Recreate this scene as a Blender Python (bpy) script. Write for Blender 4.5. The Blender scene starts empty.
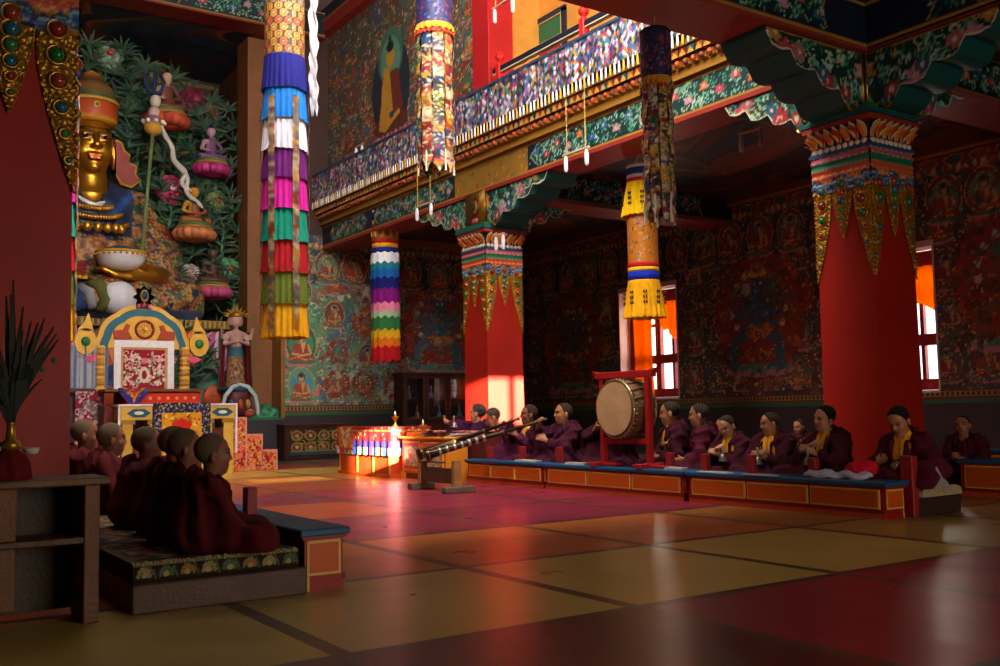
import bpy, math, random
import numpy as np
from mathutils import Vector, Matrix
PI = math.pi
SC = bpy.context.scene
COL = SC.collection
# ------------------------------------------------------------------ camera
CAMH = 1.1
FPX = 987.0
def _cam_axes(p, r, y):
    cp, sp, cr, sr, cy, sy = math.cos(p), math.sin(p), math.cos(r), math.sin(r), math.cos(y), math.sin(y)
    fw = np.array([sy*cp, cy*cp, sp]); rt = np.array([cy, -sy, 0.0]); up = np.cross(rt, fw)
    return rt*cr+up*sr, -rt*sr+up*cr, fw
_rt, _up, _fw = _cam_axes(math.radians(4.6), math.radians(-1.05), math.radians(-56.0))
cam_data = bpy.data.cameras.new('camera'); cam = bpy.data.objects.new('camera', cam_data); COL.objects.link(cam)
cam_data.sensor_width = 36.0; cam_data.lens = FPX*36.0/1000.0
cam_data.clip_start = 0.05; cam_data.clip_end = 200
cam.matrix_world = Matrix(((_rt[0], _up[0], -_fw[0], 0), (_rt[1], _up[1], -_fw[1], 0), (_rt[2], _up[2], -_fw[2], CAMH), (0, 0, 0, 1)))
SC.camera = cam
# ------------------------------------------------------------------ world, sun, large lights, exposure
SC.view_settings.view_transform = 'Standard'; SC.view_settings.look = 'None'
SC.view_settings.gamma = 1.0; SC.view_settings.use_curve_mapping = False
SC.view_settings.exposure = 0.0
world = bpy.data.worlds.new('sky'); SC.world = world; world.use_nodes = True
_bg = world.node_tree.nodes['Background']; _bg.inputs[0].default_value = (0.93, 0.96, 1.0, 1); _bg.inputs[1].default_value = 2.6
SUN_E = math.radians(9.5); SUN_A = math.radians(10.0)
SUN_D = Vector((-math.cos(SUN_E)*math.cos(SUN_A), math.cos(SUN_E)*math.sin(SUN_A), -math.sin(SUN_E)))
sun_data = bpy.data.lights.new('sun', 'SUN'); sun_data.energy = 150.0; sun_data.angle = math.radians(0.5); sun_data.color = (1.0, 0.86, 0.66)
sun = bpy.data.objects.new('sun', sun_data); COL.objects.link(sun); sun.rotation_euler = SUN_D.to_track_quat('-Z', 'Y').to_euler()
sun.location = (3, 5, 9)
def area(name, loc, target, sx, sy, power, col):
    d = bpy.data.lights.new(name, 'AREA'); d.shape = 'RECTANGLE'; d.size = sx; d.size_y = sy; d.energy = power; d.color = col
    o = bpy.data.objects.new(name, d); COL.objects.link(o); o.location = loc
    o.rotation_euler = (Vector(target)-Vector(loc)).to_track_quat('-Z', 'Y').to_euler()
    return o
area('clerestory_daylight', (-8.25, 6.0, 8.7), (-17, 6.8, 3.5), 7.5, 3.4, 2900, (1.0, 0.93, 0.84))
area('front_fill_lamp', (2.7, 5.6, 1.7), (-8, 5.6, 0.4), 4.6, 2.4, 290, (1.0, 0.84, 0.66))  # added fill lamp inside the hall, brightens the near floor and monks
area('nave_top_fill_lamp', (-15.5, 5.8, 12.6), (-15.5, 6.0, 0), 6.0, 5.0, 240, (1.0, 0.95, 0.88))  # added overhead fill below the closed nave ceiling, no lantern is built
area('aisle_window_daylight', (-18.5, 18.0, 3.0), (-16.5, 10, 1.5), 2.1, 2.8, 260, (1.0, 0.86, 0.66))
area('second_aisle_window_daylight', (-11.7, 18.0, 3.0), (-12.0, 10, 1.0), 2.1, 2.8, 200, (1.0, 0.86, 0.66))

# ------------------------------------------------------------------ colour and materials
def lin(c):
    c = np.asarray(c, dtype=np.float32)
    return np.where(c <= 0.04045, c/12.92, ((np.maximum(c, 0)+0.055)/1.055)**2.4)
def hx(s):
    s = s.lstrip('#'); return (int(s[0:2], 16)/255, int(s[2:4], 16)/255, int(s[4:6], 16)/255)
_mats = {}
def mat(name, rough=0.6, metal=0.0, var=0.25, vscale=6.0, bump=0.0, bscale=60.0, spec=0.5, trans=0.0, kind='noise', sub=0.0, coat=0.0):
    if name in _mats: return _mats[name]
    m = bpy.data.materials.new(name); m.use_nodes = True; nt = m.node_tree; n = nt.nodes; l = nt.links
    b = n['Principled BSDF']; b.inputs['Roughness'].default_value = rough; b.inputs['Metallic'].default_value = metal
    b.inputs['Specular IOR Level'].default_value = spec
    if coat: b.inputs['Coat Weight'].default_value = coat
    at = n.new('ShaderNodeAttribute'); at.attribute_name = 'Col'
    tc = n.new('ShaderNodeTexCoord')
    nz = n.new('ShaderNodeTexNoise'); nz.inputs['Scale'].default_value = vscale; nz.inputs['Detail'].default_value = 5
    l.new(tc.outputs['Object'], nz.inputs['Vector'])
    mr = n.new('ShaderNodeMapRange'); mr.inputs[1].default_value = 0.25; mr.inputs[2].default_value = 0.75
    mr.inputs[3].default_value = 1-var; mr.inputs[4].default_value = 1+var*0.5
    l.new(nz.outputs['Fac'], mr.inputs[0])
    mx = n.new('ShaderNodeVectorMath'); mx.operation = 'SCALE'
    l.new(at.outputs['Color'], mx.inputs[0]); l.new(mr.outputs[0], mx.inputs['Scale'])
    l.new(mx.outputs[0], b.inputs['Base Color'])
    if bump:
        if kind == 'voronoi':
            t = n.new('ShaderNodeTexVoronoi'); t.inputs['Scale'].default_value = bscale; src = t.outputs['Distance']
        elif kind == 'weave':
            t = n.new('ShaderNodeTexWave'); t.inputs['Scale'].default_value = bscale; t.inputs['Distortion'].default_value = 2; src = t.outputs['Fac']
        else:
            t = n.new('ShaderNodeTexNoise'); t.inputs['Scale'].default_value = bscale; t.inputs['Detail'].default_value = 4; src = t.outputs['Fac']
        l.new(tc.outputs['Object'], t.inputs['Vector'])
        bp = n.new('ShaderNodeBump'); bp.inputs['Strength'].default_value = min(1, bump); bp.inputs['Distance'].default_value = 0.02
        l.new(src, bp.inputs['Height']); l.new(bp.outputs[0], b.inputs['Normal'])
    if trans:
        out = n['Material Output']; tr = n.new('ShaderNodeBsdfTranslucent'); l.new(mx.outputs[0], tr.inputs['Color'])
        ms = n.new('ShaderNodeMixShader'); ms.inputs[0].default_value = trans
        l.new(b.outputs[0], ms.inputs[1]); l.new(tr.outputs[0], ms.inputs[2]); l.new(ms.outputs[0], out.inputs['Surface'])
    _mats[name] = m; return m
M_PAINT = lambda: mat('painted_plaster', 0.62, 0, 0.18, 3.0, 0.15, 40)
M_GLOSSP = lambda: mat('painted_wood', 0.48, 0, 0.14, 5.0, 0.08, 30, spec=.3)
M_CLOTH = lambda: mat('cloth', 0.85, 0, 0.16, 14.0, 0.25, 180, spec=0.2)
M_SILK = lambda: mat('silk', 0.55, 0, 0.12, 20.0, 0.1, 90, spec=0.4, trans=0.25)
M_CURTAIN = lambda: mat('thin_curtain', 0.7, 0, 0.12, 20.0, 0.1, 90, spec=0.2, trans=0.65)
M_ROBE = lambda: mat('wool_robe', 0.9, 0, 0.12, 5.0, 0.35, 140, spec=0.15)
M_SKIN = lambda: mat('skin', 0.5, 0, 0.1, 12.0, 0.05, 60, spec=0.4)
M_HAIR = lambda: mat('cropped_hair', 0.85, 0, 0.3, 90.0, 0.4, 260, spec=0.2)
M_GOLD = lambda: mat('gilding', 0.34, 0.75, 0.3, 14.0, 0.0)
M_GOLDB = lambda: mat('beaded_gilding', 0.38, 0.6, 0.35, 24.0, 0.9, 26, kind='voronoi')
M_GEM = lambda: mat('glass_gem', 0.12, 0, 0.15, 20.0)
M_WOOD = lambda: mat('old_wood', 0.6, 0, 0.4, 5.0, 0.3, 40)
M_METAL = lambda: mat('dark_metal', 0.3, 0.85, 0.25, 12.0)
M_LEAF = lambda: mat('painted_leaf', 0.65, 0, 0.35, 5.0)

def glass_mat():
    if 'window_glass' in _mats: return _mats['window_glass']
    m = bpy.data.materials.new('window_glass'); m.use_nodes = True; nt = m.node_tree; n = nt.nodes; l = nt.links
    n.remove(n['Principled BSDF']); tr = n.new('ShaderNodeBsdfTransparent'); gl = n.new('ShaderNodeBsdfGlossy'); gl.inputs['Roughness'].default_value = 0.05
    tr.inputs[0].default_value = (0.95, 0.97, 0.97, 1)
    ms = n.new('ShaderNodeMixShader'); ms.inputs[0].default_value = 0.06
    l.new(tr.outputs[0], ms.inputs[1]); l.new(gl.outputs[0], ms.inputs[2]); l.new(ms.outputs[0], n['Material Output'].inputs['Surface'])
    _mats['window_glass'] = m; return m

# ------------------------------------------------------------------ mesh builder
class MB:
    def __init__(s, c='808080'):
        s.V = []; s.C = []; s.F = []; s.n = 0; s.c = lin(hx(c)) if isinstance(c, str) else lin(c); s.M = None
    def col(s, c):
        s.c = lin(hx(c)) if isinstance(c, str) else lin(c); return s
    def add(s, V, F, C=None):
        V = np.asarray(V, dtype=np.float64).reshape(-1, 3)
        if s.M is not None:
            A = np.array(s.M); V = V@A[:3, :3].T+A[:3, 3]
        s.V.append(V)
        s.C.append(np.tile(s.c, (len(V), 1)) if C is None else np.asarray(C, dtype=np.float32))
        s.F += [tuple(int(i)+s.n for i in f) for f in F]; s.n += len(V); return s
    def box(s, x0, x1, y0, y1, z0, z1, b=0.0):
        if x0 > x1: x0, x1 = x1, x0
        if y0 > y1: y0, y1 = y1, y0
        if z0 > z1: z0, z1 = z1, z0
        if b <= 0:
            V = [(x, y, z) for x in (x0, x1) for y in (y0, y1) for z in (z0, z1)]
            return s.add(V, [(0, 1, 3, 2), (4, 6, 7, 5), (0, 4, 5, 1), (2, 3, 7, 6), (0, 2, 6, 4), (1, 5, 7, 3)])
        b = min(b, (x1-x0)*.45, (y1-y0)*.45, (z1-z0)*.45)
        V = []; idx = {}
        def vi(ix, iy, iz, ax):
            k = (ix, iy, iz, ax)
            if k not in idx:
                p = [(x0, x1)[ix], (y0, y1)[iy], (z0, z1)[iz]]; sg = [1 if i == 0 else -1 for i in (ix, iy, iz)]
                for a in range(3):
                    if a != ax: p[a] += sg[a]*b
                idx[k] = len(V); V.append(p)
            return idx[k]
        F = []
        for ax in range(3):
            for sd in (0, 1):
                q = []
                for (i, j) in ((0, 0), (1, 0), (1, 1), (0, 1)):
                    c = [0, 0, 0]; c[ax] = sd; c[(ax+1) % 3] = i; c[(ax+2) % 3] = j; q.append(vi(*c, ax))
                F.append(tuple(q) if sd else tuple(q[::-1]))
        for ax in range(3):
            a1, a2 = (ax+1) % 3, (ax+2) % 3
            for i in (0, 1):
                for j in (0, 1):
                    q = []
                    for e in (0, 1):
                        c = [0, 0, 0]; c[ax] = e; c[a1] = i; c[a2] = j; q.append((vi(*c, a1), vi(*c, a2)))
                    f = (q[0][0], q[1][0], q[1][1], q[0][1]); F.append(f if (i == j) else f[::-1])
        for i in (0, 1):
            for j in (0, 1):
                for k in (0, 1):
                    f = (vi(i, j, k, 0), vi(i, j, k, 1), vi(i, j, k, 2)); F.append(f if (i+j+k) % 2 else f[::-1])
        return s.add(V, F)
    def tube(s, pts, r, n=8, cap=True):
        P = np.array(pts, dtype=float); m = len(P); r = np.broadcast_to(np.asarray(r, dtype=float), (m,))
        T = np.gradient(P, axis=0); T /= np.maximum(np.linalg.norm(T, axis=1)[:, None], 1e-9)
        u = np.cross(T[0], (0, 0, 1.0));
        if np.linalg.norm(u) < 1e-3: u = np.cross(T[0], (1.0, 0, 0))
        V = []
        for i in range(m):
            u = u-T[i]*(u@T[i]); u /= max(np.linalg.norm(u), 1e-9); w = np.cross(T[i], u)
            a = np.arange(n)*2*PI/n
            V.append(P[i]+r[i]*(np.cos(a)[:, None]*u+np.sin(a)[:, None]*w))
        V = np.concatenate(V); F = [(i*n+j, i*n+(j+1) % n, (i+1)*n+(j+1) % n, (i+1)*n+j) for i in range(m-1) for j in range(n)]
        if cap: F += [tuple(range(n))[::-1], tuple((m-1)*n+j for j in range(n))]
        return s.add(V, F)
    def lathe(s, prof, c=(0, 0, 0), n=24, cols=None, fn=None, cap=True):
        m = len(prof); a = np.arange(n)*2*PI/n; V = []
        for (r, z) in prof:
            rr = r*np.ones(n) if fn is None else r*fn(a, z)
            V.append(np.stack([c[0]+rr*np.cos(a), c[1]+rr*np.sin(a), np.full(n, c[2]+z)], 1))
        F = [(i*n+j, i*n+(j+1) % n, (i+1)*n+(j+1) % n, (i+1)*n+j) for i in range(m-1) for j in range(n)]
        if cap: F += [tuple(range(n))[::-1], tuple((m-1)*n+j for j in range(n))]
        C = None
        if cols is not None: C = np.repeat(np.array([lin(hx(k)) for k in cols]), n, axis=0)
        return s.add(np.concatenate(V), F, C)
    def ball(s, c, r, nu=12, nv=8):
        r = (r, r, r) if np.isscalar(r) else r
        V = [(c[0], c[1], c[2]-r[2])]
        for i in range(1, nv):
            t = PI*i/nv-PI/2
            for j in range(nu):
                p = 2*PI*j/nu; V.append((c[0]+r[0]*math.cos(t)*math.cos(p), c[1]+r[1]*math.cos(t)*math.sin(p), c[2]+r[2]*math.sin(t)))
        V.append((c[0], c[1], c[2]+r[2])); F = []
        for j in range(nu): F.append((0, 1+(j+1) % nu, 1+j))
        for i in range(nv-2):
            for j in range(nu):
                a = 1+i*nu+j; b = 1+i*nu+(j+1) % nu; F.append((a, b, b+nu, a+nu))
        L = len(V)-1
        for j in range(nu): F.append((L, 1+(nv-2)*nu+j, 1+(nv-2)*nu+(j+1) % nu))
        return s.add(V, F)
    def prism(s, pts, o, u, v, w):
        """polygon pts (a,b) placed at o+a*u+b*v, extruded by vector w"""
        o, u, v, w = map(lambda t: np.array(t, float), (o, u, v, w)); P = np.array([o+a*u+b*v for a, b in pts]); n = len(P)
        F = [tuple(range(n)), tuple(range(n, 2*n))[::-1]]+[(i, i+n, (i+1) % n+n, (i+1) % n) for i in range(n)]
        return s.add(np.concatenate([P, P+w]), F)
    def grid(s, P, C=None, close=False):
        """P [nu,nv,3]"""
        nu, nv = P.shape[:2]; base = np.arange(nu*nv).reshape(nu, nv); F = []
        for i in range(nu-1+(1 if close else 0)):
            a = base[i]; b = base[(i+1) % nu]
            F += list(zip(a[:-1].tolist(), b[:-1].tolist(), b[1:].tolist(), a[1:].tolist()))
        return s.add(P.reshape(-1, 3), F, None if C is None else C.reshape(-1, 3))
    def build(s, name, m, parent=None, smooth=False, origin=None, rot=None):
        V = np.concatenate(s.V); C = np.concatenate(s.C).astype(np.float32)
        if origin is not None: V = V-np.array(origin)
        me = bpy.data.meshes.new(name)
        nv = len(V); me.vertices.add(nv); me.vertices.foreach_set('co', V.astype(np.float32).ravel())
        ln = np.array([len(f) for f in s.F], dtype=np.int32); fl = np.fromiter((i for f in s.F for i in f), dtype=np.int32)
        me.loops.add(len(fl)); me.loops.foreach_set('vertex_index', fl)
        me.polygons.add(len(ln)); st = np.concatenate([[0], np.cumsum(ln)[:-1]]).astype(np.int32)
        me.polygons.foreach_set('loop_start', st); me.polygons.foreach_set('loop_total', ln)
        me.update(calc_edges=True)
        at = me.color_attributes.new('Col', 'FLOAT_COLOR', 'POINT')
        at.data.foreach_set('color', np.concatenate([C, np.ones((nv, 1), np.float32)], 1).ravel())
        me.validate()
        me.polygons.foreach_set('use_smooth', np.full(len(me.polygons), bool(smooth)))
        me.materials.append(m() if callable(m) else m)
        o = bpy.data.objects.new(name, me); COL.objects.link(o)
        if origin is not None: o.location = origin
        if parent is not None:
            o.parent = parent
            if origin is None: pass
        return o
def thing(name, label, cat, loc=(0, 0, 0), rz=0.0, group=None):
    o = bpy.data.objects.new(name, None); COL.objects.link(o); o.location = loc; o.rotation_euler = (0, 0, rz); o.empty_display_size = 0.1
    o['label'] = label; o['category'] = cat
    if group: o['group'] = group
    return o
def tag(o, label, cat, group=None):
    o['label'] = label; o['category'] = cat
    if group: o['group'] = group
    return o
def struct(o): o['kind'] = 'structure'; return o
def dup(o, parent=None):
    c = o.copy(); COL.objects.link(c)
    if parent is not None: c.parent = parent
    for ch in list(o.children): dup(ch, c)
    return c

# ------------------------------------------------------------------ painter
class Ras:
    def __init__(s, w, h, ppm, base='404040', seed=0):
        s.w, s.h, s.ppm = w, h, ppm; s.nx = max(2, int(w*ppm)); s.ny = max(2, int(h*ppm))
        s.a = np.zeros((s.ny, s.nx, 3), np.float32); s.a[:] = hx(base) if isinstance(base, str) else base; s.r = random.Random(seed)
    def win(s, x0, x1, y0, y1):
        i0 = max(0, int(x0*s.ppm)); i1 = min(s.nx, int(x1*s.ppm)+2); j0 = max(0, int(y0*s.ppm)); j1 = min(s.ny, int(y1*s.ppm)+2)
        if i0 >= i1 or j0 >= j1: return None
        X, Y = np.meshgrid((np.arange(i0, i1)+.5)/s.ppm, (np.arange(j0, j1)+.5)/s.ppm); return s.a[j0:j1, i0:i1], X, Y
    def ell(s, cx, cy, rx, ry, c, rot=0.0, al=1.0):
        m = max(rx, ry) if rot else None; w = s.win(cx-(m or rx), cx+(m or rx), cy-(m or ry), cy+(m or ry))
        if w is None: return s
        a, X, Y = w; X = X-cx; Y = Y-cy
        if rot: X, Y = X*math.cos(rot)+Y*math.sin(rot), -X*math.sin(rot)+Y*math.cos(rot)
        k = (X/rx)**2+(Y/ry)**2 <= 1; a[k] = a[k]*(1-al)+np.array(hx(c), np.float32)*al; return s
    def ring(s, cx, cy, r, wd, c, ry=None):
        ry = ry or r; w = s.win(cx-r, cx+r, cy-ry, cy+ry)
        if w is None: return s
        a, X, Y = w; d = np.sqrt(((X-cx)/r)**2+((Y-cy)/ry)**2); a[(d <= 1) & (d > 1-wd/r)] = hx(c); return s
    def rect(s, x0, x1, y0, y1, c):
        w = s.win(x0, x1, y0, y1)
        if w is None: return s
        a, X, Y = w; a[(X >= x0) & (X <= x1) & (Y >= y0) & (Y <= y1)] = hx(c); return s
    def poly(s, pts, c):
        xs = [p[0] for p in pts]; ys = [p[1] for p in pts]; w = s.win(min(xs), max(xs), min(ys), max(ys))
        if w is None: return s
        a, X, Y = w; k = np.zeros(X.shape, bool); n = len(pts)
        for i in range(n):
            x1, y1 = pts[i]; x2, y2 = pts[(i+1) % n]
            if y1 == y2: continue
            k ^= ((Y >= min(y1, y2)) & (Y < max(y1, y2)) & (X < (x2-x1)*(Y-y1)/(y2-y1)+x1))
        a[k] = hx(c); return s
    def line(s, p, q, wd, c):
        w = s.win(min(p[0], q[0])-wd, max(p[0], q[0])+wd, min(p[1], q[1])-wd, max(p[1], q[1])+wd)
        if w is None: return s
        a, X, Y = w; dx, dy = q[0]-p[0], q[1]-p[1]; L = dx*dx+dy*dy+1e-9
        t = np.clip(((X-p[0])*dx+(Y-p[1])*dy)/L, 0, 1); k = (X-p[0]-t*dx)**2+(Y-p[1]-t*dy)**2 <= (wd/2)**2; a[k] = hx(c); return s
    def path(s, pts, wd, c):
        for i in range(len(pts)-1): s.line(pts[i], pts[i+1], wd, c)
        return s
    def specks(s, n, r0, r1, pal, box=None, stretch=2.0, al=1.0):
        x0, x1, y0, y1 = box or (0, s.w, 0, s.h)
        for _ in range(n):
            r = s.r.uniform(r0, r1); s.ell(s.r.uniform(x0, x1), s.r.uniform(y0, y1), r*s.r.uniform(1, stretch), r, s.r.choice(pal), s.r.uniform(0, PI), al)
        return s
    def curls(s, n, r0, r1, pal, box=None, wd=0.02):
        x0, x1, y0, y1 = box or (0, s.w, 0, s.h)
        for _ in range(n):
            r = s.r.uniform(r0, r1); cx, cy = s.r.uniform(x0, x1), s.r.uniform(y0, y1); c = s.r.choice(pal); a0 = s.r.uniform(0, 6.28); sg = s.r.choice((-1, 1))
            s.path([(cx+r*(1-.09*k)*math.cos(a0+sg*k*.6), cy+r*(1-.09*k)*math.sin(a0+sg*k*.6)) for k in range(9)], wd, c)
        return s
    def samp(s, x, y):
        i = np.clip((np.asarray(x)*s.ppm).astype(int), 0, s.nx-1); j = np.clip((np.asarray(y)*s.ppm).astype(int), 0, s.ny-1)
        return lin(s.a[j, i])
    def scale(s, k): s.a *= np.array(k, np.float32) if not np.isscalar(k) else k; return s
def panel(mb, R, o, u, v, flip=False):
    """flat painted grid at o, spanning u*R.w, v*R.h (u,v unit vectors)"""
    o, u, v = (np.array(t, float) for t in (o, u, v)); nx, ny = R.nx+1, R.ny+1
    X, Y = np.meshgrid(np.linspace(0, R.w, nx), np.linspace(0, R.h, ny), indexing='ij')
    P = o+X[..., None]*u+Y[..., None]*v
    C = R.samp(X, Y)
    if flip: P = P[::-1]; C = C[::-1]
    mb.grid(P, C)
# ---- painted figures
def p_buddha(R, cx, cy, s, robe='a03018', skin='c89858', halo='3f7a70', aura='254a5a', base='b86a70'):
    R.ell(cx, cy+.5*s, .44*s, .52*s, 'c08a40'); R.ell(cx, cy+.5*s, .41*s, .49*s, aura); R.ell(cx, cy+.48*s, .34*s, .4*s, halo)
    R.ell(cx, cy+.0*s, .42*s, .09*s, base); R.ell(cx, cy+.03*s, .38*s, .06*s, '3d6d50')
    R.ell(cx, cy+.14*s, .35*s, .1*s, robe); R.poly([(cx-.2*s, cy+.5*s), (cx+.2*s, cy+.5*s), (cx+.15*s, cy+.12*s), (cx-.15*s, cy+.12*s)], robe)
    R.poly([(cx-.02*s, cy+.54*s), (cx+.13*s, cy+.54*s), (cx+.05*s, cy+.22*s)], skin)
    R.line((cx-.19*s, cy+.46*s), (cx-.25*s, cy+.26*s), .07*s, robe); R.line((cx+.19*s, cy+.46*s), (cx+.26*s, cy+.26*s), .06*s, skin)
    R.line((cx-.24*s, cy+.24*s), (cx, cy+.2*s), .05*s, skin); R.line((cx+.25*s, cy+.24*s), (cx+.02*s, cy+.2*s), .05*s, skin)
    R.ell(cx, cy+.7*s, .17*s, .18*s, 'c08a40'); R.ell(cx, cy+.7*s, .15*s, .16*s, '3f6a58'); R.ell(cx, cy+.66*s, .075*s, .1*s, skin); R.ell(cx, cy+.75*s, .07*s, .06*s, '1c1a2a')
    R.path([(cx-.3*s, cy+.1*s), (cx-.1*s, cy+.16*s), (cx+.1*s, cy+.08*s), (cx+.3*s, cy+.12*s)], .015*s, 'd8b060')
def p_wrath(R, cx, cy, s, body='2e5a78', fl='8a2c18', seed=0):
    r = random.Random(seed)
    for i in range(34):
        a = i*2*PI/34; rr = r.uniform(.4, .5)
        R.ell(cx+.42*s*math.cos(a), cy+.52*s+.48*s*math.sin(a), .09*s, .05*s, r.choice([fl, 'a5451c', '7a2018']), a)
    R.ell(cx, cy+.52*s, .43*s, .49*s, fl); R.curls(int(26), .02*s, .06*s, ['b8602a', '5a1812', 'c07830'], (cx-.4*s, cx+.4*s, cy+.1*s, cy+.95*s), .012*s)
    R.ell(cx, cy+.03*s, .4*s, .06*s, 'b07078'); R.ell(cx, cy+.05*s, .34*s, .035*s, '4a8070')
    for sg, kx in ((-1, .28), (1, .2)): R.path([(cx, cy+.4*s), (cx+sg*kx*s, cy+.28*s), (cx+sg*(kx+.02)*s, cy+.07*s)], .1*s, body)
    R.ell(cx, cy+.4*s, .16*s, .11*s, 'b8702c'); R.curls(8, .02*s, .05*s, ['302018', 'd8a850'], (cx-.14*s, cx+.14*s, cy+.33*s, cy+.47*s), .012*s)
    R.ell(cx, cy+.55*s, .13*s, .15*s, body)
    for i in range(5):
        for sg in (-1, 1):
            a = -.6+i*.42; ex, ey = cx+sg*.3*s*math.cos(a), cy+.58*s+.3*s*math.sin(a)
            R.path([(cx+sg*.1*s, cy+.6*s), (cx+sg*.2*s*math.cos(a-.3), cy+.58*s+.2*s*math.sin(a-.3)), (ex, ey)], .04*s, body)
            R.ell(ex, ey, .03*s, .03*s, r.choice(['d8b060', 'c0b8a8', '9a3020']))
    R.ell(cx, cy+.75*s, .085*s, .09*s, body)
    for k in (-1, 1): R.ell(cx+k*.13*s, cy+.73*s, .05*s, .055*s, r.choice(['a8a090', '9a3028', '3a6a58']))
    R.ell(cx, cy+.86*s, .11*s, .04*s, 'd0a048'); R.ell(cx, cy+.9*s, .06*s, .05*s, 'b85020')
    for k in (-.03, .03): R.ell(cx+k*s, cy+.765*s, .014*s, .012*s, 'e8dcc0')
    R.path([(cx-.38*s, cy+.5*s), (cx-.25*s, cy+.75*s), (cx, cy+.95*s), (cx+.25*s, cy+.75*s), (cx+.38*s, cy+.48*s)], .016*s, '5a7070')
def breakup(R, pal, k=1.0):
    R.specks(int(R.w*R.h*30*k), .02, .07, pal, stretch=2.5, al=.55); R.curls(int(R.w*R.h*6*k), .05, .12, pal, wd=.02); R.specks(int(R.w*R.h*40*k), .008, .02, ['c8b890', 'b84028', '6a9a80', 'd8a850', '1a1c20', '101418'], stretch=2)
def mural(w, h, ppm, seed, pal, base, bigs=(), top=True, dens=1.0):
    R = Ras(w, h, ppm, base, seed); rnd = R.r
    R.specks(int(w*h*9*dens), .08, .3, pal, stretch=2.5)
    R.curls(int(w*h*14*dens), .05, .14, pal+['b0a890', 'c08850'], wd=.025)
    R.specks(int(w*h*70*dens), .012, .035, pal+['c8b890', 'b84028', '5a8a70', 'd8a850', '304858'], stretch=2)
    x = .45; row = 0
    while x < w-.3:                                   # lower rows of small figures
        y = .12
        while y < h-1.3:
            s = rnd.uniform(.6, .8)
            if rnd.random() < .45: p_wrath(R, x+rnd.uniform(-.1, .1), y, s, rnd.choice(['34607a', '8a3a2c', 'b0a08c', '3a5a40']), rnd.choice(['7a2818', '8a4420', '5a2a20']), rnd.randint(0, 999))
            else: p_buddha(R, x+rnd.uniform(-.1, .1), y+.05, s, rnd.choice(['8f2c18', 'a85420', '7a2028', '6a3a28']), 'b88c58', rnd.choice(['3f7a60', '6a3038', '2f5468']), rnd.choice(['244a50', '6e3020', '2a3a60']))
            y += rnd.uniform(.8, 1.0)
        x += rnd.uniform(.72, .95)
    for (bx, by, bs, body) in bigs: 
        R.ell(bx, by+bs*.5, bs*.5, bs*.55, '5a2018'); p_wrath(R, bx, by, bs, body, '8a2c1c', int(bx*10))
    if top:
        R.rect(0, w, h-1.28, h-.32, '1c3038')
        R.curls(int(w*12), .05, .12, ['8a9a90', 'a06a50', '50788a'], (0, w, h-1.25, h-.35), .022)
        x = .4
        while x < w:
            p_buddha(R, x, h-1.22, .86, rnd.choice(['8f2c18', 'a8401c', '7a2020']), 'b88c58', rnd.choice(['5a7a60', '7a3a2c']), '6a2a1c'); x += rnd.uniform(.75, .95)
        R.rect(0, w, h-.34, h, '6a1c14')
        for i in range(int(w/.16)):
            R.ell(i*.16+.08, h-.28, .075, .09, ('8a3020', '2a4a48', 'a86428')[i % 3]); R.ell(i*.16+.08, h-.26, .045, .055, 'b09870')
        for i in range(int(w/.5)): R.ell(i*.5+.25, h-.12, .2, .1, ('7a3428', '2a3f58')[i % 2]); R.ring(i*.5+.25, h-.12, .2, .03, 'a87850', .1)
    breakup(R, pal)
    return R
def floral(R, box, seed=0, ground=None, dens=1.0):
    x0, x1, y0, y1 = box; r = random.Random(seed); hgt = y1-y0
    if ground: R.rect(x0, x1, y0, y1, ground)
    R.curls(int((x1-x0)/hgt*16*dens)+4, hgt*.06, hgt*.2, ['3f8a6a', '6aa890', '2f6a50', '9ac0a8'], box, hgt*.035)
    n = max(1, int((x1-x0)/hgt/.75))
    for i in range(n):
        cx = x0+(x1-x0)*(i+.5)/n; cy = y0+hgt*(.5+.16*(-1)**i); rr = hgt*.2; c = r.choice(['a83c50', 'b8682c', '98282c', '2c5a88', 'b07888', 'a83c50'])
        for k in range(5): a = -.3+k*(PI+.6)/4; R.ell(cx+rr*.7*math.cos(a), cy+rr*.7*math.sin(a), rr*.5, rr*.3, c, a)
        R.ell(cx, cy, rr*.6, rr*.55, c); R.ell(cx, cy+rr*.1, rr*.32, rr*.3, 'c8a890'); R.ell(cx, cy, rr*.15, rr*.2, c)
    R.curls(int((x1-x0)/hgt*12*dens)+3, hgt*.04, hgt*.12, ['8ab0a0', '4a9a78', 'a8a070', '2a5a6a'], box, hgt*.02)
    return R
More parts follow.
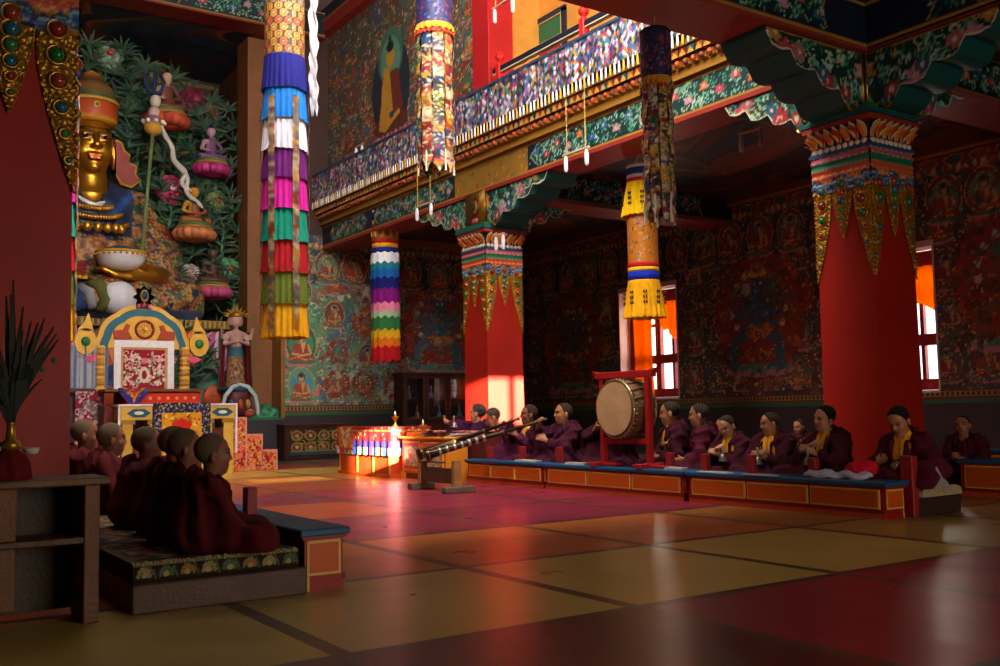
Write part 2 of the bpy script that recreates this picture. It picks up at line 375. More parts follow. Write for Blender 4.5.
# ------------------------------------------------------------------ signed-distance modelling
class Field:
    def __init__(s, lo, hi, h):
        s.lo = np.array(lo, float); s.h = h; s.n = np.ceil((np.array(hi)-s.lo)/h).astype(int)+1
        s.F = np.full(tuple(s.n), 1.0, np.float32)
    def _sub(s, blo, bhi):
        a = np.maximum(0, np.floor((np.array(blo)-s.lo)/s.h).astype(int)); b = np.minimum(s.n, np.ceil((np.array(bhi)-s.lo)/s.h).astype(int)+1)
        if (a >= b).any(): return None
        sl = tuple(slice(a[i], b[i]) for i in range(3))
        ax = [(s.lo[i]+np.arange(a[i], b[i])*s.h).astype(np.float32) for i in range(3)]
        return sl, ax[0][:, None, None], ax[1][None, :, None], ax[2][None, None, :]
    def _put(s, sl, d, k, op):
        A = s.F[sl]
        if op == 'u':
            if k > 0:
                q = np.maximum(k-np.abs(A-d), 0)/k; s.F[sl] = np.minimum(A, d)-q*q*k*.25
            else: s.F[sl] = np.minimum(A, d)
        else:
            d = -d
            if k > 0:
                q = np.maximum(k-np.abs(A-d), 0)/k; s.F[sl] = np.maximum(A, d)+q*q*k*.25
            else: s.F[sl] = np.maximum(A, d)
    def cap(s, a, b, ra, rb, k=0.02, op='u', sq=(1, 1, 1)):
        a = np.array(a, float); b = np.array(b, float); m = max(ra, rb)+k+2.5*s.h
        r = s._sub(np.minimum(a, b)-m, np.maximum(a, b)+m)
        if r is None: return s
        sl, X, Y, Z = r; d = b-a; L = float(d@d)+1e-12
        t = np.clip(((X-a[0])*d[0]+(Y-a[1])*d[1]+(Z-a[2])*d[2])/L, 0, 1)
        dist = np.sqrt(((X-a[0]-t*d[0])/sq[0])**2+((Y-a[1]-t*d[1])/sq[1])**2+((Z-a[2]-t*d[2])/sq[2])**2)-(ra+t*(rb-ra))
        s._put(sl, dist, k, op); return s
    def chain(s, pts, rad, k=0.02, op='u'):
        for i in range(len(pts)-1): s.cap(pts[i], pts[i+1], rad[i], rad[i+1], k, op)
        return s
    def ell(s, c, r, k=0.02, op='u', rot=None):
        c = np.array(c, float); r = np.array(r, float); m = r.max()+k+2.5*s.h; q = s._sub(c-m, c+m)
        if q is None: return s
        sl, X, Y, Z = q; X = X-c[0]; Y = Y-c[1]; Z = Z-c[2]
        if rot is not None:
            A = np.array(rot, float); X, Y, Z = (A[0][0]*X+A[1][0]*Y+A[2][0]*Z, A[0][1]*X+A[1][1]*Y+A[2][1]*Z, A[0][2]*X+A[1][2]*Y+A[2][2]*Z)
        n = np.sqrt((X/r[0])**2+(Y/r[1])**2+(Z/r[2])**2); g = np.sqrt((X/r[0]**2)**2+(Y/r[1]**2)**2+(Z/r[2]**2)**2)
        s._put(sl, n*(n-1)/np.maximum(g, 1e-6), k, op); return s
    def axes(s):
        return [(s.lo[i]+np.arange(s.n[i])*s.h).astype(np.float32).reshape([-1 if j == i else 1 for j in range(3)]) for i in range(3)]
    def mesh(s):
        F = s.F; S = F < 0; c = S[:-1, :-1, :-1]; al = c.copy(); an = c.copy()
        nx, ny, nz = F.shape
        for i in (0, 1):
            for j in (0, 1):
                for k in (0, 1):
                    q = S[i:nx-1+i, j:ny-1+j, k:nz-1+k]; al &= q; an |= q
        act = an & ~al; idx = np.argwhere(act); ids = -np.ones(act.shape, np.int64); ids[act] = np.arange(len(idx))
        acc = np.zeros((len(idx), 3)); cnt = np.zeros(len(idx))
        cs = [(i, j, k) for i in (0, 1) for j in (0, 1) for k in (0, 1)]
        for a in cs:
            for ax in range(3):
                if a[ax]: continue
                b = list(a); b[ax] = 1
                fa = F[idx[:, 0]+a[0], idx[:, 1]+a[1], idx[:, 2]+a[2]]; fb = F[idx[:, 0]+b[0], idx[:, 1]+b[1], idx[:, 2]+b[2]]
                m = (fa < 0) != (fb < 0); t = np.where(m, fa/np.where(m, fa-fb, 1), 0)
                p = np.tile(np.array(a, float), (len(idx), 1)); p[:, ax] += t
                acc[m] += p[m]; cnt[m] += 1
        V = s.lo+s.h*(idx+acc/np.maximum(cnt, 1)[:, None]); Q = []
        for ax in range(3):
            e = [0, 0, 0]; e[ax] = 1; o1 = [0, 0, 0]; o1[(ax+1) % 3] = 1; o2 = [0, 0, 0]; o2[(ax+2) % 3] = 1
            A = S[:nx-e[0], :ny-e[1], :nz-e[2]]; B = S[e[0]:, e[1]:, e[2]:]
            p = np.argwhere(A != B); ok = (p[:, (ax+1) % 3] > 0) & (p[:, (ax+2) % 3] > 0)
            for a2 in range(3): ok &= p[:, a2] < np.array(act.shape)[a2]
            p = p[ok]; sgn = A[p[:, 0], p[:, 1], p[:, 2]]; g = lambda q: ids[q[:, 0], q[:, 1], q[:, 2]]
            o1 = np.array(o1); o2 = np.array(o2)
            q = np.stack([g(p), g(p-o1), g(p-o1-o2), g(p-o2)], 1); q[sgn] = q[sgn][:, ::-1]
            Q.append(q[(q >= 0).all(1)])
        Q = np.concatenate(Q)[:, ::-1]
        return V, Q
def sdf_obj(fld, name, m, colfn, parent=None):
    V, Q = fld.mesh(); mb = MB(); C = colfn(V)
    mb.V.append(V); mb.C.append(C.astype(np.float32)); mb.F = [tuple(q) for q in Q.tolist()]; mb.n = len(V)
    return mb.build(name, m, parent, smooth=True)
def rotz(a): c, s = math.cos(a), math.sin(a); return np.array([[c, -s, 0], [s, c, 0], [0, 0, 1.0]])
def rotx(a): c, s = math.cos(a), math.sin(a); return np.array([[1.0, 0, 0], [0, c, -s], [0, s, c]])
def roty(a): c, s = math.cos(a), math.sin(a); return np.array([[c, 0, s], [0, 1.0, 0], [-s, 0, c]])
def nrm(v): v = np.array(v, float); return v/max(np.linalg.norm(v), 1e-9)
def hand(F, w, d, nrmv, side, s=1.0, curl=0.6):
    """w wrist, d direction of fingers, nrmv palm normal (the way fingers curl), side +1/-1 thumb side along d x n"""
    d = nrm(d); n = nrm(np.array(nrmv)-d*(np.array(nrmv)@d)); t = np.cross(d, n)*side
    w = np.array(w, float); L = .085*s
    F.cap(w, w+d*L*.35, .026*s, .03*s, .012)
    for j in range(4):
        b = w+d*L*.95+t*(.030-.020*j)*s; F.cap(w+d*.02*s+t*(.012-.008*j)*s, b, .016*s, .0125*s, .012)
        ln = (.034, .038, .036, .028)[j]*s; a = curl*(.75+.12*j); q = b; dd = d
        for seg in range(3):
            ang = a*(.8+.35*seg)*(seg+1)*.75; dd = d*math.cos(ang)+n*math.sin(ang); p2 = q+dd*ln*(1, .75, .6)[seg]+t*(.0015-.001*j)*s
            F.cap(q, p2, (.0098, .0088, .008)[seg]*s, (.0088, .008, .0068)[seg]*s, .003); q = p2
    b = w+d*.022*s+t*.026*s; k1 = b+(d*.6+t*.75+n*.25)*.034*s; k2 = k1+(d*.85+t*.2+n*.5)*.03*s; k3 = k2+(d*.75-t*.1+n*.6)*.022*s
    F.chain([w+d*.01*s+t*.01*s, b, k1, k2, k3], [.02*s, .017*s, .0125*s, .011*s, .009*s], .006)
def ik(a, b, l1, l2, hint):
    a = np.array(a, float); b = np.array(b, float); d = b-a; D = np.linalg.norm(d); D2 = min(D, (l1+l2)*.999); u = d/max(D, 1e-6)
    x = (l1*l1-l2*l2+D2*D2)/(2*D2); y = math.sqrt(max(l1*l1-x*x, 0)); h = np.array(hint, float); h = nrm(h-u*(h@u)); return a+u*x+h*y, a+u*D2
SKINC = {'tan': 'a06848', 'light': 'b07a58', 'dark': '7c4a34'}
def person(label, loc, rz, s=1.0, lean=0.12, side=0.0, yaw=0.0, pitch=0.2, roll=0.0, hr=None, hl=None, nr=(0, .3, 1), nl=(0, .3, 1), dr=None, dl=None,
           curl=0.7, skin='tan', hair='dark', shirt='d8941c', bare_r=False, hres=.0085, group=None, robe='5a1626', seed=0, sleeves=True, shawl=True, hs=1.06, wide=1.1):
    """seated cross-legged, facing +Y locally; body mesh is the root, robe, shirt and hair are its children"""
    rs = random.Random(seed)
    tl = .36-.87*(1-1/wide); hip = np.array([0, 0, .1]); ch = np.array([side*.3, math.sin(lean)*tl, .1+tl*math.cos(lean)]); nk = ch+np.array([side*.12, math.sin(lean)*.13, .13])
    hc = nk+np.array([side*.05, .028+.05*math.sin(pitch), .155-.015*abs(pitch)])
    hc = hc+(0, 0, .012*(hs-1)/.14-.02)
    A = rotz(yaw)@rotx(-pitch)@roty(roll)*hs; AN = A/hs; hp = lambda p: hc+A@np.array(p, float)
    hr = np.array(hr if hr is not None else (.07, .24, .2)); hl = np.array(hl if hl is not None else (-.07, .24, .2))
    B = Field((-.45, -.25, .0), (.45, .52, 1.06), hres)
    # trunk and neck
    B.cap(hip+(0, 0, .02), ch, .12, .125, .05); B.cap(ch+(-.1, 0, .04), ch+(.1, 0, .04), .085, .085, .05); B.cap(nk-(0, .0, .06), hc-(0, 0.0, .05), .056, .05, .03)
    sh = {1: ch+(.165, 0, .065), -1: ch+(-.165, 0, .065)}; arms = {}
    for sg, tgt in ((1, hr), (-1, hl)):
        e, w = ik(sh[sg], tgt, .27, .24, (sg*.8, -.25, -.7)); arms[sg] = (sh[sg], e, w)
        B.cap(sh[sg], e, .048, .04, .03); B.cap(e, w, .038, .026, .02)
    for sg, nn, dd in ((1, nr, dr), (-1, nl, dl)):
        a_, e, w = arms[sg]; d = nrm(w-e) if dd is None else nrm(dd); hand(B, w, d, nn, 1 if (np.cross(d, nn)@np.array([-sg, 0, .6])) > 0 else -1, 1.0, curl)
    # legs folded beneath
    for sg in (1, -1):
        B.chain([hip+(sg*.07, 0, 0), (sg*.27, .26, .085), (-sg*.05, .3, .07)], [.085, .06, .042], .03); B.cap((-sg*.05, .3, .065), (-sg*.15, .27, .06), .038, .028, .02)
    # head
    B.ell(hp((0, -.012, .035)), np.array((.076, .094, .086))*hs, .0, rot=AN); B.ell(hp((0, .022, -.04)), np.array((.058, .064, .07))*hs, .035, rot=AN)
    B.ell(hp((0, .05, -.085)), np.array((.026, .024, .022))*hs, .03, rot=AN)
    for k in (-1, 1):
        B.ell(hp((k*.037, .055, -.022)), np.array((.023, .02, .024))*hs, .022, rot=AN); B.ell(hp((k*.078, -.012, -.01)), np.array((.011, .02, .033))*hs, .008, rot=AN)
        B.cap(hp((k*.012, .084, .03)), hp((k*.045, .07, .034)), .009*hs, .008*hs, .014); B.ell(hp((k*.031, .09, .012)), np.array((.014, .012, .01))*hs, .012, 's', rot=AN)
    B.cap(hp((0, .082, .018)), hp((0, .097, -.02)), .009*hs, .0115*hs, .012); B.ell(hp((0, .09, -.022)), np.array((.018, .012, .01))*hs, .008, rot=AN)
    B.cap(hp((-.018, .08, -.052)), hp((.018, .08, -.052)), .007*hs, .007*hs, .008); B.cap(hp((-.014, .078, -.063)), hp((.014, .078, -.063)), .0075*hs, .0075*hs, .008)
    sc = lin(hx(SKINC[skin])); AI = A.T/hs**2
    def bc(V):
        C = np.tile(sc, (len(V), 1)); L = (V-hc)@AI.T
        def blob(x, y, z, rx, rz_, c, a):
            m = (((L[:, 0]-x)/rx)**2+((L[:, 2]-z)/rz_)**2 < 1) & (L[:, 1] > y-.03) & (L[:, 1] < y+.04); C[m] = C[m]*(1-a)+lin(hx(c))*a
        for k in (-1, 1): blob(k*.031, .075, .012, .017, .0075, '150c0a', .9); blob(k*.033, .075, .034, .022, .0065, '1a100c', .8)
        blob(0, .085, -.057, .025, .012, '7a3028', .7)
        blob(0, .085, -.025, .02, .01, '8a5038', .4)
        return C
    root = sdf_obj(B, 'person', M_SKIN, bc)
    tag(root, label, 'person', group)
    # hair: cropped cap over the skull
    if hair:
        Hf = Field(hc-.17, hc+.18, .009); th = {'short': .006, 'dark': .006, 'shaved': .002}.get(hair, .004)
        Hf.ell(hp((0, -.012, .035)), np.array((.076+th, .094+th, .086+th))*hs, 0, rot=AN)
        X, Y, Z = Hf.axes(); A = AN; lx = (X-hc[0])*A[0][0]+(Y-hc[1])*A[1][0]+(Z-hc[2])*A[2][0]; ly = (X-hc[0])*A[0][1]+(Y-hc[1])*A[1][1]+(Z-hc[2])*A[2][1]; lz = (X-hc[0])*A[0][2]+(Y-hc[1])*A[1][2]+(Z-hc[2])*A[2][2]; lx, ly, lz = lx/hs, ly/hs, lz/hs
        cut = np.maximum(ly*1.15-lz*.75-.024+np.abs(lx)*.25, -.035-lz+np.maximum(ly+.01, 0)*2.2)
        Hf.F = np.maximum(Hf.F, cut.astype(np.float32))
        hcol = {'dark': '17110f', 'short': '1a1310', 'shaved': '33271e', 'grey': '40362f', 'stubble': '5e4c38'}[hair]
        h = sdf_obj(Hf, 'cropped_hair', M_HAIR, lambda V: np.tile(lin(hx(hcol)), (len(V), 1)), root)
    # robe
    R = Field((-.52, -.3, .0), (.52, .6, .78), .0135)
    R.ell((0, -.01, .12), (.215, .17, .15), 0); R.cap((0, -.01, .15), ch-(0, .01, .02), .17, .165, .08, sq=(1.08, .88, 1)); R.cap(sh[-1]-(-.02, .01, .005), sh[1]-(.02, .01, .005), .088, .088, .07)
    for sg in (1, -1):
        R.chain([(sg*.09, .02, .1), (sg*.31, .27, .085), (0, .36, .07)], [.14, .1, .085], .07)
    R.ell((0, .27, .07), (.24, .14, .085), .07)
    if shawl: R.cap(ch+(0, -.03, .12), ch+(0, -.02, .0), .085, .12, .07)
    for sg in (1, -1):
        a_, e, w = arms[sg]
        if sg == 1 and bare_r: R.cap(a_, a_+(e-a_)*.25, .075, .06, .04); continue
        R.cap(a_, e, .078, .082, .05)
        if sleeves: R.cap(e, e+(w-e)*.62, .078, .058, .04); R.cap(e, np.array([e[0]*.9, e[1]*.7+.05, .12]), .07, .1, .07)
    X, Y, Z = R.axes(); th = np.arctan2(Y-.05, X); ph = rs.uniform(0, 6)
    fold = .012*np.sin(th*11+Z*16+ph+1.6*np.sin(Z*9+X*7))+.009*np.sin(34*(X*.8+Z*.55+.03*np.sin(Y*9))+ph*2)*np.clip((Y+.3)*3, .3, 1)+.003*np.sin(th*23+Z*11+ph)
    dg = .016*np.maximum(0, np.sin((X*.9+Z*1.15+ph*.1)*46))*np.clip((Z-.2)*4, 0, 1)
    R.F += (fold*np.clip(Z*12, .2, 1)-dg).astype(np.float32)
    R.F = np.maximum(R.F, (.006-Z).astype(np.float32)*np.ones_like(R.F))
    R.cap(nk+(0, .02, .1), nk+(0, .01, -.03), .095, .062, .015, 's')
    if shirt:
        c0 = nk+(0, .06, .03); c1 = ch+(.01, .2, -.13); R.cap(c0, c1, .07, .03, .01, 's')
    R.cap(hc, hc+(0, 0, .1), .12, .13, 0, 's')
    for sg in (1, -1):
        w = arms[sg][2]; e = arms[sg][1]; R.cap(e+(w-e)*.66, w+(w-e)*.5, .036, .055, .005, 's')
    rc = lin(hx(robe))
    rc2 = lin(hx(robe))*np.array([.95, .94, .97])
    def rcol(V):
        k = (np.sin(V[:, 0]*5+V[:, 2]*8+ph) > .55)[:, None]; return np.where(k, rc2, rc)
    sdf_obj(R, 'robe', M_ROBE, rcol, root)
    if shirt:
        S = Field((-.25, -.2, .15), (.25, .32, .8), .011)
        S.cap((0, 0, .2), ch-(0, .0, .02), .155, .158, .06, sq=(1, .86, 1)); S.cap(ch+(-.1, .0, .06), ch+(.1, .0, .06), .078, .078, .05); S.cap(nk-(0, 0, .05), nk+(0, .012, .045), .08, .068, .02)
        S.cap(nk+(0, .02, .12), nk+(0, .016, .0), .075, .056, .004, 's')
        X, Y, Z = S.axes(); S.F = (S.F+.003*np.sin(X*90+Z*25)).astype(np.float32)
        sdf_obj(S, 'shirt', M_CLOTH, lambda V: np.where((np.abs(V[:, 0]-(V[:, 2]-.45)*.1) < .012)[:, None], lin(hx('a86a10')), lin(hx(shirt))), root)
    root.location = loc; root.rotation_euler = (0, 0, rz); root.scale = (s*wide,)*3
    return root
# ================================================================== THE SETTING
XA, YW = -23.9, 17.0           # altar wall plane, window wall plane
# ---- floor: painted concrete in a grid of coloured fields with dark joint bands
def floor_col(x, y):
    if x > -4.25: return '4a1416' if y < 3.77 else '701a26'
    if x > -6.12: return '9c8240' if y < 7.4 else '8c6c34'
    if x > -8.0: return '9a5424' if y < 7.4 else '86582a'
    if x > -9.9: return '6a1c30' if y > 1.9 else '6a4a22'
    if x > -11.8: return '85341f' if y < 5.6 else '731d33'
    if x > -13.7: return '6a2036' if y < 5.6 else '7a2230'
    if x > -15.6: return '8a3a1e'
    if x > -17.5: return '9a6228' if y < 9 else '6a2430'
    if x > -19.8: return 'b08a3c' if y < 9 else '8a5a2a'
    if x > -22.3: return '7a2428'
    return '24584a'
xb = [-29, -22.3, -19.8, -17.5, -15.6, -13.7, -11.8, -9.9, -8.0, -6.12, -4.25, -2.4, -.5, 1.4, 3.0]
yb = [-5.2, -3.4, -1.6, .16, 1.98, 3.76, 5.54, 7.37, 9.2, 11.0, 12.8, 14.6, 16.4, 17.0]
mb = MB()
def span(bk, w):
    o = []; 
    for i in range(len(bk)-1):
        a = bk[i]+(w if i else 0); b = bk[i+1]-(w if i < len(bk)-2 else 0)
        o.append((a, b, 0))
        if i < len(bk)-2: o.append((b, b+2*w, 1))
    return o
for (x0, x1, jx) in span(xb, .045):
    for (y0, y1, jy) in span(yb, .05):
        c = '%02x%02x%02x' % tuple(min(255, int(q*255*1.17)) for q in hx(floor_col((x0+x1)/2, (y0+y1)/2)))
        if jx and not jy: c = '3a2c2a' if not (-8.2 < x0 < -7.8) else '1a1c24'
        elif jy and not jx: c = '4c3426'
        elif jx and jy: c = '443030'
        mb.col(c); mb.add([(x0, y0, 0), (x1, y0, 0), (x1, y1, 0), (x0, y1, 0)], [(0, 1, 2, 3)])
mb.col('403028').box(-29, 3.0, -5.2, 17, -.3, -.01)
def M_FLOOR():
    if 'polished_floor' in _mats: return _mats['polished_floor']
    m = mat('polished_floor', 0.3, 0, 0.3, 1.3, 0.0, spec=0.5); nt = m.node_tree; n = nt.nodes; l = nt.links; b = n['Principled BSDF']
    for q in n:
        if q.type == 'TEX_NOISE': q.inputs['Detail'].default_value = 2.5
        if q.type == 'MAP_RANGE': q.inputs[1].default_value = 0.1; q.inputs[2].default_value = 0.9
    tc = [q for q in n if q.type == 'TEX_COORD'][0]
    z = n.new('ShaderNodeTexNoise'); z.inputs['Scale'].default_value = 2.3; z.inputs['Detail'].default_value = 3; z.inputs['Roughness'].default_value = .5; l.new(tc.outputs['Object'], z.inputs['Vector'])
    r = n.new('ShaderNodeMapRange'); r.inputs[1].default_value = .1; r.inputs[2].default_value = .9; r.inputs[3].default_value = .24; r.inputs[4].default_value = .38
    l.new(z.outputs['Fac'], r.inputs[0]); l.new(r.outputs[0], b.inputs['Roughness'])
    return m
struct(mb.build('floor', M_FLOOR))

# ---- murals
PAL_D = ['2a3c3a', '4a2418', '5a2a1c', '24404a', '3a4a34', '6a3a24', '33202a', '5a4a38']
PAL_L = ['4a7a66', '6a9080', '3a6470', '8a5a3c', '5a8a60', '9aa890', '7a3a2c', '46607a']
def msub(mb, R, sx0, sx1, sy0, sy1, org, u, v, flip=False):
    org, u, v = (np.array(t, float) for t in (org, u, v)); nx = max(2, int((sx1-sx0)*R.ppm)+1); ny = max(2, int((sy1-sy0)*R.ppm)+1)
    X, Y = np.meshgrid(np.linspace(sx0, sx1, nx), np.linspace(sy0, sy1, ny), indexing='ij')
    P = org+X[..., None]*u+Y[..., None]*v; C = R.samp(np.clip(X, .001, R.w-.001), np.clip(Y, .001, R.h-.001))
    if flip: P = P[::-1]; C = C[::-1]
    mb.grid(P, C)
def dado(mb, o, u, n, L, gaps=()):
    """dark dado, green band and gilded frieze along direction u from o, n = outward normal"""
    o, u, n = (np.array(t, float) for t in (o, u, n)); z = np.array([0, 0, 1.0])
    def strip(a, b, z0, z1, c, d=.006):
        mb.col(c); mb.prism([(a, z0), (b, z0), (b, z1), (a, z1)], o+n*d, u, z, -n*(d+.01))
    strip(0, L, 0, 1.12, '2a2226'); strip(0, L, 1.12, 1.2, '1f5a34', .012); strip(0, L, 1.2, 1.24, '5a1c16', .014); strip(0, L, 1.24, 1.34, '8a6a2c', .016); strip(0, L, 1.34, 1.37, '5a1c16', .02)
    k = .08
    while k < L-.1: strip(k, k+.05, 1.255, 1.325, '3a1612', .022); k += .1
W1 = (-19.6, -17.45, 1.38, 4.2); W2 = (-12.78, -10.63, 1.35, 4.13)
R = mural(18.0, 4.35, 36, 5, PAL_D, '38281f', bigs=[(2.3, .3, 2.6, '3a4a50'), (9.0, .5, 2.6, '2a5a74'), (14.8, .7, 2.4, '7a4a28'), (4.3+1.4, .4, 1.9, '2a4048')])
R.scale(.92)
mb = MB('30201c')
mb.box(-24.4, W1[0], YW+.01, YW+.5, 0, 6.0); mb.box(W1[1], W2[0], YW+.01, YW+.5, 0, 6.0); mb.box(W2[1], 3.0, YW+.01, YW+.5, 0, 6.0)
for W in (W1, W2): mb.box(W[0], W[1], YW+.01, YW+.5, 0, W[2]); mb.box(W[0], W[1], YW+.01, YW+.5, W[3], 6.0)
o = (XA, YW, 1.37); u = (1, 0, 0); v = (0, 0, 1)
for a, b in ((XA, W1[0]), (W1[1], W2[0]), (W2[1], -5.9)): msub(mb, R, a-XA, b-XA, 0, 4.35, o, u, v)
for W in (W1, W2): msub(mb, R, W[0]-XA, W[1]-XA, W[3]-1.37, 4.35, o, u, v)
dado(mb, (XA, YW, 0), (1, 0, 0), (0, -1, 0), 26.9)
mb.col('c8a098')
for W in (W1, W2):      # plastered reveals
    mb.box(W[0]-.001, W[0]+.03, YW-.02, YW+.45, W[2], W[3]); mb.box(W[1]-.03, W[1]+.001, YW-.02, YW+.45, W[2], W[3]); mb.box(W[0], W[1], YW-.03, YW+.45, W[3]-.06, W[3]+.06); mb.box(W[0], W[1], YW-.03, YW+.45, W[2]-.03, W[2]+.02)
struct(mb.build('wall_right', M_PAINT))

# altar wall (aisle part and upper part) with a brighter mural
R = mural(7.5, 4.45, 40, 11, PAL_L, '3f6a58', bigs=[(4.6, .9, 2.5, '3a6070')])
R.rect(.0, .9, .0, 2.6, '4f8a68'); R.curls(60, .05, .12, ['8ab89a', '3a7a5a', 'c0c8b0'], (0, .95, 0, 2.6), .02); R.specks(60, .03, .06, ['2f6a4a', '7a9a50', 'c86a70'], (0, .95, 0, 2.6))
p_buddha(R, .45, 1.1, 1.0, 'a03a22', 'd0a070', '3a8a60', '2a5a50'); p_buddha(R, .45, .14, .85, '9a4a24', 'c89060', '3a90b0', '5a9a78')
mb = MB('30201c')
mb.box(XA-.4, XA-.01, 9.47, 17.4, 0, 6.0)
mb.col('3a1c12').box(XA-.4, XA-.01, 9.47, 11.0, 6.0, 13.0)
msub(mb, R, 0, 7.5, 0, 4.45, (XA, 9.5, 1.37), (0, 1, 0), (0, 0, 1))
dado(mb, (XA, 9.47, 0), (0, 1, 0), (1, 0, 0), 7.5)
struct(mb.build('wall_altar', M_PAINT))

# plain enclosing walls the camera never faces
mb = MB('4a1814'); mb.box(-29, 3.0, -5.6, -5.2, 0, 6.25); struct(mb.build('wall_left', M_PAINT))
mb = MB('3a1c12'); mb.box(XA-.4, XA, -5.2, 1.4, 0, 6.25); mb.box(XA-.4, XA, .6, 1.4, 6.1, 13.2); mb.box(XA-.4, XA-.02, 1.4, 9.47, 11.3, 13.2); mb.col('2a2226').box(XA-.01, XA+.01, -5.2, 1.4, 0, 1.2); struct(mb.build('wall_altar_left', M_PAINT))
def holes(mb, axis, c0, c1, a0, a1, z0, z1, hs):
    """wall slab, thickness c0..c1, spanning a0..a1, with rectangular openings hs=(a,b,zlo,zhi) not overlapping in a"""
    def bx(p, q, r, s_):
        if q-p < 1e-4 or s_-r < 1e-4: return
        if axis == 'x': mb.box(c0, c1, p, q, r, s_)
        else: mb.box(p, q, c0, c1, r, s_)
    cur = a0
    for (a, b, lo, hi) in sorted(hs):
        bx(cur, a, z0, z1); bx(a, b, z0, lo); bx(a, b, hi, z1); cur = b
    bx(cur, a1, z0, z1)
mb = MB('5a2018')
# front facade behind the camera; unseen openings placed to shape the sun patches
holes(mb, 'x', 3.0, 3.25, -5.6, 17.5, 0, 6.2, [(6.95, 7.62, 4.1, 5.02), (7.72, 8.1, 4.1, 5.02), (4.52, 4.95, 2.88, 4.1), (2.45, 3.9, 3.3, 3.37), (5.1, 6.8, 0, 3.0)])
struct(mb.build('wall_front', M_PAINT))
mb = MB('5a4a40'); mb.box(6.0, 6.2, 4.4, 7.5, 0, 3.3); mb.box(3.25, 6.0, 4.3, 4.5, 0, 3.3); mb.box(3.25, 6.0, 7.4, 7.6, 0, 3.3); mb.box(3.25, 6.2, 4.3, 7.6, 3.2, 3.4); mb.box(3.0, 6.2, 4.3, 7.6, -.3, -.0)  # unseen closed box added outside the doorway to keep the sun out
struct(mb.build('wall_sun_block', M_PAINT))
mb = MB('6a5a40')
holes(mb, 'x', -8.1, -7.9, 1.0, 13.2, 6.1, 13.2, [(2.4, 5.4, 7.4, 10.2), (6.0, 9.0, 7.4, 10.2), (9.95, 10.3, 7.1, 8.2)])  # narrow slot added to throw sun onto the bead net cloth
struct(mb.build('wall_clerestory', M_PAINT))
for k, (a, b) in enumerate(((2.4, 5.4), (6.0, 9.0))):
    w = bpy.data.objects.new('window_%d' % (k+3), None); COL.objects.link(w); w.location = (-8.0, (a+b)/2, 7.4); struct(w); hw = (b-a)/2
    mb = MB('8a2018'); mb.box(-.1, .1, -hw, -hw+.1, 0, 2.8); mb.box(-.1, .1, hw-.1, hw, 0, 2.8); mb.box(-.1, .1, -.05, .05, 0, 2.8); mb.box(-.1, .1, -hw, hw, 0, .1); mb.box(-.1, .1, -hw, hw, 2.7, 2.8); mb.build('window_frame', M_GLOSSP, w)
    MB('d8c8a8').box(-.01, .01, -hw+.05, hw-.05, .05, 2.75).build('sun_block_panel', M_SILK, w)  # unseen translucent panel added to stop direct sun reaching altar wall and statue
mb = MB('6a3a20'); mb.box(-24, -7.9, .6, 1.0, 6.1, 13.2); struct(mb.build('wall_upper_left', M_PAINT))

# ---- upper mural wall between altar wall and centre pillar, flush with the balcony
R = mural(7.6, 4.6, 36, 23, ['3a4a44', '5a3a28', '4a5a50', '6a4a34', '2f4a58', '7a5a44', '50443c'], '46463a', top=False, dens=1.2)
R.ell(3.6, 2.2, .95, 1.25, '202838'); R.ell(3.6, 3.0, .62, .68, '3f6a58'); R.ell(3.6, 2.9, .5, .56, '5a8a70')
R.poly([(3.2, 2.6), (4.0, 2.6), (4.25, 1.3), (2.95, 1.3)], '6a2a1c'); R.ell(3.6, 1.35, .85, .3, '5a2a1c'); R.poly([(3.25, 2.75), (3.55, 2.75), (3.75, 1.4), (3.3, 1.2), (3.0, 1.3)], 'b8842c')
R.ell(3.6, 2.95, .2, .26, 'b8842c'); R.ell(3.6, 3.22, .19, .14, '141826'); R.ell(3.6, 3.38, .08, .09, '141826'); R.path([(3.2, 1.5), (3.6, 1.42), (4.0, 1.55)], .12, 'b8842c'); R.ell(3.65, 1.56, .13, .08, '24405a')
for i in range(9): R.ell(2.75+i*.22, 1.0, .12, .16, ('b8506a', 'c87888')[i % 2])
R.rect(2.6, 4.7, .82, .9, '8a3028')
mb = MB('30201c'); mb.box(XA, -16.35, 10.72, 11.0, 6.5, 11.3); msub(mb, R, 0, 7.5, 0, 4.6, (XA, 10.7, 6.6), (1, 0, 0), (0, 0, 1))
mb.col('8a2018').box(XA, -7.9, 10.45, 10.95, 11.2, 11.5); mb.col('1c2230').box(XA, -7.9, 10.5, 10.95, 11.5, 11.9); mb.col('8a6a20').box(XA, -7.9, 10.43, 10.9, 11.5, 11.55)
struct(mb.build('wall_upper_mural', M_PAINT))
# yellow gallery wall behind the balcony with a painted door
mb = MB('d8963c'); mb.box(-18.5, -7.9, 12.2, 12.45, 6.5, 13.2); mb.box(-16.6, -16.36, 11.0, 12.2, 6.5, 13.2)
struct(mb.build('wall_gallery', M_PAINT))
d = thing('door_1', 'x', 'door', (-16.15, 12.2, 6.6)); struct(d); del d['label']; del d['category']
mb = MB('1f2438'); mb.box(-.72, -.6, -.06, 0, 0, 2.75); mb.box(.6, .72, -.06, 0, 0, 2.75); mb.box(-.72, .72, -.06, 0, 2.68, 2.8); mb.box(-.72, .72, -.06, 0, 2.1, 2.22)
mb.col('c8b070'); mb.box(-.6, -.575, -.065, 0, 0, 2.7); mb.box(.575, .6, -.065, 0, 0, 2.7); mb.box(-.6, .6, -.065, 0, 2.66, 2.68); mb.box(-.6, .6, -.065, 0, 2.22, 2.24)
mb.build('door_frame', M_GLOSSP, d)
MB('2c6a48').box(-.57, .57, -.03, 0, 2.24, 2.66).build('transom_panel', M_GLOSSP, d)
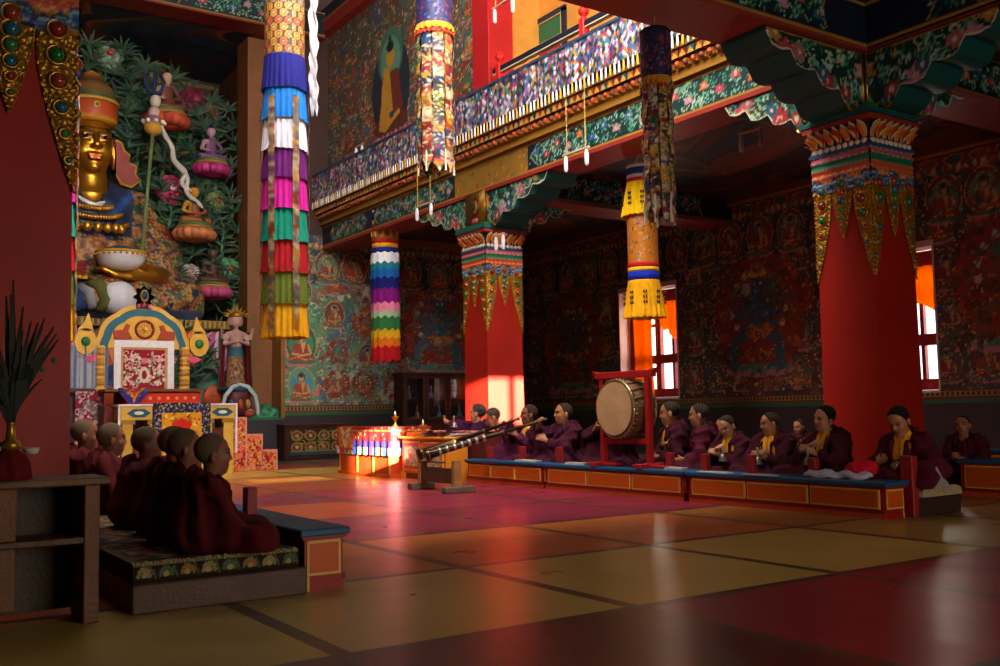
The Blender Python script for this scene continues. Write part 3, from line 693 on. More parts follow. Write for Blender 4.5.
for sx in (-1, 1):
    mb = MB('a82018'); a, b = (.01, .56) if sx > 0 else (-.56, -.01); mb.box(a, b, -.04, 0, .02, 2.08)
    for z0, z1 in ((.12, .95), (1.1, 1.98)):
        mb.col('d8b040').box(a+.07, b-.07, -.05, -.03, z0, z1); mb.col('d8682c').box(a+.09, b-.09, -.056, -.03, z0+.02, z1-.02)
    mb.build('door_leaf', M_GLOSSP, d)

# ---- ceilings
def cloud_ras(w, h, ppm, seed, pal, freq=1.0):
    R = Ras(w, h, ppm, '101418', seed); X, Y = np.meshgrid((np.arange(R.nx)+.5)/ppm, (np.arange(R.ny)+.5)/ppm)
    r = np.random.RandomState(seed); u = X*freq; v = Y*freq
    for k in range(4):
        p = r.rand(4)*6.28; u2 = u+.9/(k+1)*np.sin(v*(1.1+k*.9)+p[0])*1.0+.3*np.sin(u*(1.7+k)+p[1]); v = v+.8/(k+1)*np.sin(u*(.9+k*.8)+p[2]); u = u2
    f = (np.sin(u*1.3+v*.6)+np.sin(v*2.2)*.7+1.7)/3.4; g = .5+.5*np.sin(f*34)
    idx = np.clip((f*len(pal)).astype(int), 0, len(pal)-1); P = np.array([hx(p) for p in pal], np.float32)
    R.a[:] = P[idx]*(.62+.45*g[..., None]); return R
PALC = ['141c2c', '1a2840', '3a2418', '6a3418', '8a4a28', '5a3020', '1a2438', '24344a', '4a2a1c']
def beam(name, x0, x1, y0, y1, z0, z1, faces, seed, soffit='7a2a26', face_cols=('141c30', '9a7428')):
    mb = MB('1a2030'); mb.box(x0, x1, y0, y1, z0+.03, z1); mb.col(soffit); mb.box(x0-.015, x1+.015, y0, y1, z0, z0+.045)
    for f in faces:
        if f in '+x-x': 
            L = y1-y0; o, u, n = ((x1, y0, z0+.05), (0, 1, 0), (1, 0, 0)) if f == '+x' else ((x0, y0, z0+.05), (0, 1, 0), (-1, 0, 0))
        else:
            L = x1-x0; o, u, n = ((x0, y0, z0+.05), (1, 0, 0), (0, -1, 0))
        h = z1-z0-.05; R = Ras(L, h, 38, face_cols[0], seed)
        R.rect(0, L, 0, .05, face_cols[1]); R.rect(0, L, h-.05, h, face_cols[1]); R.rect(0, L, .05, .065, 'b0a070')
        nseg = max(1, round(L/4.3)); sl = L/nseg
        for i in range(nseg):
            a = i*sl+sl*.17; b = (i+1)*sl-sl*.17; floral(R, (a, b, .1, h-.09), seed+i, '0f2a2c'); 
            for q, s_ in ((a, 1), (b, -1)):
                R.poly([(q-.001*s_, .08), (q-.3*s_, .08), (q-.05*s_, h/2), (q-.3*s_, h-.08), (q, h-.08)][::1], face_cols[0]); R.path([(q-.02*s_, .09), (q+.1*s_, h/2), (q-.02*s_, h-.09)], .02, 'a08040')
        o = np.array(o)+np.array(n)*.008; panel(mb, R, o, u, (0, 0, 1))
    return struct(mb.build(name, M_GLOSSP))
mb = MB('10141c')
mb.box(XA, 3.0, 11.2, YW, 5.95, 6.05); panel(mb, cloud_ras(20.0, 5.8, 26, 3, PALC, .9), (XA, 11.2, 5.92), (1, 0, 0), (0, 1, 0), flip=True)
mb.box(-7.36, 3.0, -5.2, 11.25, 6.12, 6.25); mb.box(-29, -7.3, -5.2, .6, 6.1, 6.25)
struct(mb.build('ceiling', M_PAINT))
mb = MB('40281c'); mb.box(-29, -7.8, .6, 13.3, 13.1, 13.3); struct(mb.build('ceiling_nave', M_PAINT))
beam('trim_1', -8.12, -7.35, 1.3, 10.57, 5.5, 6.12, ['+x'], 4, '8a3028')
beam('trim_2', -16.4, -15.6, 11.3, YW, 5.3, 5.95, ['+x'], 6, '8a3c3a', ('1a1616', '7a5a28'))
beam('trim_3', -8.12, -7.35, 11.3, YW, 5.3, 5.95, ['+x'], 7, '8a3c3a', ('1a1616', '7a5a28'))
beam('trim_4', -7.35, 3.0, 10.55, 11.25, 5.5, 6.12, ['-y'], 8, '7a2a26')
beam('trim_5', XA-.4, XA+.3, 1.3, 10.5, 11.05, 11.75, ['+x'], 9, '6a1812', ('1a1e2a', '8a6a28'))
beam('trim_6', -8.12, -7.35, -5.2, 1.0, 5.5, 6.12, ['+x'], 12, '7a2a26')
# right wall cornice and beam above the mural in the aisle
mb = MB('5a2a18'); mb.box(XA, 3.0, YW-.12, YW, 5.7, 5.93); mb.col('8a5a24').box(XA, 3.0, YW-.15, YW-.1, 5.7, 5.76); mb.box(XA-.01, XA+.1, 11.2, YW, 5.72, 5.93); struct(mb.build('trim_7', M_GLOSSP))

# ---- windows with red timber frames, panes, reveals
def window(n, W):
    x0, x1, z0, z1 = W; y = YW+.4
    w = bpy.data.objects.new('window_%d' % n, None); COL.objects.link(w); w.location = ((x0+x1)/2, y, z0); struct(w)
    hw = (x1-x0)/2-.03; h = z1-z0-.08
    mb = MB('8a1c20'); mb.box(-hw, -hw+.16, -.06, .06, .03, h); mb.box(hw-.1, hw, -.06, .06, .03, h); mb.box(-hw, hw, -.06, .06, .03, .24); mb.box(-hw, hw, -.06, .06, h-.36, h)
    mb.box(-.09, .09, -.065, .05, .24, h-.3); mb.box(-hw, hw, -.07, .05, .88, 1.1); mb.box(-hw, hw, -.05, .04, 1.82, 1.9)
    mb.box(hw*.5-.03, hw*.5+.05, -.05, .04, .2, h-.3); mb.box(-hw*.5-.05, -hw*.5+.03, -.05, .04, .2, h-.3)
    mb.build('window_frame', M_GLOSSP, w)
    MB('ffffff').box(-hw, hw, .0, .008, .1, h-.2).build('pane', glass_mat, w)
    return w
window(1, W1); window(2, W2)
def curtain(label, cx, y, ztop, zbot, w, rx=0, side=1, col='e8901c'):
    mb = MB(col); nu, nv = 70, 26; U = np.linspace(0, 1, nu)[:, None]; V = np.linspace(0, 1, nv)[None, :]
    z = ztop+(zbot-ztop)*V+0*U; x = cx+w*(U-.5)*(1-.12*np.sin(V*PI))
    yy = y+.035*np.sin(U*2*PI*7+V*1.2)+.01*np.sin(U*31)
    P = np.stack([x+0*V, yy+0*z, z], -1); mb.grid(P); mb.grid(P[::-1]+np.array([0, .004, 0]))
    return tag(mb.build('curtain', M_CURTAIN, None, smooth=True), label, 'curtain')
def swag(label, x0, x1, y, ztop, drop, col='e8901c'):
    """curtain gathered up to the left so that its lower edge sweeps down to the right"""
    mb = MB(col); nu, nv = 80, 20; U = np.linspace(0, 1, nu)[:, None]; V = np.linspace(0, 1, nv)[None, :]
    bot = ztop-.35-drop*U**.7+.06*np.sin(U*18); z = ztop+(bot-ztop)*V; x = x0+(x1-x0)*U+0*V
    P = np.stack([x, y+.03*np.sin(U*2*PI*9+V)+0*z, z], -1); mb.grid(P); mb.grid(P[::-1]+np.array([0, .004, 0]))
    return tag(mb.build('curtain', M_CURTAIN, None, smooth=True), label, 'curtain')
curtain('long orange curtain hanging down the left side of the window behind the drum', -18.95, YW+.2, 3.75, 1.42, .75)
swag('orange curtain swept across the top right of the window behind the drum', -18.45, -17.5, YW+.22, 3.8, .75)
swag('orange curtain gathered across the top of the window behind the right pillar', -12.7, -10.67, YW+.22, 3.75, .5)
# ================================================================== PILLARS
def under(d, d0, d1, z0, z1, n=4):
    """stepped, scalloped underside of a bracket arm"""
    t = np.clip((d-d0)/(d1-d0), 0, 1)*n; k = np.floor(np.minimum(t, n-1e-6)); f = t-k
    return z0+(z1-z0)*(k+np.where(f > .75, (f-.75)/.25, 0))/n-.03*np.sin(np.clip(f/.75, 0, 1)*PI)
def arm(parent, ang, reach, half=.34, z0=4.8, z1=5.5, seed=1):
    ca, sa = round(math.cos(ang)), round(math.sin(ang)); u = np.array([ca, sa, 0.0]); s = np.array([-sa, ca, 0.0])
    D = np.linspace(.36, reach, 74); Z = under(D, .42, reach, z0, z1-.05); nv = 22; T = np.linspace(0, 1, nv)
    mb = MB('144a48'); P = np.zeros((len(D), 2, 3))
    for j, sg in enumerate((-1, 1)): P[:, j] = u*D[:, None]+s*sg*half+np.array([0, 0, 1])*Z[:, None]
    mb.grid(P[::-1]); mb.prism([(reach, -half), (reach, half), (reach-.02, half), (reach-.02, -half)], (0, 0, z1-.06), u, s, (0, 0, .06))
    mb.col('1a2a3a').prism([(.1, -half), (reach, -half), (reach, half), (.1, half)], (0, 0, z1-.01), u, s, (0, 0, .01))
    h = z1-z0+.06; R = Ras(reach, h, 55, '123430', seed); floral(R, (.0, reach, 0.02, h*1.0), seed, '15302c', 1.4)
    R.curls(30, .03, .09, ['a8c0b0', '6a9a8a', 'c0a060'], wd=.013)
    for i in range(int(reach/.4)):
        cx = .3+i*.42; c = ['a8782c', '8a3038', '2a5070', 'a05a60'][i % 4]
        zz = float(under(np.array([cx]), .42, reach, 0, h-.05)[0])+.2
        for k in range(7): R.ell(cx+.07*math.cos(k*.9), zz+.07*math.sin(k*.9), .045, .03, c, k*.9)
        R.ell(cx, zz, .06, .06, c); R.ell(cx, zz, .03, .035, 'c8b898')
    zz = under(D, .42, reach, 0, h-.05)
    R.path([(float(a), float(b)+.035) for a, b in zip(D, zz)], .02, 'c8c0a0'); R.rect(0, reach, h-.03, h, '8a6a28')
    for sg in (-1, 1):
        Pp = np.zeros((len(D), nv, 3)); ZZ = Z[:, None]+(z1-Z[:, None])*T; Pp[:] = u*D[:, None, None]+s*sg*half; Pp[..., 2] = ZZ
        C = R.samp(np.repeat(D[:, None], nv, 1), np.clip(ZZ-z0+.06, 0, h-.001))
        mb.grid(Pp if sg < 0 else Pp[::-1], C if sg < 0 else C[::-1])
    mb.build('bracket_arm', M_GLOSSP, parent)
    # gilded scroll hook under the tip
    g = MB('9a7428')
    for sg in (-1, 1):
        c = u*.5+s*sg*(half+.01)+np.array([0, 0, z0-.02])
        g.tube([c+u*.06*k*.5+np.array([0, 0, .05*math.sin(k*.9)]) for k in range(8)], [.018]*8, 6)
    g.build('scroll', M_GOLD, parent)
def pillar(label, x, y, arms, full=True, wide=.4133):
    t = thing('pillar', label, 'pillar', (x, y, 0), 0, 'red square pillars with gilded collars')
    H = lambda z: wide+.0165*(1-(z/2.7))*.9
    mb = MB('9c190c'); P = []
    for z in (0, .9, 2.7, 4.3): h = H(z); P.append([(-h, -h, z), (h, -h, z), (h, h, z), (-h, h, z)])
    F = [(4*i+j, 4*i+(j+1) % 4, 4*i+4+(j+1) % 4, 4*i+4+j) for i in range(3) for j in range(4)]+[(3, 2, 1, 0), (12, 13, 14, 15)]
    mb.add(np.array(P).reshape(-1, 3), F); mb.build('shaft', lambda: mat('red_lacquer', .5, 0, .16, 2.0, .12, 12, spec=.3), t)
    # gilded pendants: corner ones wrap the arris, short ones hang between
    hw = wide+.006
    def sheet(mb, side, s0, s1, ztop, ztip, stip, wf):
        """side 0..3, s = position along the face"""
        nz, ns = 46, 15; Z = np.linspace(ztop, ztip, nz)
        A = rotz(side*PI/2); P = np.zeros((nz, ns, 3))
        for i, z in enumerate(Z):
            q = (ztop-z)/(ztop-ztip); k = 1-max(0, (q-.25)/.75)**1.35; a = stip+(s0-stip)*k; b = stip+(s1-stip)*k
            S = np.linspace(a, b, ns); off = hw+.004+.008*q+.012*np.sin(np.linspace(0, PI, ns))
            P[i, :, 0] = S; P[i, :, 1] = -off; P[i, :, 2] = z
        mb.grid((P@A.T)[::-1])
        return A
    def gems(mb, ring, A, s0, s1, ztop, ztip, stip, seed):
        cs = ['1f6a78', '8a2a22', '1f6a3a', '9a3a22', '24607a', '3a7a4a']
        n = 6
        for i in range(n):
            q = (i+.7)/n*.86; z = ztop-(ztop-ztip)*q; k = 1-max(0, (q-.25)/.75)**1.35; c = (s0+s1)/2; c = stip+(c-stip)*k; r = min(.055, abs(s1-s0)*.27)*max(.42, k)
            p = A@np.array([c, -(hw+.02+.008*q), z]); mb.col(cs[(i+seed) % 6]); mb.ball(p, r, 10, 6)
            nv_ = A@np.array([0, -1, 0]); tx = A@np.array([1, 0, 0]); ring.tube([p+(tx*math.cos(a)+np.array([0, 0, 1])*math.sin(a))*r*1.25+nv_*.004 for a in np.linspace(0, 2*PI, 13)], .012, 5, False)
    for side in range(4):
        if not full and side in (2, 3): continue
        for (s0, s1, ztip, stip, sd) in ((-hw, -.165, 2.68, -hw, side), (.165, hw, 2.68, hw, side), (-.155, .155, 3.2, 0, side+2)):
            mb = MB('a87820'); A = sheet(mb, side, s0, s1, 3.98, ztip, stip, 1); p = mb.build('gilded_pendant', M_GOLDB, t)
            g = MB(); r_ = MB('b8862c'); gems(g, r_, A, s0, s1, 3.98, ztip, stip, sd)
            for i in range(24):            # little gold bosses along the edges
                q = (i+.5)/24; z = 3.98+(ztip-3.98)*q; k = 1-max(0, (q-.25)/.75)**1.35
                for e in (s0, s1): r_.ball(A@np.array([stip+(e-stip)*k*.93, -(hw+.006+.008*q), z]), .013, 6, 4)
            r_.build('gold_boss', M_GOLD, p, smooth=True); g.build('gem', M_GEM, p, smooth=True)
    # painted scale bands and cloud border
    R = Ras(4*2*wide, .62, 60, 'a87820', 3); W = R.w
    for i, (c, c2) in enumerate((('24486a', '8aa8c0'), ('b05a68', 'e0a0a8'), ('1f6a4a', '70b090'), ('c0502c', 'e89a70'))):
        yb_ = .5-.075*i
        R.rect(0, W, yb_-.06, .62, c2 if i == 0 else c)
        for k in range(int(W/.09)+1): R.ell(k*.09, yb_-.04, .046, .05, c); R.ring(k*.09, yb_-.04, .046, .01, c2, .05)
    for i, (c, c2) in enumerate((('24486a', '8aa8c0'), ('b05a68', 'e0a0a8'), ('1f6a4a', '70b090'), ('c0502c', 'e89a70'))):
        yb_ = .56-.085*i; R.rect(0, W, yb_-.05, yb_+.035, c)
        for k in range(int(W/.1)+1): R.ell(k*.1, yb_-.05, .05, .035, c); R.line((k*.1-.05, yb_-.03), (k*.1, yb_-.075), .012, c2); R.line((k*.1+.05, yb_-.03), (k*.1, yb_-.075), .012, c2)
    for k in range(int(W/.11)+1): yy = .12+.07*math.cos(k*.11/(W/8)*2*PI)*.6; R.ell(k*.11, yy, .075, .08, '16305a'); R.ell(k*.11, yy, .05, .055, '2a5a8a'); R.ring(k*.11, yy, .055, .014, '88a8c8')
    mb = MB('24486a'); hb = wide+.02; n = 48
    for side in range(4):
        A = rotz(side*PI/2); X, Z = np.meshgrid(np.linspace(0, 2*wide, n), np.linspace(.04, .6, 30), indexing='ij'); P = np.stack([X-hb+(2*hb-2*wide)*X/(2*wide), -np.full_like(X, hb+.012)-.01*np.sin(Z*60), 3.78+Z], -1)@A.T
        mb.grid(P, R.samp(X+side*2*wide, Z))
    mb.col('24486a').box(-hb-.025, hb+.025, -hb-.025, hb+.025, 4.3, 4.34); mb.build('painted_collar', M_GLOSSP, t)
    mb = MB('c8bca8')
    for side in range(4):
        A = rotz(side*PI/2)
        for i in range(9): p = A@np.array([-wide+(i+.5)*2*wide/9, -wide-.02, 4.375]); mb.ball(p, .04, 10, 6)
    mb.build('bead_row', M_GLOSSP, t, smooth=True)
    mb = MB('5a1c18').box(-wide, wide, -wide, wide, 4.33, 4.7)
    for side in range(4):
        A = np.eye(4); A[:3, :3] = rotz(side*PI/2); 
        for i in range(7):
            cx = -wide-.02+(i+.5)*(2*wide+.04)/7; c = ('c87a20', 'a83420')[i % 2]
            for rr, cc, off in ((1.0, 'b0a080', 0), (.8, c, .016), (.4, 'e0a848' if i % 2 else 'd05028', .03)):
                mb.M = A; mb.col(cc); 
                nq = 7; P = np.zeros((9, 7, 3))
                for a in range(9):
                    v = a/8; wd = .062*rr*math.sin(min(1, v*1.0+.18)*PI*.55+.25)*(1 if v < .8 else (1-v)*5+.05)
                    for b in range(7):
                        w_ = b/6*2-1; P[a, b] = (cx+w_*wd, -(wide-.0+.02+.12*v**1.6+off*.6+.02*(1-w_*w_)), 4.42+(.2*v)*(1 if rr == 1 else .95*rr+.05)+(1-rr)*.02)
                mb.grid(P)
        mb.M = None
    mb.build('lotus_petal_cornice', M_GLOSSP, t)
    mb = MB('8a2a1c'); hb = wide+.1
    mb.box(-hb, hb, -hb, hb, 4.62, 4.7, .01); mb.col('1a4a5a').box(-hb-.02, hb+.02, -hb-.02, hb+.02, 4.7, 4.74); mb.col('1c5a3a').box(-hb-.01, hb+.01, -hb-.01, hb+.01, 4.74, 4.81)
    mb.col('15302c').box(-.36, .36, -.36, .36, 4.8, 5.5)
    mb.build('capital_block', M_GLOSSP, t)
    for i, (ang, reach) in enumerate(arms): arm(t, ang, reach, seed=i+3)
    # crossed motif at the corners
    mb = MB('8a6220')
    for side in range(4):
        A = np.eye(4); A[:3, :3] = rotz(side*PI/2); mb.M = A
        mb.col('8a6220').box(-.36, .36, -.385, -.36, 4.82, 5.5); mb.col('6a2a20'); mb.ball((0, -.385, 5.2), (.14, .02, .2), 14, 8); mb.col('a87a28'); mb.ball((0, -.395, 5.2), (.1, .02, .15), 14, 8); mb.col('1f6a6a'); mb.ball((0, -.405, 5.2), (.06, .02, .09), 12, 6)
        mb.col('b85a60')
        for k in range(-2, 3): mb.ball((k*.045, -.39, 4.93-abs(k)*.01), (.026, .02, .06), 8, 6)
        mb.M = None
    mb.build('gilded_motif', M_GOLD, t, smooth=True)
    return t
PX = -7.35-.4133; CXC = -15.97-.4133+.02
pillar('dim red square pillar with gilded jewelled collar, right of the monks', PX, 10.5+.4133, [(0, 2.1), (PI, 2.0), (-PI/2, 2.15), (PI/2, 2.0)])
pillar('bright red square pillar in the middle of the hall, sunlit window shape near its foot', -16.42, 10.5+.4133, [(0, 2.4), (PI, 2.4), (PI/2, 2.0)])
pillar('dark red square pillar at the left edge, big gilded pendants at its top', PX, 1.345-.4133, [(0, 2.1), (PI, 2.0), (PI/2, 2.0)])
# upper storey pillar over the centre one
mb = MB('b01c20'); mb.box(-.3, .3, -.3, .3, 0, 5.0, .01); mb.col('8a1418').box(-.33, .33, -.33, .33, 0, .12)
tag(mb.build('upper_pillar', lambda: mat('red_lacquer', .42)), 'plain bright red upper pillar standing above the centre pillar behind the balcony', 'pillar').location = (-16.27, 10.92, 6.57)

# ================================================================== BALCONY
bal = thing('balcony', 'long painted balcony with carved cornice, bead net cloth and dark handrail over the monks', 'balcony', (XA, 10.5, 5.45))
BX0, BX1 = 0.0, -7.9-XA          # local x range
L = BX1
mb = MB('141c30'); mb.box(0, L, .05, .75, .05, .62); mb.col('8a2a26').box(0, L, .03, .77, 0, .07)
R = Ras(L, .56, 40, '10182c', 4)
for a, b in ((.5, 2.6), (3.0, 6.6), (9.4, 12.6), (13.0, 15.8)):
    floral(R, (a, b, .08, .48), int(a*7), '0f2c2e', 1.3)
    for q, s_ in ((a, 1), (b, -1)): R.poly([(q-.02*s_, .07), (q+.22*s_, .07), (q-.02*s_, .28)], '10182c'); R.poly([(q-.02*s_, .49), (q+.22*s_, .49), (q-.02*s_, .28)], '10182c'); R.path([(q+.22*s_, .08), (q-.02*s_, .28), (q+.22*s_, .48)], .02, '8a9a80')
R.rect(6.7, 9.3, 0, .56, '8a6424'); R.curls(70, .03, .07, ['c08a38', '5a3a18', '3a6a60'], (6.7, 9.3, 0, .56), .014)
R.rect(0, L, 0, .06, '9a7428'); R.rect(0, L, .5, .56, '9a7428')
panel(mb, R, (0, .04, .07), (1, 0, 0), (0, 0, 1)); mb.build('painted_beam', M_GLOSSP, bal)
MB('4a3020').box(0, L, .1, 2.0, .62, 1.08).build('deck', M_WOOD, bal)
mb = MB('8a6020'); mb.box(0, L, -.02, .1, .62, 1.1); mb.box(0, L, -.2, .0, 1.04, 1.12); mb.box(0, L, -.05, 0, .62, .68)
n = 96
for i in range(n):
    x = (i+.5)*L/n; w = L/n*.42
    mb.col(('7a2420', '2a4a50', '8a4a1c')[i % 3]).box(x-w, x+w, -.17, 0, .9, 1.02); mb.col('a8742c').box(x-w*.8, x+w*.8, -.1, 0, .78, .88)
    mb.col(('a84a20', '7a3a24')[i % 2]); mb.ball((x, -.1, .83), (w*.8, .06, .055), 8, 5); mb.col('b88a38').prism([(x-w, .9), (x+w, .9), (x, 1.0)], (0, -.178, 0), (1, 0, 0), (0, 0, 1), (0, .01, 0))
mb.build('carved_cornice', M_GLOSSP, bal)
MB('3a2a20').box(0, L, .1, .18, 1.1, 1.92).build('parapet_board', M_WOOD, bal)
# bead net cloth: diamonds of coloured beads
R = Ras(L, .72, 48, '3a3440', 9); cols = ['b8b8c4', '8a8aa0', '28407a', 'a02c34', 'a88828', '2a6a48', '984a78', 'c0c0cc', '305a8a', '1c1830', '201c38']
dx = .085; dy = .085; rr = random.Random(4)
for j in range(int(1.44/dy)+2):
    for i in range(int(L/dx)+1):
        cx = (i+.5*(j % 2))*dx; cy = j*dy*.5*2/2; 
        R.poly([(cx-dx*.36, cy), (cx, cy-dy*.62), (cx+dx*.36, cy), (cx, cy+dy*.62)], cols[(i+j*3+(i*j) % 5) % len(cols)] if rr.random() < .75 else rr.choice(cols))
R.rect(0, L, .67, .72, '24304a')
X, Z = np.meshgrid(np.linspace(0, L, R.nx+1), np.linspace(0, .72, R.ny+1), indexing='ij')
mb = MB(); mb.grid(np.stack([X, -.25+.015*np.sin(X*9)+.008*np.sin(X*31)+0*Z, 1.2+Z], -1), R.samp(X, Z))
mb.col('303a58').box(0, L, -.26, .1, 1.9, 1.95)
mb.build('bead_net_cloth', lambda: mat('beaded_cloth', .5, 0, .15, 30, .2, 100), bal)
mb = MB('d8d4cc')
for i in range(int(L/.11)):
    x = .05+i*.11; mb.col(('e0dcd8', 'c8a038', 'd8d8e0')[i % 3]); mb.tube([(x, -.26, 1.21), (x, -.26, 1.12), (x, -.26, 1.03)], [.012, .02, .016], 6)
mb.build('fringe', M_CLOTH, bal)
mb = MB('14182a'); mb.box(8.2, L, .02, .14, 2.26, 2.36, .01); mb.col('b0a890').box(8.2, L, .03, .13, 2.235, 2.262); mb.build('handrail', M_GLOSSP, bal)
for x in (8.4, 11.0, 13.6):
    mb = MB('b81c1c'); mb.box(x-.07, x+.07, .0, .14, 1.1, 2.42, .015); mb.lathe([(.06, 2.42), (.045, 2.46), (.09, 2.52), (.1, 2.57), (.07, 2.62), (.02, 2.66)], (x, .07, 0), 12); mb.build('newel_post', M_GLOSSP, bal)

# ================================================================== LOW TEXT TABLES in front of the monks
def bench(label, x0, x1, yf, d, h, face=-1, panels=3, endx=None, group='long low painted tables', ends=(False, True)):
    """face -1: panelled front looks toward -y; +1 toward +y. yf = front y, body extends away from it"""
    t = thing('low_table', label, 'table', ((x0+x1)/2, yf-face*d/2, 0), 0 if face < 0 else PI, group)
    hl = (x1-x0)/2; hd = d/2
    mb = MB('8a1210'); mb.box(-hl+.02, hl-.02, -hd+.02, hd-.02, .0, h-.04); mb.col('a8401a'); mb.box(-hl+.02, hl-.02, -hd+.01, -hd+.02, .0, .055); mb.col('7a1010').box(-hl+.015, hl-.015, -hd+.005, -hd+.02, .055, .09); mb.build('carcass', M_GLOSSP, t)
    mb = MB('0c4a72').box(-hl-.02, hl+.02, -hd-.02, hd+.02, h-.045, h, .008); mb.col('7a1414').box(-hl+.0, hl-.0, -hd, hd, h-.065, h-.045); mb.build('table_top', M_GLOSSP, t)
    w = 2*(hl-.06)/panels
    def pan(a, b, side=None):
        mb = MB('c89a48'); o = -hd+.004
        if side is None:
            mb.box(a+.015, b-.015, o, o+.02, .095, h-.075, .003); mb.col('b44a0c').box(a+.032, b-.032, o-.003, o+.02, .112, h-.092, .002)
        else:
            s = side*(hl-.018); mb.box(min(s, s+side*.006), max(s, s+side*.006), a+.015, b-.015, .095, h-.075); mb.col('b44a0c').box(min(s, s+side*.009), max(s, s+side*.009), a+.032, b-.032, .112, h-.092)
            mb.col('c89a48').box(min(s, s+side*.006), max(s, s+side*.006), b-.03, b-.012, .0, .09)
        mb.build('panel', M_GLOSSP, t)
    for i in range(panels): pan(-hl+.06+i*w, -hl+.06+(i+1)*w)
    for k, sd in enumerate((-1, 1)):
        if ends[k]: pan(-hd+.02, hd-.02, sd)
    return t
bench('nearest low table of the right row, blue top and orange panels', -8.58, -5.9, 8.42, .34, .36)
bench('middle low table of the right row, blue top, carrying the big drum', -11.46, -8.66, 8.45, .34, .36)
bench('farthest low table of the right row, behind the long horns', -13.62, -11.53, 8.48, .34, .36)
bench('low table with blue top and orange panel in front of the left boys', -8.9, -5.9, 2.76, .3, .388, face=1, ends=(True, True))
bench('low table before the far left boys, mostly hidden behind the nearer ones', -12.3, -9.0, 2.76, .3, .388, face=1, ends=(True, True))
bench('low table with orange panels in the rear row at the right edge', -6.9, -4.6, 11.3, .34, .44)
bench('rearmost low table at the right edge, only its blue top showing', -7.3, -4.6, 12.6, .34, .5)
# red upright blocks that prop the texts
def post(label, x, y, z, h, w=.1, d=.08, c='8a1c1c', lab_cat='post'):
    mb = MB(c); mb.box(-w/2, w/2, -d/2, d/2, 0, h, .008)
    o = mb.build('red_post', M_GLOSSP); o.location = (x, y, z); return tag(o, label, lab_cat, 'red upright posts on the low tables')
post('red post on the nearest right table, before the boy ringing a bell', -7.78, 8.66, .36, .21)
post('red post on the right table between the drum and the bell ringing monks', -8.5, 8.66, .36, .2)
post('red post on the right table beside the white scarf', -6.92, 8.66, .36, .2)
post('red post on the table just right of the drum frame', -9.12, 8.68, .36, .2)
post('red post on the table before the right horn player', -11.42, 8.7, .36, .23)
post('red post on the table before the left horn player', -12.35, 8.7, .36, .22)
post('red post on the table before the monk with bowed head', -13.25, 8.7, .36, .2)
post('tall red post standing on the floor at the near end of the right table', -5.93, 8.86, 0, .6, .14, .1)
post('red post on the left table in front of the nearest boy', -7.1, 2.55, .388, .2, .1, .08)
# seats
def seat(label, x0, x1, y0, y1, h, c='2a1410', lab='platform', group=None):
    mb = MB(c); mb.box(x0, x1, y0, y1, 0, h, .008); o = mb.build('seat_platform', M_WOOD, None, origin=((x0+x1)/2, (y0+y1)/2, 0)); return tag(o, label, lab, group)
def rug_ras(w, h, seed, base='241a12'):
    R = Ras(w, h, 130, base, seed); n = max(2, int(w/.115))
    for i in range(n):
        cx = (i+.5)*w/n; c = ('86784c', '4c5a44', '84643a')[i % 3]
        for k in range(7): R.ell(cx+.033*math.cos(PI*k/6), h*.34+.033*math.sin(PI*k/6), .011, .017, c, 0)
        R.ell(cx, h*.35, .02, .014, 'a08c58'); R.line((cx+w/n*.5, h*.2), (cx+w/n*.3, h*.75), .012, '4a5a34')
    R.rect(0, w, h*.86, h, '7a6a44'); return R
def rug(label, x0, x1, y0, y1, z, th, seed=1):
    """folded woven rug with patterned edge, laid on a seat platform"""
    w, d = x1-x0, y1-y0; mb = MB('2c2016'); mb.box(0, w, 0, d, 0, th-.004, .01)
    R = rug_ras(d, th, seed); X, Z = np.meshgrid(np.linspace(0, d, int(d*140)), np.linspace(0, th, 22), indexing='ij'); mb.grid(np.stack([np.full_like(X, w+.004)+.008*np.sin(Z/th*PI), X, Z], -1), R.samp(X, Z))
    R = Ras(w, d, 50, '2c2018', seed); R.specks(int(w*d*260), .015, .035, ['6a4a2a', '4a5a3a', '7a3a28', '3a2a40', '8a7a4a']); R.rect(0, w, 0, .05, '6a5a3a'); R.rect(w-.05, w, 0, d, '6a5a3a')
    X, Y = np.meshgrid(np.linspace(0, w, int(w*30)), np.linspace(0, d, int(d*30)), indexing='ij'); mb.grid(np.stack([X, Y, th+.003*np.sin(X*20)*np.sin(Y*24)], -1), R.samp(X, Y))
    r = random.Random(seed); mb.col('a89a78')
    for k in range(int(d/.018)):
        y = k*.018; mb.tube([(w, y, th), (w+.012, y+r.uniform(-.01, .01), th+r.uniform(0, .012)), (w+.022, y+r.uniform(-.01, .01), th-r.uniform(.0, .02))], .004, 4)
    o = mb.build('woven_rug', M_CLOTH); o.location = (x0, y0, z); return tag(o, label, 'rug')
seat('dark wooden box platform under the nearest boys on the left', -9.2, -5.85, 1.42, 2.47, .165, '4c3022')
rug('dark flower patterned rug with pale fringe under the nearest boys', -9.1, -5.93, 1.44, 2.44, .165, .11)
seat('dark platform under the far left boys', -12.4, -9.3, 1.42, 2.47, .24, '2a1c18')
seat('dark box under the last monk at the right end of the row', -6.72, -5.86, 8.87, 9.62, .18, '2c1612')
seat('long dark platform the right row of monks sits on', -15.6, -6.78, 8.87, 9.85, .2, '241410')
seat('dark platform behind the rear low tables at the right edge', -8.2, -4.6, 11.6, 12.4, .2, '241410')
seat('dark platform for the back row beyond the right hand monks', -11.2, -8.3, 11.6, 12.5, .2, '241410')
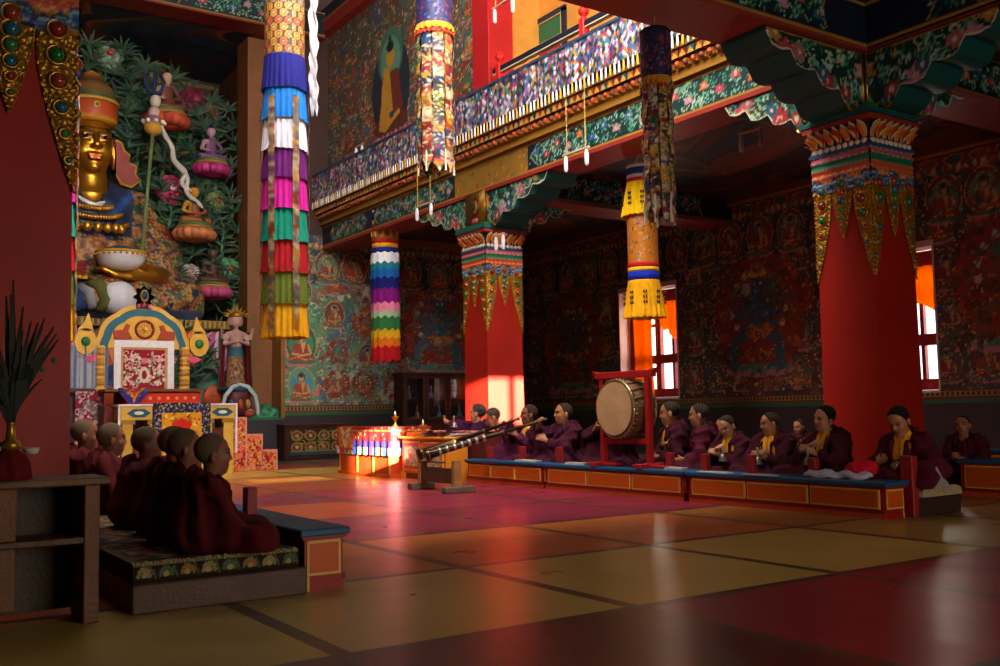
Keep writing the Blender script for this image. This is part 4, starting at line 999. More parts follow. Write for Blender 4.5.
# folded white woven mat rolled over the end box
mb = MB('a89878'); w = .5
for k in range(2):
    y0 = 8.93+k*.34; P = []
    X, T = np.meshgrid(np.linspace(-6.6, -5.84, 30), np.linspace(0, 1, 16), indexing='ij')
    a = T*PI; P = np.stack([X, y0+.17-.17*np.cos(a), .185+.1*np.sin(a)**.5+.006*np.sin(X*60)], -1); 
    C = np.where((np.sin(X*70+k)*np.sin(T*40) > .55)[..., None], lin(hx('5a4430')), lin(hx('b8a888'))); mb.grid(P, C)
    nn = 24; ang = np.linspace(0, PI, nn); e = np.stack([np.full(nn, -5.84), y0+.17-.17*np.cos(ang), .185+.1*np.sin(ang)**.5], 1); mb.col('9a8a68').add(np.concatenate([e, [[-5.84, y0+.17, .185]]]), [(i, i+1, nn) for i in range(nn-1)])
o = mb.build('rolled_mat', M_CLOTH); tag(o, 'cream and brown woven mat folded over the end box at the right', 'mat')
# ================================================================== ALTAR NICHE
mb = MB('2c2630'); mb.box(-28.6, XA, 2.0, 9.47, 0, 1.02); mb.col('1f5a40').box(-28.6, XA+.02, 2.0, 9.47, 1.02, 1.08); struct(mb.build('trim_8', M_PAINT))
mb = MB('7a4a20'); mb.box(-25.3, -24.5, 8.72, 9.47, 1.08, 11.05); mb.col('8a5a28').box(-24.5, XA+.02, 9.38, 9.49, 1.08, 11.05); mb.col('6a3c18').box(-28.6, -24.9, 9.3, 9.47, 1.08, 11.05)
struct(mb.build('wall_niche_right', M_PAINT))
mb = MB('7a4a20'); mb.box(-24.9, XA, 1.4, 2.2, 0, 11.05); mb.box(-28.6, -24.9, 1.4, 2.0, 0, 11.05); struct(mb.build('wall_niche_left', M_PAINT))
R = Ras(8.0, 10.2, 22, '141c1a', 8); R.specks(900, .1, .4, ['16241f', '2a2018', '3a2014', '301810', '3a2418', '1a2420'], stretch=2); R.curls(500, .1, .3, ['2a4a3a', '3a3020', '1f3a44'], wd=.05); R.rect(5.6, 7.2, 7.2, 8.9, '8a5a20')
mb = MB('201c18'); mb.box(-28.9, -28.62, 1.4, 9.47, 0, 11.05); panel(mb, R, (-28.6, 1.45, 1.0), (0, 1, 0), (0, 0, 1)); struct(mb.build('wall_niche_back', M_PAINT))
mb = MB('14182a'); mb.box(-28.9, XA, 1.4, 9.5, 11.1, 11.3); panel(mb, cloud_ras(4.7, 8.0, 26, 13, ['121c30', '16243c', '20304a', '4a2818', '7a4020', '14203a'], .8), (-28.6, 1.45, 11.07), (1, 0, 0), (0, 1, 0), flip=True)
struct(mb.build('ceiling_niche', M_PAINT))
# painted pelmet of blossoms along the niche top
mb = MB('3a2018'); R = Ras(7.0, .7, 30, '3a2a1c', 5); R.curls(60, .06, .15, ['7a6a5a', '8a4030', '4a6a60'], wd=.03); R.rect(0, 7, .6, .7, '7a5a24'); panel(mb, R, (-28.4, 2.1, 10.2), (0, 1, 0), (0, 0, 1)); mb.box(-28.5, -28.42, 2.1, 9.1, 10.2, 10.9)
struct(mb.build('trim_9', M_PAINT))

# ---- great seated statue
YC = 5.0
st = thing('seated_statue', 'huge golden faced seated statue holding a white bowl in the altar niche', 'statue', (-25.7, YC+.1, 3.5), -PI/2)
def brocade(V, seed=0, sc=1.0, pal=('7a2a1c', '1f4a34', '8a5a2c', '24304a', 'a05a3a', '4a5a40')):
    x, y, z = V[:, 0]*sc, V[:, 1]*sc, V[:, 2]*sc; a = (np.sin(x*5.1+1.3*np.sin(z*3.7))+np.sin(z*4.3+1.1*np.sin(x*2.9+y))).astype(float)
    i = np.clip(((a+2)/4*len(pal)).astype(int), 0, len(pal)-1); C = np.array([lin(hx(p)) for p in pal])[i]
    d = np.sin(x*31+2*np.sin(z*23))*np.sin(z*29+2*np.sin(x*19+y*11)); C = np.where((d > .45)[:, None], lin(hx('b08a50')), C); C = np.where((d < -.6)[:, None], C*.35, C); return C
h = .05
F = Field((-3.0, -1.6, -.05), (3.0, 2.0, 4.2), h)
F.ell((0, -.1, .9), (1.35, .95, 1.1), 0); F.cap((0, -.1, .9), (0, -.15, 2.7), 1.15, 1.0, .5, sq=(1.1, .8, 1)); F.cap((-.95, -.15, 2.85), (.95, -.15, 2.85), .5, .5, .5)
for sg in (1, -1): F.chain([(sg*.7, 0, .6), (sg*2.05, .75, .5), (0, 1.25, .45)], [.75, .52, .5], .35)
F.chain([(-1.15, -.1, 2.8), (-1.75, .1, 1.6), (-1.5, .55, 1.25)], [.45, .5, .4], .3); F.cap((-1.5, .2, 1.5), (-1.9, .2, .8), .5, .5, .4)
F.chain([(1.15, -.1, 2.8), (1.75, .1, 1.6), (1.3, .9, 1.2)], [.45, .5, .36], .3)
X, Y, Z = F.axes(); F.F += (.035*np.sin(X*3.1+Z*5+2*np.sin(Z*1.7))+.02*np.sin(X*9-Z*7+Y*5)).astype(np.float32)
F.cap((0, .15, 3.7), (0, .35, 3.05), .5, .3, .05, 's')
def rc_(V):
    C = brocade(V, 1, 1.0); m = V[:, 2] < .25; C[m] = lin(hx('3a4a66')); m = (np.abs(V[:, 2]-1.7) < .25) & (V[:, 1] > 0) & (np.abs(V[:, 0]) < 1.0); C[m] = brocade(V[m], 2, 2.2, ('8a4a24', '9a5a30', '7a3a20'))
    m = (V[:, 2] > 2.1) & (np.abs(V[:, 0]) < .95) & (V[:, 1] > 0); C[m] = lin(hx('232c48')); m &= (np.abs(np.abs(V[:, 0])-(V[:, 2]-2.0)*.75) < .1); C[m] = lin(hx('1f4a8a'))
    m = (V[:, 0] > 1.2) & (V[:, 2] > .9); return C
sdf_obj(F, 'brocade_robe', M_GLOSSP, rc_, st)
# gilded head, neck and hands
hz = 4.38
F = Field((-2.0, -.8, .8), (2.0, 2.3, 5.6), .032)
F.ell((0, .12, hz+.12), (.5, .55, .66), 0); F.ell((0, .22, hz-.34), (.4, .42, .42), .2); F.ell((0, .52, hz-.62), (.15, .12, .1), .12)
F.cap((0, .0, hz-.9), (0, .02, hz-.4), .4, .36, .12); F.cap((0, 0, hz-1.25), (0, 0, hz-.95), .55, .4, .15)
for k in (-1, 1):
    F.ell((k*.24, .5, hz-.22), (.17, .13, .18), .12); F.cap((k*.07, .68, hz+.28), (k*.33, .58, hz+.36), .045, .03, .05); F.ell((k*.21, .665, hz+.16), (.13, .06, .055), .05)
    F.ell((k*.54, .05, hz-.12), (.07, .16, .42), .04); F.ell((k*.2, .64, hz+.04), (.12, .05, .04), .04)
F.chain([(0, .66, hz+.3), (0, .74, hz+.08), (0, .83, hz-.12)], [.045, .06, .09], .06); F.ell((0, .76, hz-.15), (.16, .09, .07), .04)
F.cap((-.15, .68, hz-.34), (.15, .68, hz-.34), .045, .045, .04); F.cap((-.11, .67, hz-.42), (.11, .67, hz-.42), .05, .05, .03)
# left hand palm up beneath the bowl
w = np.array([-1.15, 1.25, 1.1]); F.cap((-1.55, .75, 1.15), w, .26, .22, .1)
F.cap(w, (-.75, 1.35, 1.05), .22, .24, .1, sq=(1, 1, .75))
for j in range(4):
    b = np.array([-.62, 1.2+.13*j, 1.02-.02*j]); F.chain([w+(.2, -.1+.07*j, 0), b, b+(.34, .03*j-.02, .02), b+(.62, .02*j-.04, .16)], [.12, .085, .07, .055], .03)
F.chain([w+(.05, .15, .1), (-.88, 1.58, 1.26), (-.68, 1.62, 1.44), (-.52, 1.55, 1.56)], [.12, .09, .075, .055], .04)
w = np.array([1.1, 1.3, 1.0]); F.cap((1.45, .9, 1.15), w, .26, .2, .1); F.cap(w, (.85, 1.5, .95), .22, .22, .1)
for j in range(4): b = np.array([.78-.13*j, 1.6, .95]); F.chain([(.9-.06*j, 1.45, .95), b+(.1, -.02, 0), b+(.02, .2, -.08), b+(0, .3, -.26)], [.11, .085, .07, .055], .03)
F.chain([w+(-.1, .15, .05), (.82, 1.6, 1.15), (.7, 1.8, 1.12)], [.11, .08, .06], .03)
gold = lin(hx('c48c28'))
def gc(V):
    C = np.tile(gold, (len(V), 1)); x, y, z = V[:, 0], V[:, 1], V[:, 2]-hz
    for k in (-1, 1):
        e = ((x-k*.21)/.13)**2+((z-.12)/.04)**2; m = (y > .4) & (e < 1); C[m] = lin(hx('a89888')); m = (y > .4) & (((x-k*.21)**2+(z-.12)**2) < .04**2); C[m] = lin(hx('181014'))
        m = (y > .4) & (e >= 1) & (e < 1.7); C[m] = lin(hx('5a1a20')); m = (y > .4) & (np.abs(z-.3-.05*np.cos((x-k*.21)*8)) < .022) & (np.abs(x-k*.21) < .17); C[m] = lin(hx('2a3018'))
    m = (y > .5) & (np.abs(z+.38) < .05-1.6*x*x) & (np.abs(x) < .16); C[m] = lin(hx('6a1a18')); return C
b = sdf_obj(F, 'gilded_body', lambda: mat('polished_gold', .28, .85, .12, 2.0), gc, st)
b.data.materials[0].node_tree.nodes['Principled BSDF'].inputs['Roughness'].default_value = .3
# hat
mb = MB('a8401c'); cols = ['c8942c', 'c8942c', 'b04a1c', 'a8401c', '2a2420', '3a4a2c', '8a5a28', '2a3a30', '7a3a20', 'b8862c', 'b8862c']
mb.lathe([(.56, .58), (.6, .62), (.62, .72), (.62, 1.02), (.58, 1.12), (.62, 1.2), (.5, 1.45), (.36, 1.62), (.3, 1.7), (.18, 1.86), (.02, 1.95)], (0, .1, hz-.02), 28, cols)
mb.col('d8c8b0').tube([(.18*math.cos(a)*1.2, .55, hz+1.4+.14*math.sin(a)) for a in np.linspace(PI*1.1, PI*1.9, 9)], [.03, .045, .055, .06, .065, .06, .055, .045, .03], 8)
mb.col('c8a040'); mb.ball((0, .72, hz+.9), (.09, .05, .09), 12, 8); mb.col('2a6a4a'); mb.ball((0, .76, hz+.9), (.04, .03, .04), 8, 6)
mb.col('b8902c').tube([(.62*math.cos(a), .1+.62*math.sin(a), hz+1.08) for a in np.linspace(-.3, PI+.3, 20)], [.05]*20, 6)
mb.build('hat', M_GLOSSP, st, smooth=True)
# scalloped coral ear flaps with gold edge
for sg in (-1, 1):
    pts = [(.0, .55), (.14, .5), (.2, .3), (.34, .22), (.3, .02), (.5, -.05), (.48, -.28), (.62, -.42), (.4, -.6), (.15, -.55), (.02, -.3)]
    mb = MB('8a2a28'); mb.prism(pts, (sg*.6, .0, hz-.3), (sg, 0, 0), (0, 0, 1), (0, .06, 0)); mb.col('b8862c').tube([(sg*(.6+a), .04, hz-.3+c) for a, c in pts], [.035]*len(pts), 6); mb.build('hat_flap', M_GLOSSP, st)
for r_, z_, n_ in ((.75, 2.75, 26), (.62, 2.98, 22), (.9, 2.5, 22)):
    mb = MB('b8862c'); pts = []
    for i in range(n_):
        a = PI*(.12+.76*i/(n_-1)); q = (r_*math.cos(a)*.95, .3+r_*.75*math.sin(a), z_-.28*math.sin(a)); pts.append(q); mb.ball(q, (.055, .05, .07), 8, 5)
    mb.tube(pts, [.03]*n_, 6); mb.build('necklace', M_GOLD, st, smooth=True)
mb = MB('b8862c'); pts = []
for i in range(7):
    a = PI*(.2+.6*i/6); q = (.75*math.cos(a), .35+.7*math.sin(a), 2.3-.1*math.sin(a)); pts.append(q); mb.ball(q, (.11, .08, .13), 10, 6)
mb.tube(pts, [.03]*7, 6); mb.build('pendant_necklace', M_GOLD, st, smooth=True)
mb = MB('d8d0c8'); mb.tube([(-.5, .45, 3.1), (-.25, .6, 2.9), (0, .68, 2.78), (.25, .6, 2.9), (.5, .45, 3.1)], [.04, .06, .07, .06, .04], 8); mb.build('white_collar', M_CLOTH, st, smooth=True)
mb = MB('d8d4d8'); mb.lathe([(.05, .0), (.3, .03), (.5, .16), (.56, .36), (.57, .42)], (-.45, 1.42, 1.1), 24); mb.col('b88a2c').lathe([(.57, .4), (.6, .43), (.57, .47), (.5, .44)], (-.45, 1.42, 1.1), 24)
for i in range(28): a = i*2*PI/28; mb.ball((-.45+.585*math.cos(a), 1.42+.585*math.sin(a), 1.47), .035, 6, 4)
mb.col('1f4a5a').lathe([(.5, .42), (.4, .52), (.2, .6), (.02, .62)], (-.45, 1.42, 1.1), 20); mb.build('white_bowl', M_GLOSSP, st, smooth=True)
F = Field((-1.4, .9, -.05), (.9, 2.3, 1.2), .04); F.ell((-.38, 1.75, .42), (.36, .3, .4), 0); F.ell((-.15, 1.65, .42), (.25, .3, .33), .15)
sdf_obj(F, 'boot_sole', M_GLOSSP, lambda V: np.tile(lin(hx('c8c8d0')), (len(V), 1)), st)
mb = MB('5a5a30'); mb.tube([(.35, 1.6, .75), (.1, 1.75, .7), (-.05, 1.85, .35), (.1, 1.8, .1)], [.14, .16, .15, .1], 10); mb.col('8a8a90').tube([(.5, 1.55, .7), (.3, 1.7, .55), (.25, 1.8, .15)], [.13, .13, .1], 10); mb.col('233a6a').tube([(.75, 1.5, .6), (.6, 1.7, .35), (.5, 1.75, .1)], [.2, .2, .14], 10); mb.build('boot_cuff', M_CLOTH, st, smooth=True)
# pink sash below the sleeve
mb = MB('8a3034')
for k in range(5): mb.tube([(.3, 1.2, 1.25-.1*k), (.75, 1.25, 1.2-.1*k), (1.2, 1.1, 1.15-.1*k)], [.09]*3, 8)
mb.build('sash', M_CLOTH, st, smooth=True)
# trident staff with three heads and white ribbons
mb = MB('6a7a4a'); a0 = np.array([-1.0, 1.1, 1.5]); a1 = np.array([-1.42, .5, 5.2]); mb.tube([a0, (a0+a1)/2, a1], [.05, .045, .045], 8); mb.build('staff', M_GLOSSP, st, smooth=True)
mb = MB('b8862c'); mb.ball(a1+(0, 0, -.25), (.24, .2, .2), 14, 8); mb.col('c8a8a0'); mb.ball(a1+(0, 0, .15), (.15, .15, .17), 12, 8); mb.col('8a6a80'); mb.ball(a1+(.0, 0, -.02), (.17, .15, .15), 12, 8); mb.col('c8c0b4'); mb.ball(a1+(-.03, 0, .45), (.14, .14, .17), 12, 8)
mb.col('1a2a5a')
for k in (-1, 0, 1): mb.tube([a1+(0, 0, .6), a1+(k*.18, 0, .75), a1+(k*.24, 0, 1.0), a1+(k*.12, 0, 1.25)], [.04, .045, .04, .015], 6)
mb.col('d8d0c0')
for k in range(8): an = k*PI/4; mb.ball(a1+(.26*math.cos(an), .2*math.sin(an), -.1), .06, 8, 5)
mb.build('staff_finial', M_GLOSSP, st, smooth=True)
mb = MB('c8c4bc')
for ph, ln in ((0, 1.0), (1.2, 1.25)):
    pts = [a1+np.array([-.15-.75*t*ln+.14*math.sin(t*16+ph)*t, .1, -.2-1.6*t*ln]) for t in np.linspace(0, 1, 26)]; mb.tube(pts, [.06]*25+[.02], 6)
mb.build('white_ribbon', M_CLOTH, st, smooth=True)

# ---- lotus dais under the statue
t = thing('lotus_dais', 'carved lotus dais with gold rim and pink and orange petals under the great statue', 'altar', (-25.7, YC, 1.08))
mb = MB('24303a'); mb.box(-1.6, 1.3, -2.7, 3.2, 0, 2.2); mb.col('8a6a2c').box(-1.8, 1.5, -2.78, 3.25, 2.2, 2.42, .02)
for i in range(101): mb.col(('6a5020', 'a88a3c')[i % 2]).box(1.49, 1.52, -2.77+i*.0595, -2.77+i*.0595+.03, 2.23, 2.4)
mb.build('dais_body', M_GLOSSP, t)
for i in range(9):
    y = -2.4+i*.67; c = ('a03a78', 'a8501c', 'a04a88')[i % 3]; mb = MB(c)
    for rr, cc, off in ((1, 'c890a8' if i % 3 != 1 else '1a3a6a', 0), (.78, c, .05), (.4, 'd8a0b8' if i % 3 != 1 else 'd87828', .09)):
        mb.col(cc); w = .34*rr
        pts = [(-w, .9), (-w*1.1, .6), (-w*.7, .25), (0, .9-.95*rr), (w*.7, .25), (w*1.1, .6), (w, .9), (w*.5, 1.0), (0, .93), (-w*.5, 1.0)]
        mb.prism([(a*1.05, 2.2-1.12+b*1.1) for a, b in pts], (1.3+off, y, 0), (0, 1, 0), (0, 0, 1), (.05, 0, 0))
    mb.build('lotus_petal', M_GLOSSP, t)
for i in range(5):
    y = -2.4+i*1.3; mb = MB(('8a2a20', '1f5a4a', '24406a')[i % 3]); mb.ball((1.35, y, .55), (.1, .5, .45), 16, 10); mb.col('a8401c'); mb.ball((1.42, y, .55), (.08, .3, .28), 14, 8); mb.build('petal_boss', M_GLOSSP, t, smooth=True)

# ---- small seated figures on lotus blooms
def small_figure(label, x, y, z, s, body, robe, lotus, group='small lotus figures around the great statue'):
    t = thing('lotus_figure', label, 'statue', (x, y, z), -PI/2, group)
    F = Field((-.36, -.25, -.02), (.36, .36, .95), .024)
    F.ell((0, .02, .1), (.17, .14, .12), 0); F.cap((0, 0, .12), (0, 0, .42), .13, .11, .06); F.cap((-.13, 0, .46), (.13, 0, .46), .055, .055, .05)
    for sg in (1, -1): F.chain([(sg*.1, .02, .07), (sg*.27, .12, .06), (0, .2, .05)], [.09, .07, .055], .04); F.chain([(sg*.17, 0, .45), (sg*.24, .03, .27), (sg*.05, .17, .19)], [.05, .04, .03], .02)
    F.cap((0, 0, .48), (0, .01, .6), .045, .04, .02); F.ell((0, .01, .7), (.1, .1, .125), .01); F.cap((0, 0, .82), (0, 0, .9), .05, .025, .03)
    cb, cr = lin(hx(body)), lin(hx(robe)); o = sdf_obj(F, 'figure_body', M_GLOSSP, lambda V: np.where(((V[:, 2] > .78) | ((V[:, 2] > .66) & (V[:, 1] < -.02)))[:, None], lin(hx('1c1c28')), np.where(((V[:, 2] > .5) | ((V[:, 0] > .08) & (V[:, 2] > .2)))[:, None], cb, cr)), t); o.scale = (s, s, s)
    mb = MB(lotus)
    for lay, (r0, zz, c) in enumerate(((.4, -.12, '9a7a3c'), (.36, -.05, '5a6a3a'))): mb.col(c).lathe([(r0*.8, zz-.03), (r0, zz), (r0*.95, zz+.05), (r0*.7, zz+.06)], (0, .03, 0), 20)
    mb.col(lotus)
    for i in range(14):
        a = i*2*PI/14; c, sn = math.cos(a), math.sin(a); mb.col(lotus if i % 2 else '%02x%02x%02x' % tuple(min(255, int(q*255*1.1+8)) for q in hx(lotus))); mb.ball((.33*c, .03+.33*sn, -.24), (.14, .14, .13), 8, 6)
    mb.col(lotus).lathe([(.05, -.42), (.2, -.38), (.34, -.26), (.36, -.14)], (0, .03, 0), 18); o = mb.build('lotus_seat', M_GLOSSP, t, smooth=True); o.scale = (s, s, s)
    return t
SF = [('seated figure on orange striped lotus, highest right of the golden face', -25.6, 6.95, 9.08, 1.25, 'c8a088', '6a3a30', 'a8442a'),
      ('lilac many armed figure on magenta lotus by the ochre column', -25.4, 8.05, 7.85, 1.1, 'a88090', '6a4a70', 'a02a6a'),
      ('golden seated figure on cream and orange lotus beside the white ribbons', -25.2, 7.55, 6.08, 1.2, 'b8842c', '8a4a28', 'b06a40'),
      ('dark seated figure on magenta lotus just above the great statue\'s knee', -25.0, 7.98, 4.55, 1.1, '5a4038', '4a2a28', 'a03a68')]
for a in SF: small_figure(*a)
small_figure('seated figure on red lotus left of the golden face, behind the pillar', -25.6, 3.0, 9.0, 1.25, 'c8a088', '6a3a30', '9a3a3a')

# ---- painted plants filling the niche
def blades(mb, p, n, L, spread, rnd, up=.5):
    d0 = rnd.uniform(-.6, .6)
    for i in range(n):
        a = d0+(i-(n-1)/2)*spread; d = np.array([rnd.uniform(-.25, .35), math.sin(a), math.cos(a)*up+.15]); d /= np.linalg.norm(d); side = np.cross(d, (1, 0, 0)); side /= max(np.linalg.norm(side), 1e-6); l = L*rnd.uniform(.7, 1.1)
        T = np.linspace(0, 1, 6); P = np.zeros((6, 2, 3))
        for k, t_ in enumerate(T):
            c = p+d*l*t_+np.array([.1*math.sin(t_*2), 0, -.22*l*t_*t_]); w = .03*math.sin(min(1, t_+.12)*PI*.93+.1)*l/.5
            P[k, 0] = c-side*w; P[k, 1] = c+side*w+np.array([.012, 0, 0])
        mb.col(('183c28', '284a30', '16382e', '3a5030', '1a4630')[rnd.randrange(5)]); mb.grid(P)
def flower(parent, p, r, c, c2='d8c8b8'):
    mb = MB(c)
    for lay in range(3):
        n = 9-lay*2; rr = r*(1-.28*lay)
        for i in range(n):
            a = i*2*PI/n+lay*.4; mb.col(c if (i+lay) % 2 else '%02x%02x%02x' % tuple(int(q*200) for q in hx(c))); mb.ball(p+np.array([.12*r+lay*.09*r*2, math.cos(a)*rr*.62, math.sin(a)*rr*.62]), (r*.2, rr*.42, rr*.42), 8, 5)
    mb.col(c2); mb.ball(p+np.array([r*.75, 0, 0]), (r*.15, r*.25, r*.2), 8, 6); mb.build('flower', M_GLOSSP, parent, smooth=True)
def plant(label, x, pts, fl=None, seed=0, n=9, L=.55, gr='painted plants in the altar niche'):
    rnd = random.Random(seed); t = thing('painted_plant', label, 'plant', (x, pts[0][0], pts[0][1]), 0, gr)
    o = np.array([x, pts[0][0], pts[0][1]]); Q = [np.array([x, a, b])-o for a, b in pts]
    # smooth stem
    S = []
    for i in range(len(Q)-1):
        for k in range(6): u_ = k/6; S.append(Q[i]*(1-u_)+Q[i+1]*u_+np.array([0, .06*math.sin((i*6+k)*.9+seed), 0]))
    S.append(Q[-1]); mb = MB('4a7a4a'); mb.tube(S, np.linspace(.055, .03, len(S)), 7); mb.build('stem', M_LEAF, t, smooth=True)
    mb = MB()
    for i in range(n):
        k = int((i+.7)/n*(len(S)-1)); sg = (-1)**i; e = S[k]+np.array([rnd.uniform(.0, .25), sg*rnd.uniform(.25, .55), rnd.uniform(.1, .4)])
        mb.col('44704a').tube([S[k], (S[k]+e)/2+np.array([0, sg*.05, -.06]), e], [.025, .02, .014], 5); blades(mb, e, 7, L, .42, rnd); blades(mb, S[k], 4, L*.8, .7, rnd)
    mb.build('foliage', M_LEAF, t)
    if fl: flower(t, S[-1], fl[0]*1.3, fl[1], fl[2] if len(fl) > 2 else 'd8c8b8')
    return t
PL = [('green stemmed plant topped by a pale green flower, above the golden face', -26.4, [(5.3, 9.0), (5.55, 10.1), (5.65, 10.55)], (.3, '8aa890', 'a83028'), 8, .5),
      ('plant with a yellow and red flower near the niche top', -26.4, [(6.6, 8.2), (6.6, 9.4), (7.0, 10.3)], (.24, '8a7a30', 'b84a1c'), 10, .6),
      ('plant with a dark magenta bloom near the top right', -26.0, [(7.6, 6.5), (7.3, 8.0), (7.75, 9.55)], (.3, '7a1c3c', 'a04058'), 12, .55),
      ('plant with a round pink bloom beside the white ribbons', -25.6, [(7.3, 4.6), (7.0, 5.8), (7.05, 7.0)], (.3, 'b02a60', 'd8b0b8'), 10, .5),
      ('plant with a cream and orange flower beside the ochre column', -25.3, [(8.4, 4.6), (8.35, 5.8), (8.15, 6.75)], (.22, '7a8a50', 'b84a28'), 12, .5),
      ('plant with green and red blossom above the standing deity', -25.2, [(8.5, 3.2), (8.55, 4.0), (8.45, 4.95)], (.24, '5a9a6a', 'b8402c'), 7, .4),
      ('slender plant climbing between the staff and the blooms', -26.2, [(6.5, 4.8), (6.7, 6.4), (6.3, 8.0), (6.6, 9.0)], (.13, '8a2018', '8a2018'), 14, .5),
      ('tall plant against the ochre column, small orange buds', -25.8, [(8.3, 6.8), (8.4, 8.2), (8.2, 9.3)], (.15, 'a85a30', 'c89050'), 12, .5),
      ('plant with red bud just right of the crown', -26.6, [(5.9, 7.6), (6.0, 8.8), (5.95, 9.35)], (.16, '9a2418', '9a2418'), 9, .5),
      ('white bud plant over the statue\'s knee', -25.2, [(7.3, 3.9), (7.4, 4.4), (7.45, 4.75)], (.22, 'b8a8a0', 'c08a80'), 7, .4),
      ('dark leafy plant right of the throne', -24.5, [(6.9, 1.3), (7.3, 2.2), (7.5, 3.2)], (.2, '1f6a4a', '2a7a50'), 12, .5),
      ('curling green plant beside the standing deity', -24.4, [(6.4, 1.2), (6.9, 2.0), (7.4, 2.7)], (.22, '2a7a50', '1f5a40'), 9, .45),
      ('dark leafy plant low at the left of the niche', -24.6, [(3.0, 1.2), (3.2, 3.0), (3.0, 5.0)], (.3, 'a83a60'), 12, .5),
      ('tall plant at the left side of the niche, behind the pillar', -26.0, [(3.2, 5.0), (3.0, 7.0), (3.4, 9.4)], (.3, '8aa890', 'a83028'), 16, .6),
      ('fine plant behind the deity figures at the right of the niche', -26.8, [(7.9, 3.6), (7.6, 5.2), (8.0, 6.8), (7.7, 8.3)], (.12, 'a85a30'), 16, .55),
      ('broad plant deep behind the statue\'s shoulder', -27.3, [(6.9, 4.0), (6.7, 6.0), (7.2, 7.6), (6.9, 9.8)], (.14, '9a2418'), 18, .65),
      ('dim plant in the top corner of the niche', -27.4, [(8.2, 7.6), (7.9, 9.0), (8.3, 10.0)], (.2, '7a1c3c'), 10, .6),
      ('dim plant spreading under the niche ceiling', -27.2, [(5.6, 8.6), (5.2, 9.8), (6.3, 10.6)], (.18, '5a7a60', '8a3020'), 12, .6)]
for i, (lab, x, pts, fl, n, Lf) in enumerate(PL): plant(lab, x, pts, fl, i+3, n+4, Lf*1.05)
# low green hills at the foot of the niche
F = Field((-.5, -.9, -.1), (.6, 1.0, .8), .04); F.ell((0, 0, 0), (.35, .8, .2), 0); F.ell((0, .3, .15), (.28, .3, .4), .1); F.ell((.05, -.35, .05), (.25, .35, .2), .1); F.ell((.1, .65, .1), (.2, .2, .3), .1)
X, Y, Z = F.axes(); F.F += (.02*np.sin(Y*20)*np.sin(Z*22)).astype(np.float32)
o = sdf_obj(F, 'painted_rockery', M_GLOSSP, lambda V: np.where((np.sin(V[:, 1]*13)*np.sin(V[:, 2]*17) > .3)[:, None], lin(hx('1f5a5a')), np.where((V[:, 2] > .3)[:, None], lin(hx('2f7a4a')), lin(hx('3a8a5a'))))); o.scale = (.62,)*3; o.location = (-24.2, 8.9, 1.1)
tag(o, 'green painted rockery mound at the foot of the ochre column', 'rockery')

# ---- standing many armed deity on a stand
t = thing('standing_statue', 'standing pale deity with gold crown and red robe on a scarf draped stand', 'statue', (-24.1, 8.28, 1.12), -PI/2)
F = Field((-.5, -.3, .6), (.5, .45, 3.1), .026)
F.cap((0, 0, .75), (0, 0, 1.5), .26, .2, 0, sq=(1, .7, 1)); F.cap((0, 0, 1.5), (0, 0, 2.0), .17, .17, .08); F.cap((-.16, 0, 2.05), (.16, 0, 2.05), .07, .07, .06); F.cap((0, 0, 2.1), (0, .02, 2.25), .06, .05, .03); F.ell((0, .03, 2.42), (.16, .16, .2), .02)
for sg in (1, -1): F.ell((sg*.13, -.04, 2.38), (.08, .09, .13), .03); F.chain([(sg*.2, 0, 2.05), (sg*.3, .05, 1.8), (sg*.05, .22, 1.85)], [.06, .05, .035], .02); F.chain([(sg*.2, 0, 2.05), (sg*.36, .05, 1.95), (sg*.4, .12, 2.2)], [.055, .045, .03], .02)
sdf_obj(F, 'deity_body', M_GLOSSP, lambda V: np.where((V[:, 2] > 1.75)[:, None], lin(hx('b08a80')), np.where((np.abs(V[:, 2]-1.6) < .12)[:, None], lin(hx('2a5a6a')), brocade(V, 3, 5, ('7a4a38', '8a6048', '5a3a30')))), t)
mb = MB('b8862c')
for i in range(9): a = PI*i/8; mb.prism([(-.03, 0), (.03, 0), (0, .16)], (.2*math.cos(a), .05, 2.5+.1*math.sin(a)), (math.sin(a), 0, -math.cos(a)), (math.cos(a), 0, math.sin(a)), (0, .03, 0))
mb.lathe([(.15, 2.46), (.18, 2.5), (.16, 2.56), (.08, 2.62), (.02, 2.78)], (0, .03, 0), 16); mb.build('crown', M_GOLD, t)
for sg in (-1, 1):
    mb = MB('6a1620'); U = np.linspace(0, 1, 14)[:, None]; V = np.linspace(0, 1, 16)[None, :]
    P = np.stack([sg*(.24+.14*U+.05*V)+0*V*U, -.04+.05*np.sin(U*9)+0*V, 2.1-1.45*V+0*U], -1); mb.grid(P); mb.grid(P[::-1]+(0, .02, 0)); mb.col('2a6a4a').tube([P[-1, k] for k in range(16)], [.025]*16, 6); mb.build('side_drape', M_CLOTH, t)
mb = MB('1f4a5a'); mb.lathe([(.4, .62), (.42, .68), (.3, .74), (.3, .62)], (0, 0, 0), 20); mb.col('5a2a28').lathe([(.16, 0), (.3, .05), (.38, .25), (.34, .45), (.38, .62)], (0, 0, 0), 16)
for k in range(5): a = PI*(.1+.2*k); mb.col(('b8842c', '24507a', 'a8502c')[k % 3]); mb.ball((.36*math.cos(a), .36*math.sin(a), .3), (.07, .07, .12), 10, 6)
for sg in (-1, 1): mb.col('b04030'); mb.ball((sg*.26, .25, .06), (.12, .1, .1), 10, 6); mb.col('c8c4cc'); mb.ball((sg*.3, .22, .1), (.07, .06, .08), 8, 6)
mb.build('stand', M_GLOSSP, t, smooth=True)
mb = MB('b8c4cc')
for sg in (-1, 1): mb.tube([(0, .3, .78), (sg*.2, .36, .72), (sg*.38, .36, .5), (sg*.45, .34, .2), (sg*.46, .34, .02)], [.05, .055, .05, .05, .04], 8)
mb.build('scarf', M_CLOTH, t, smooth=True)

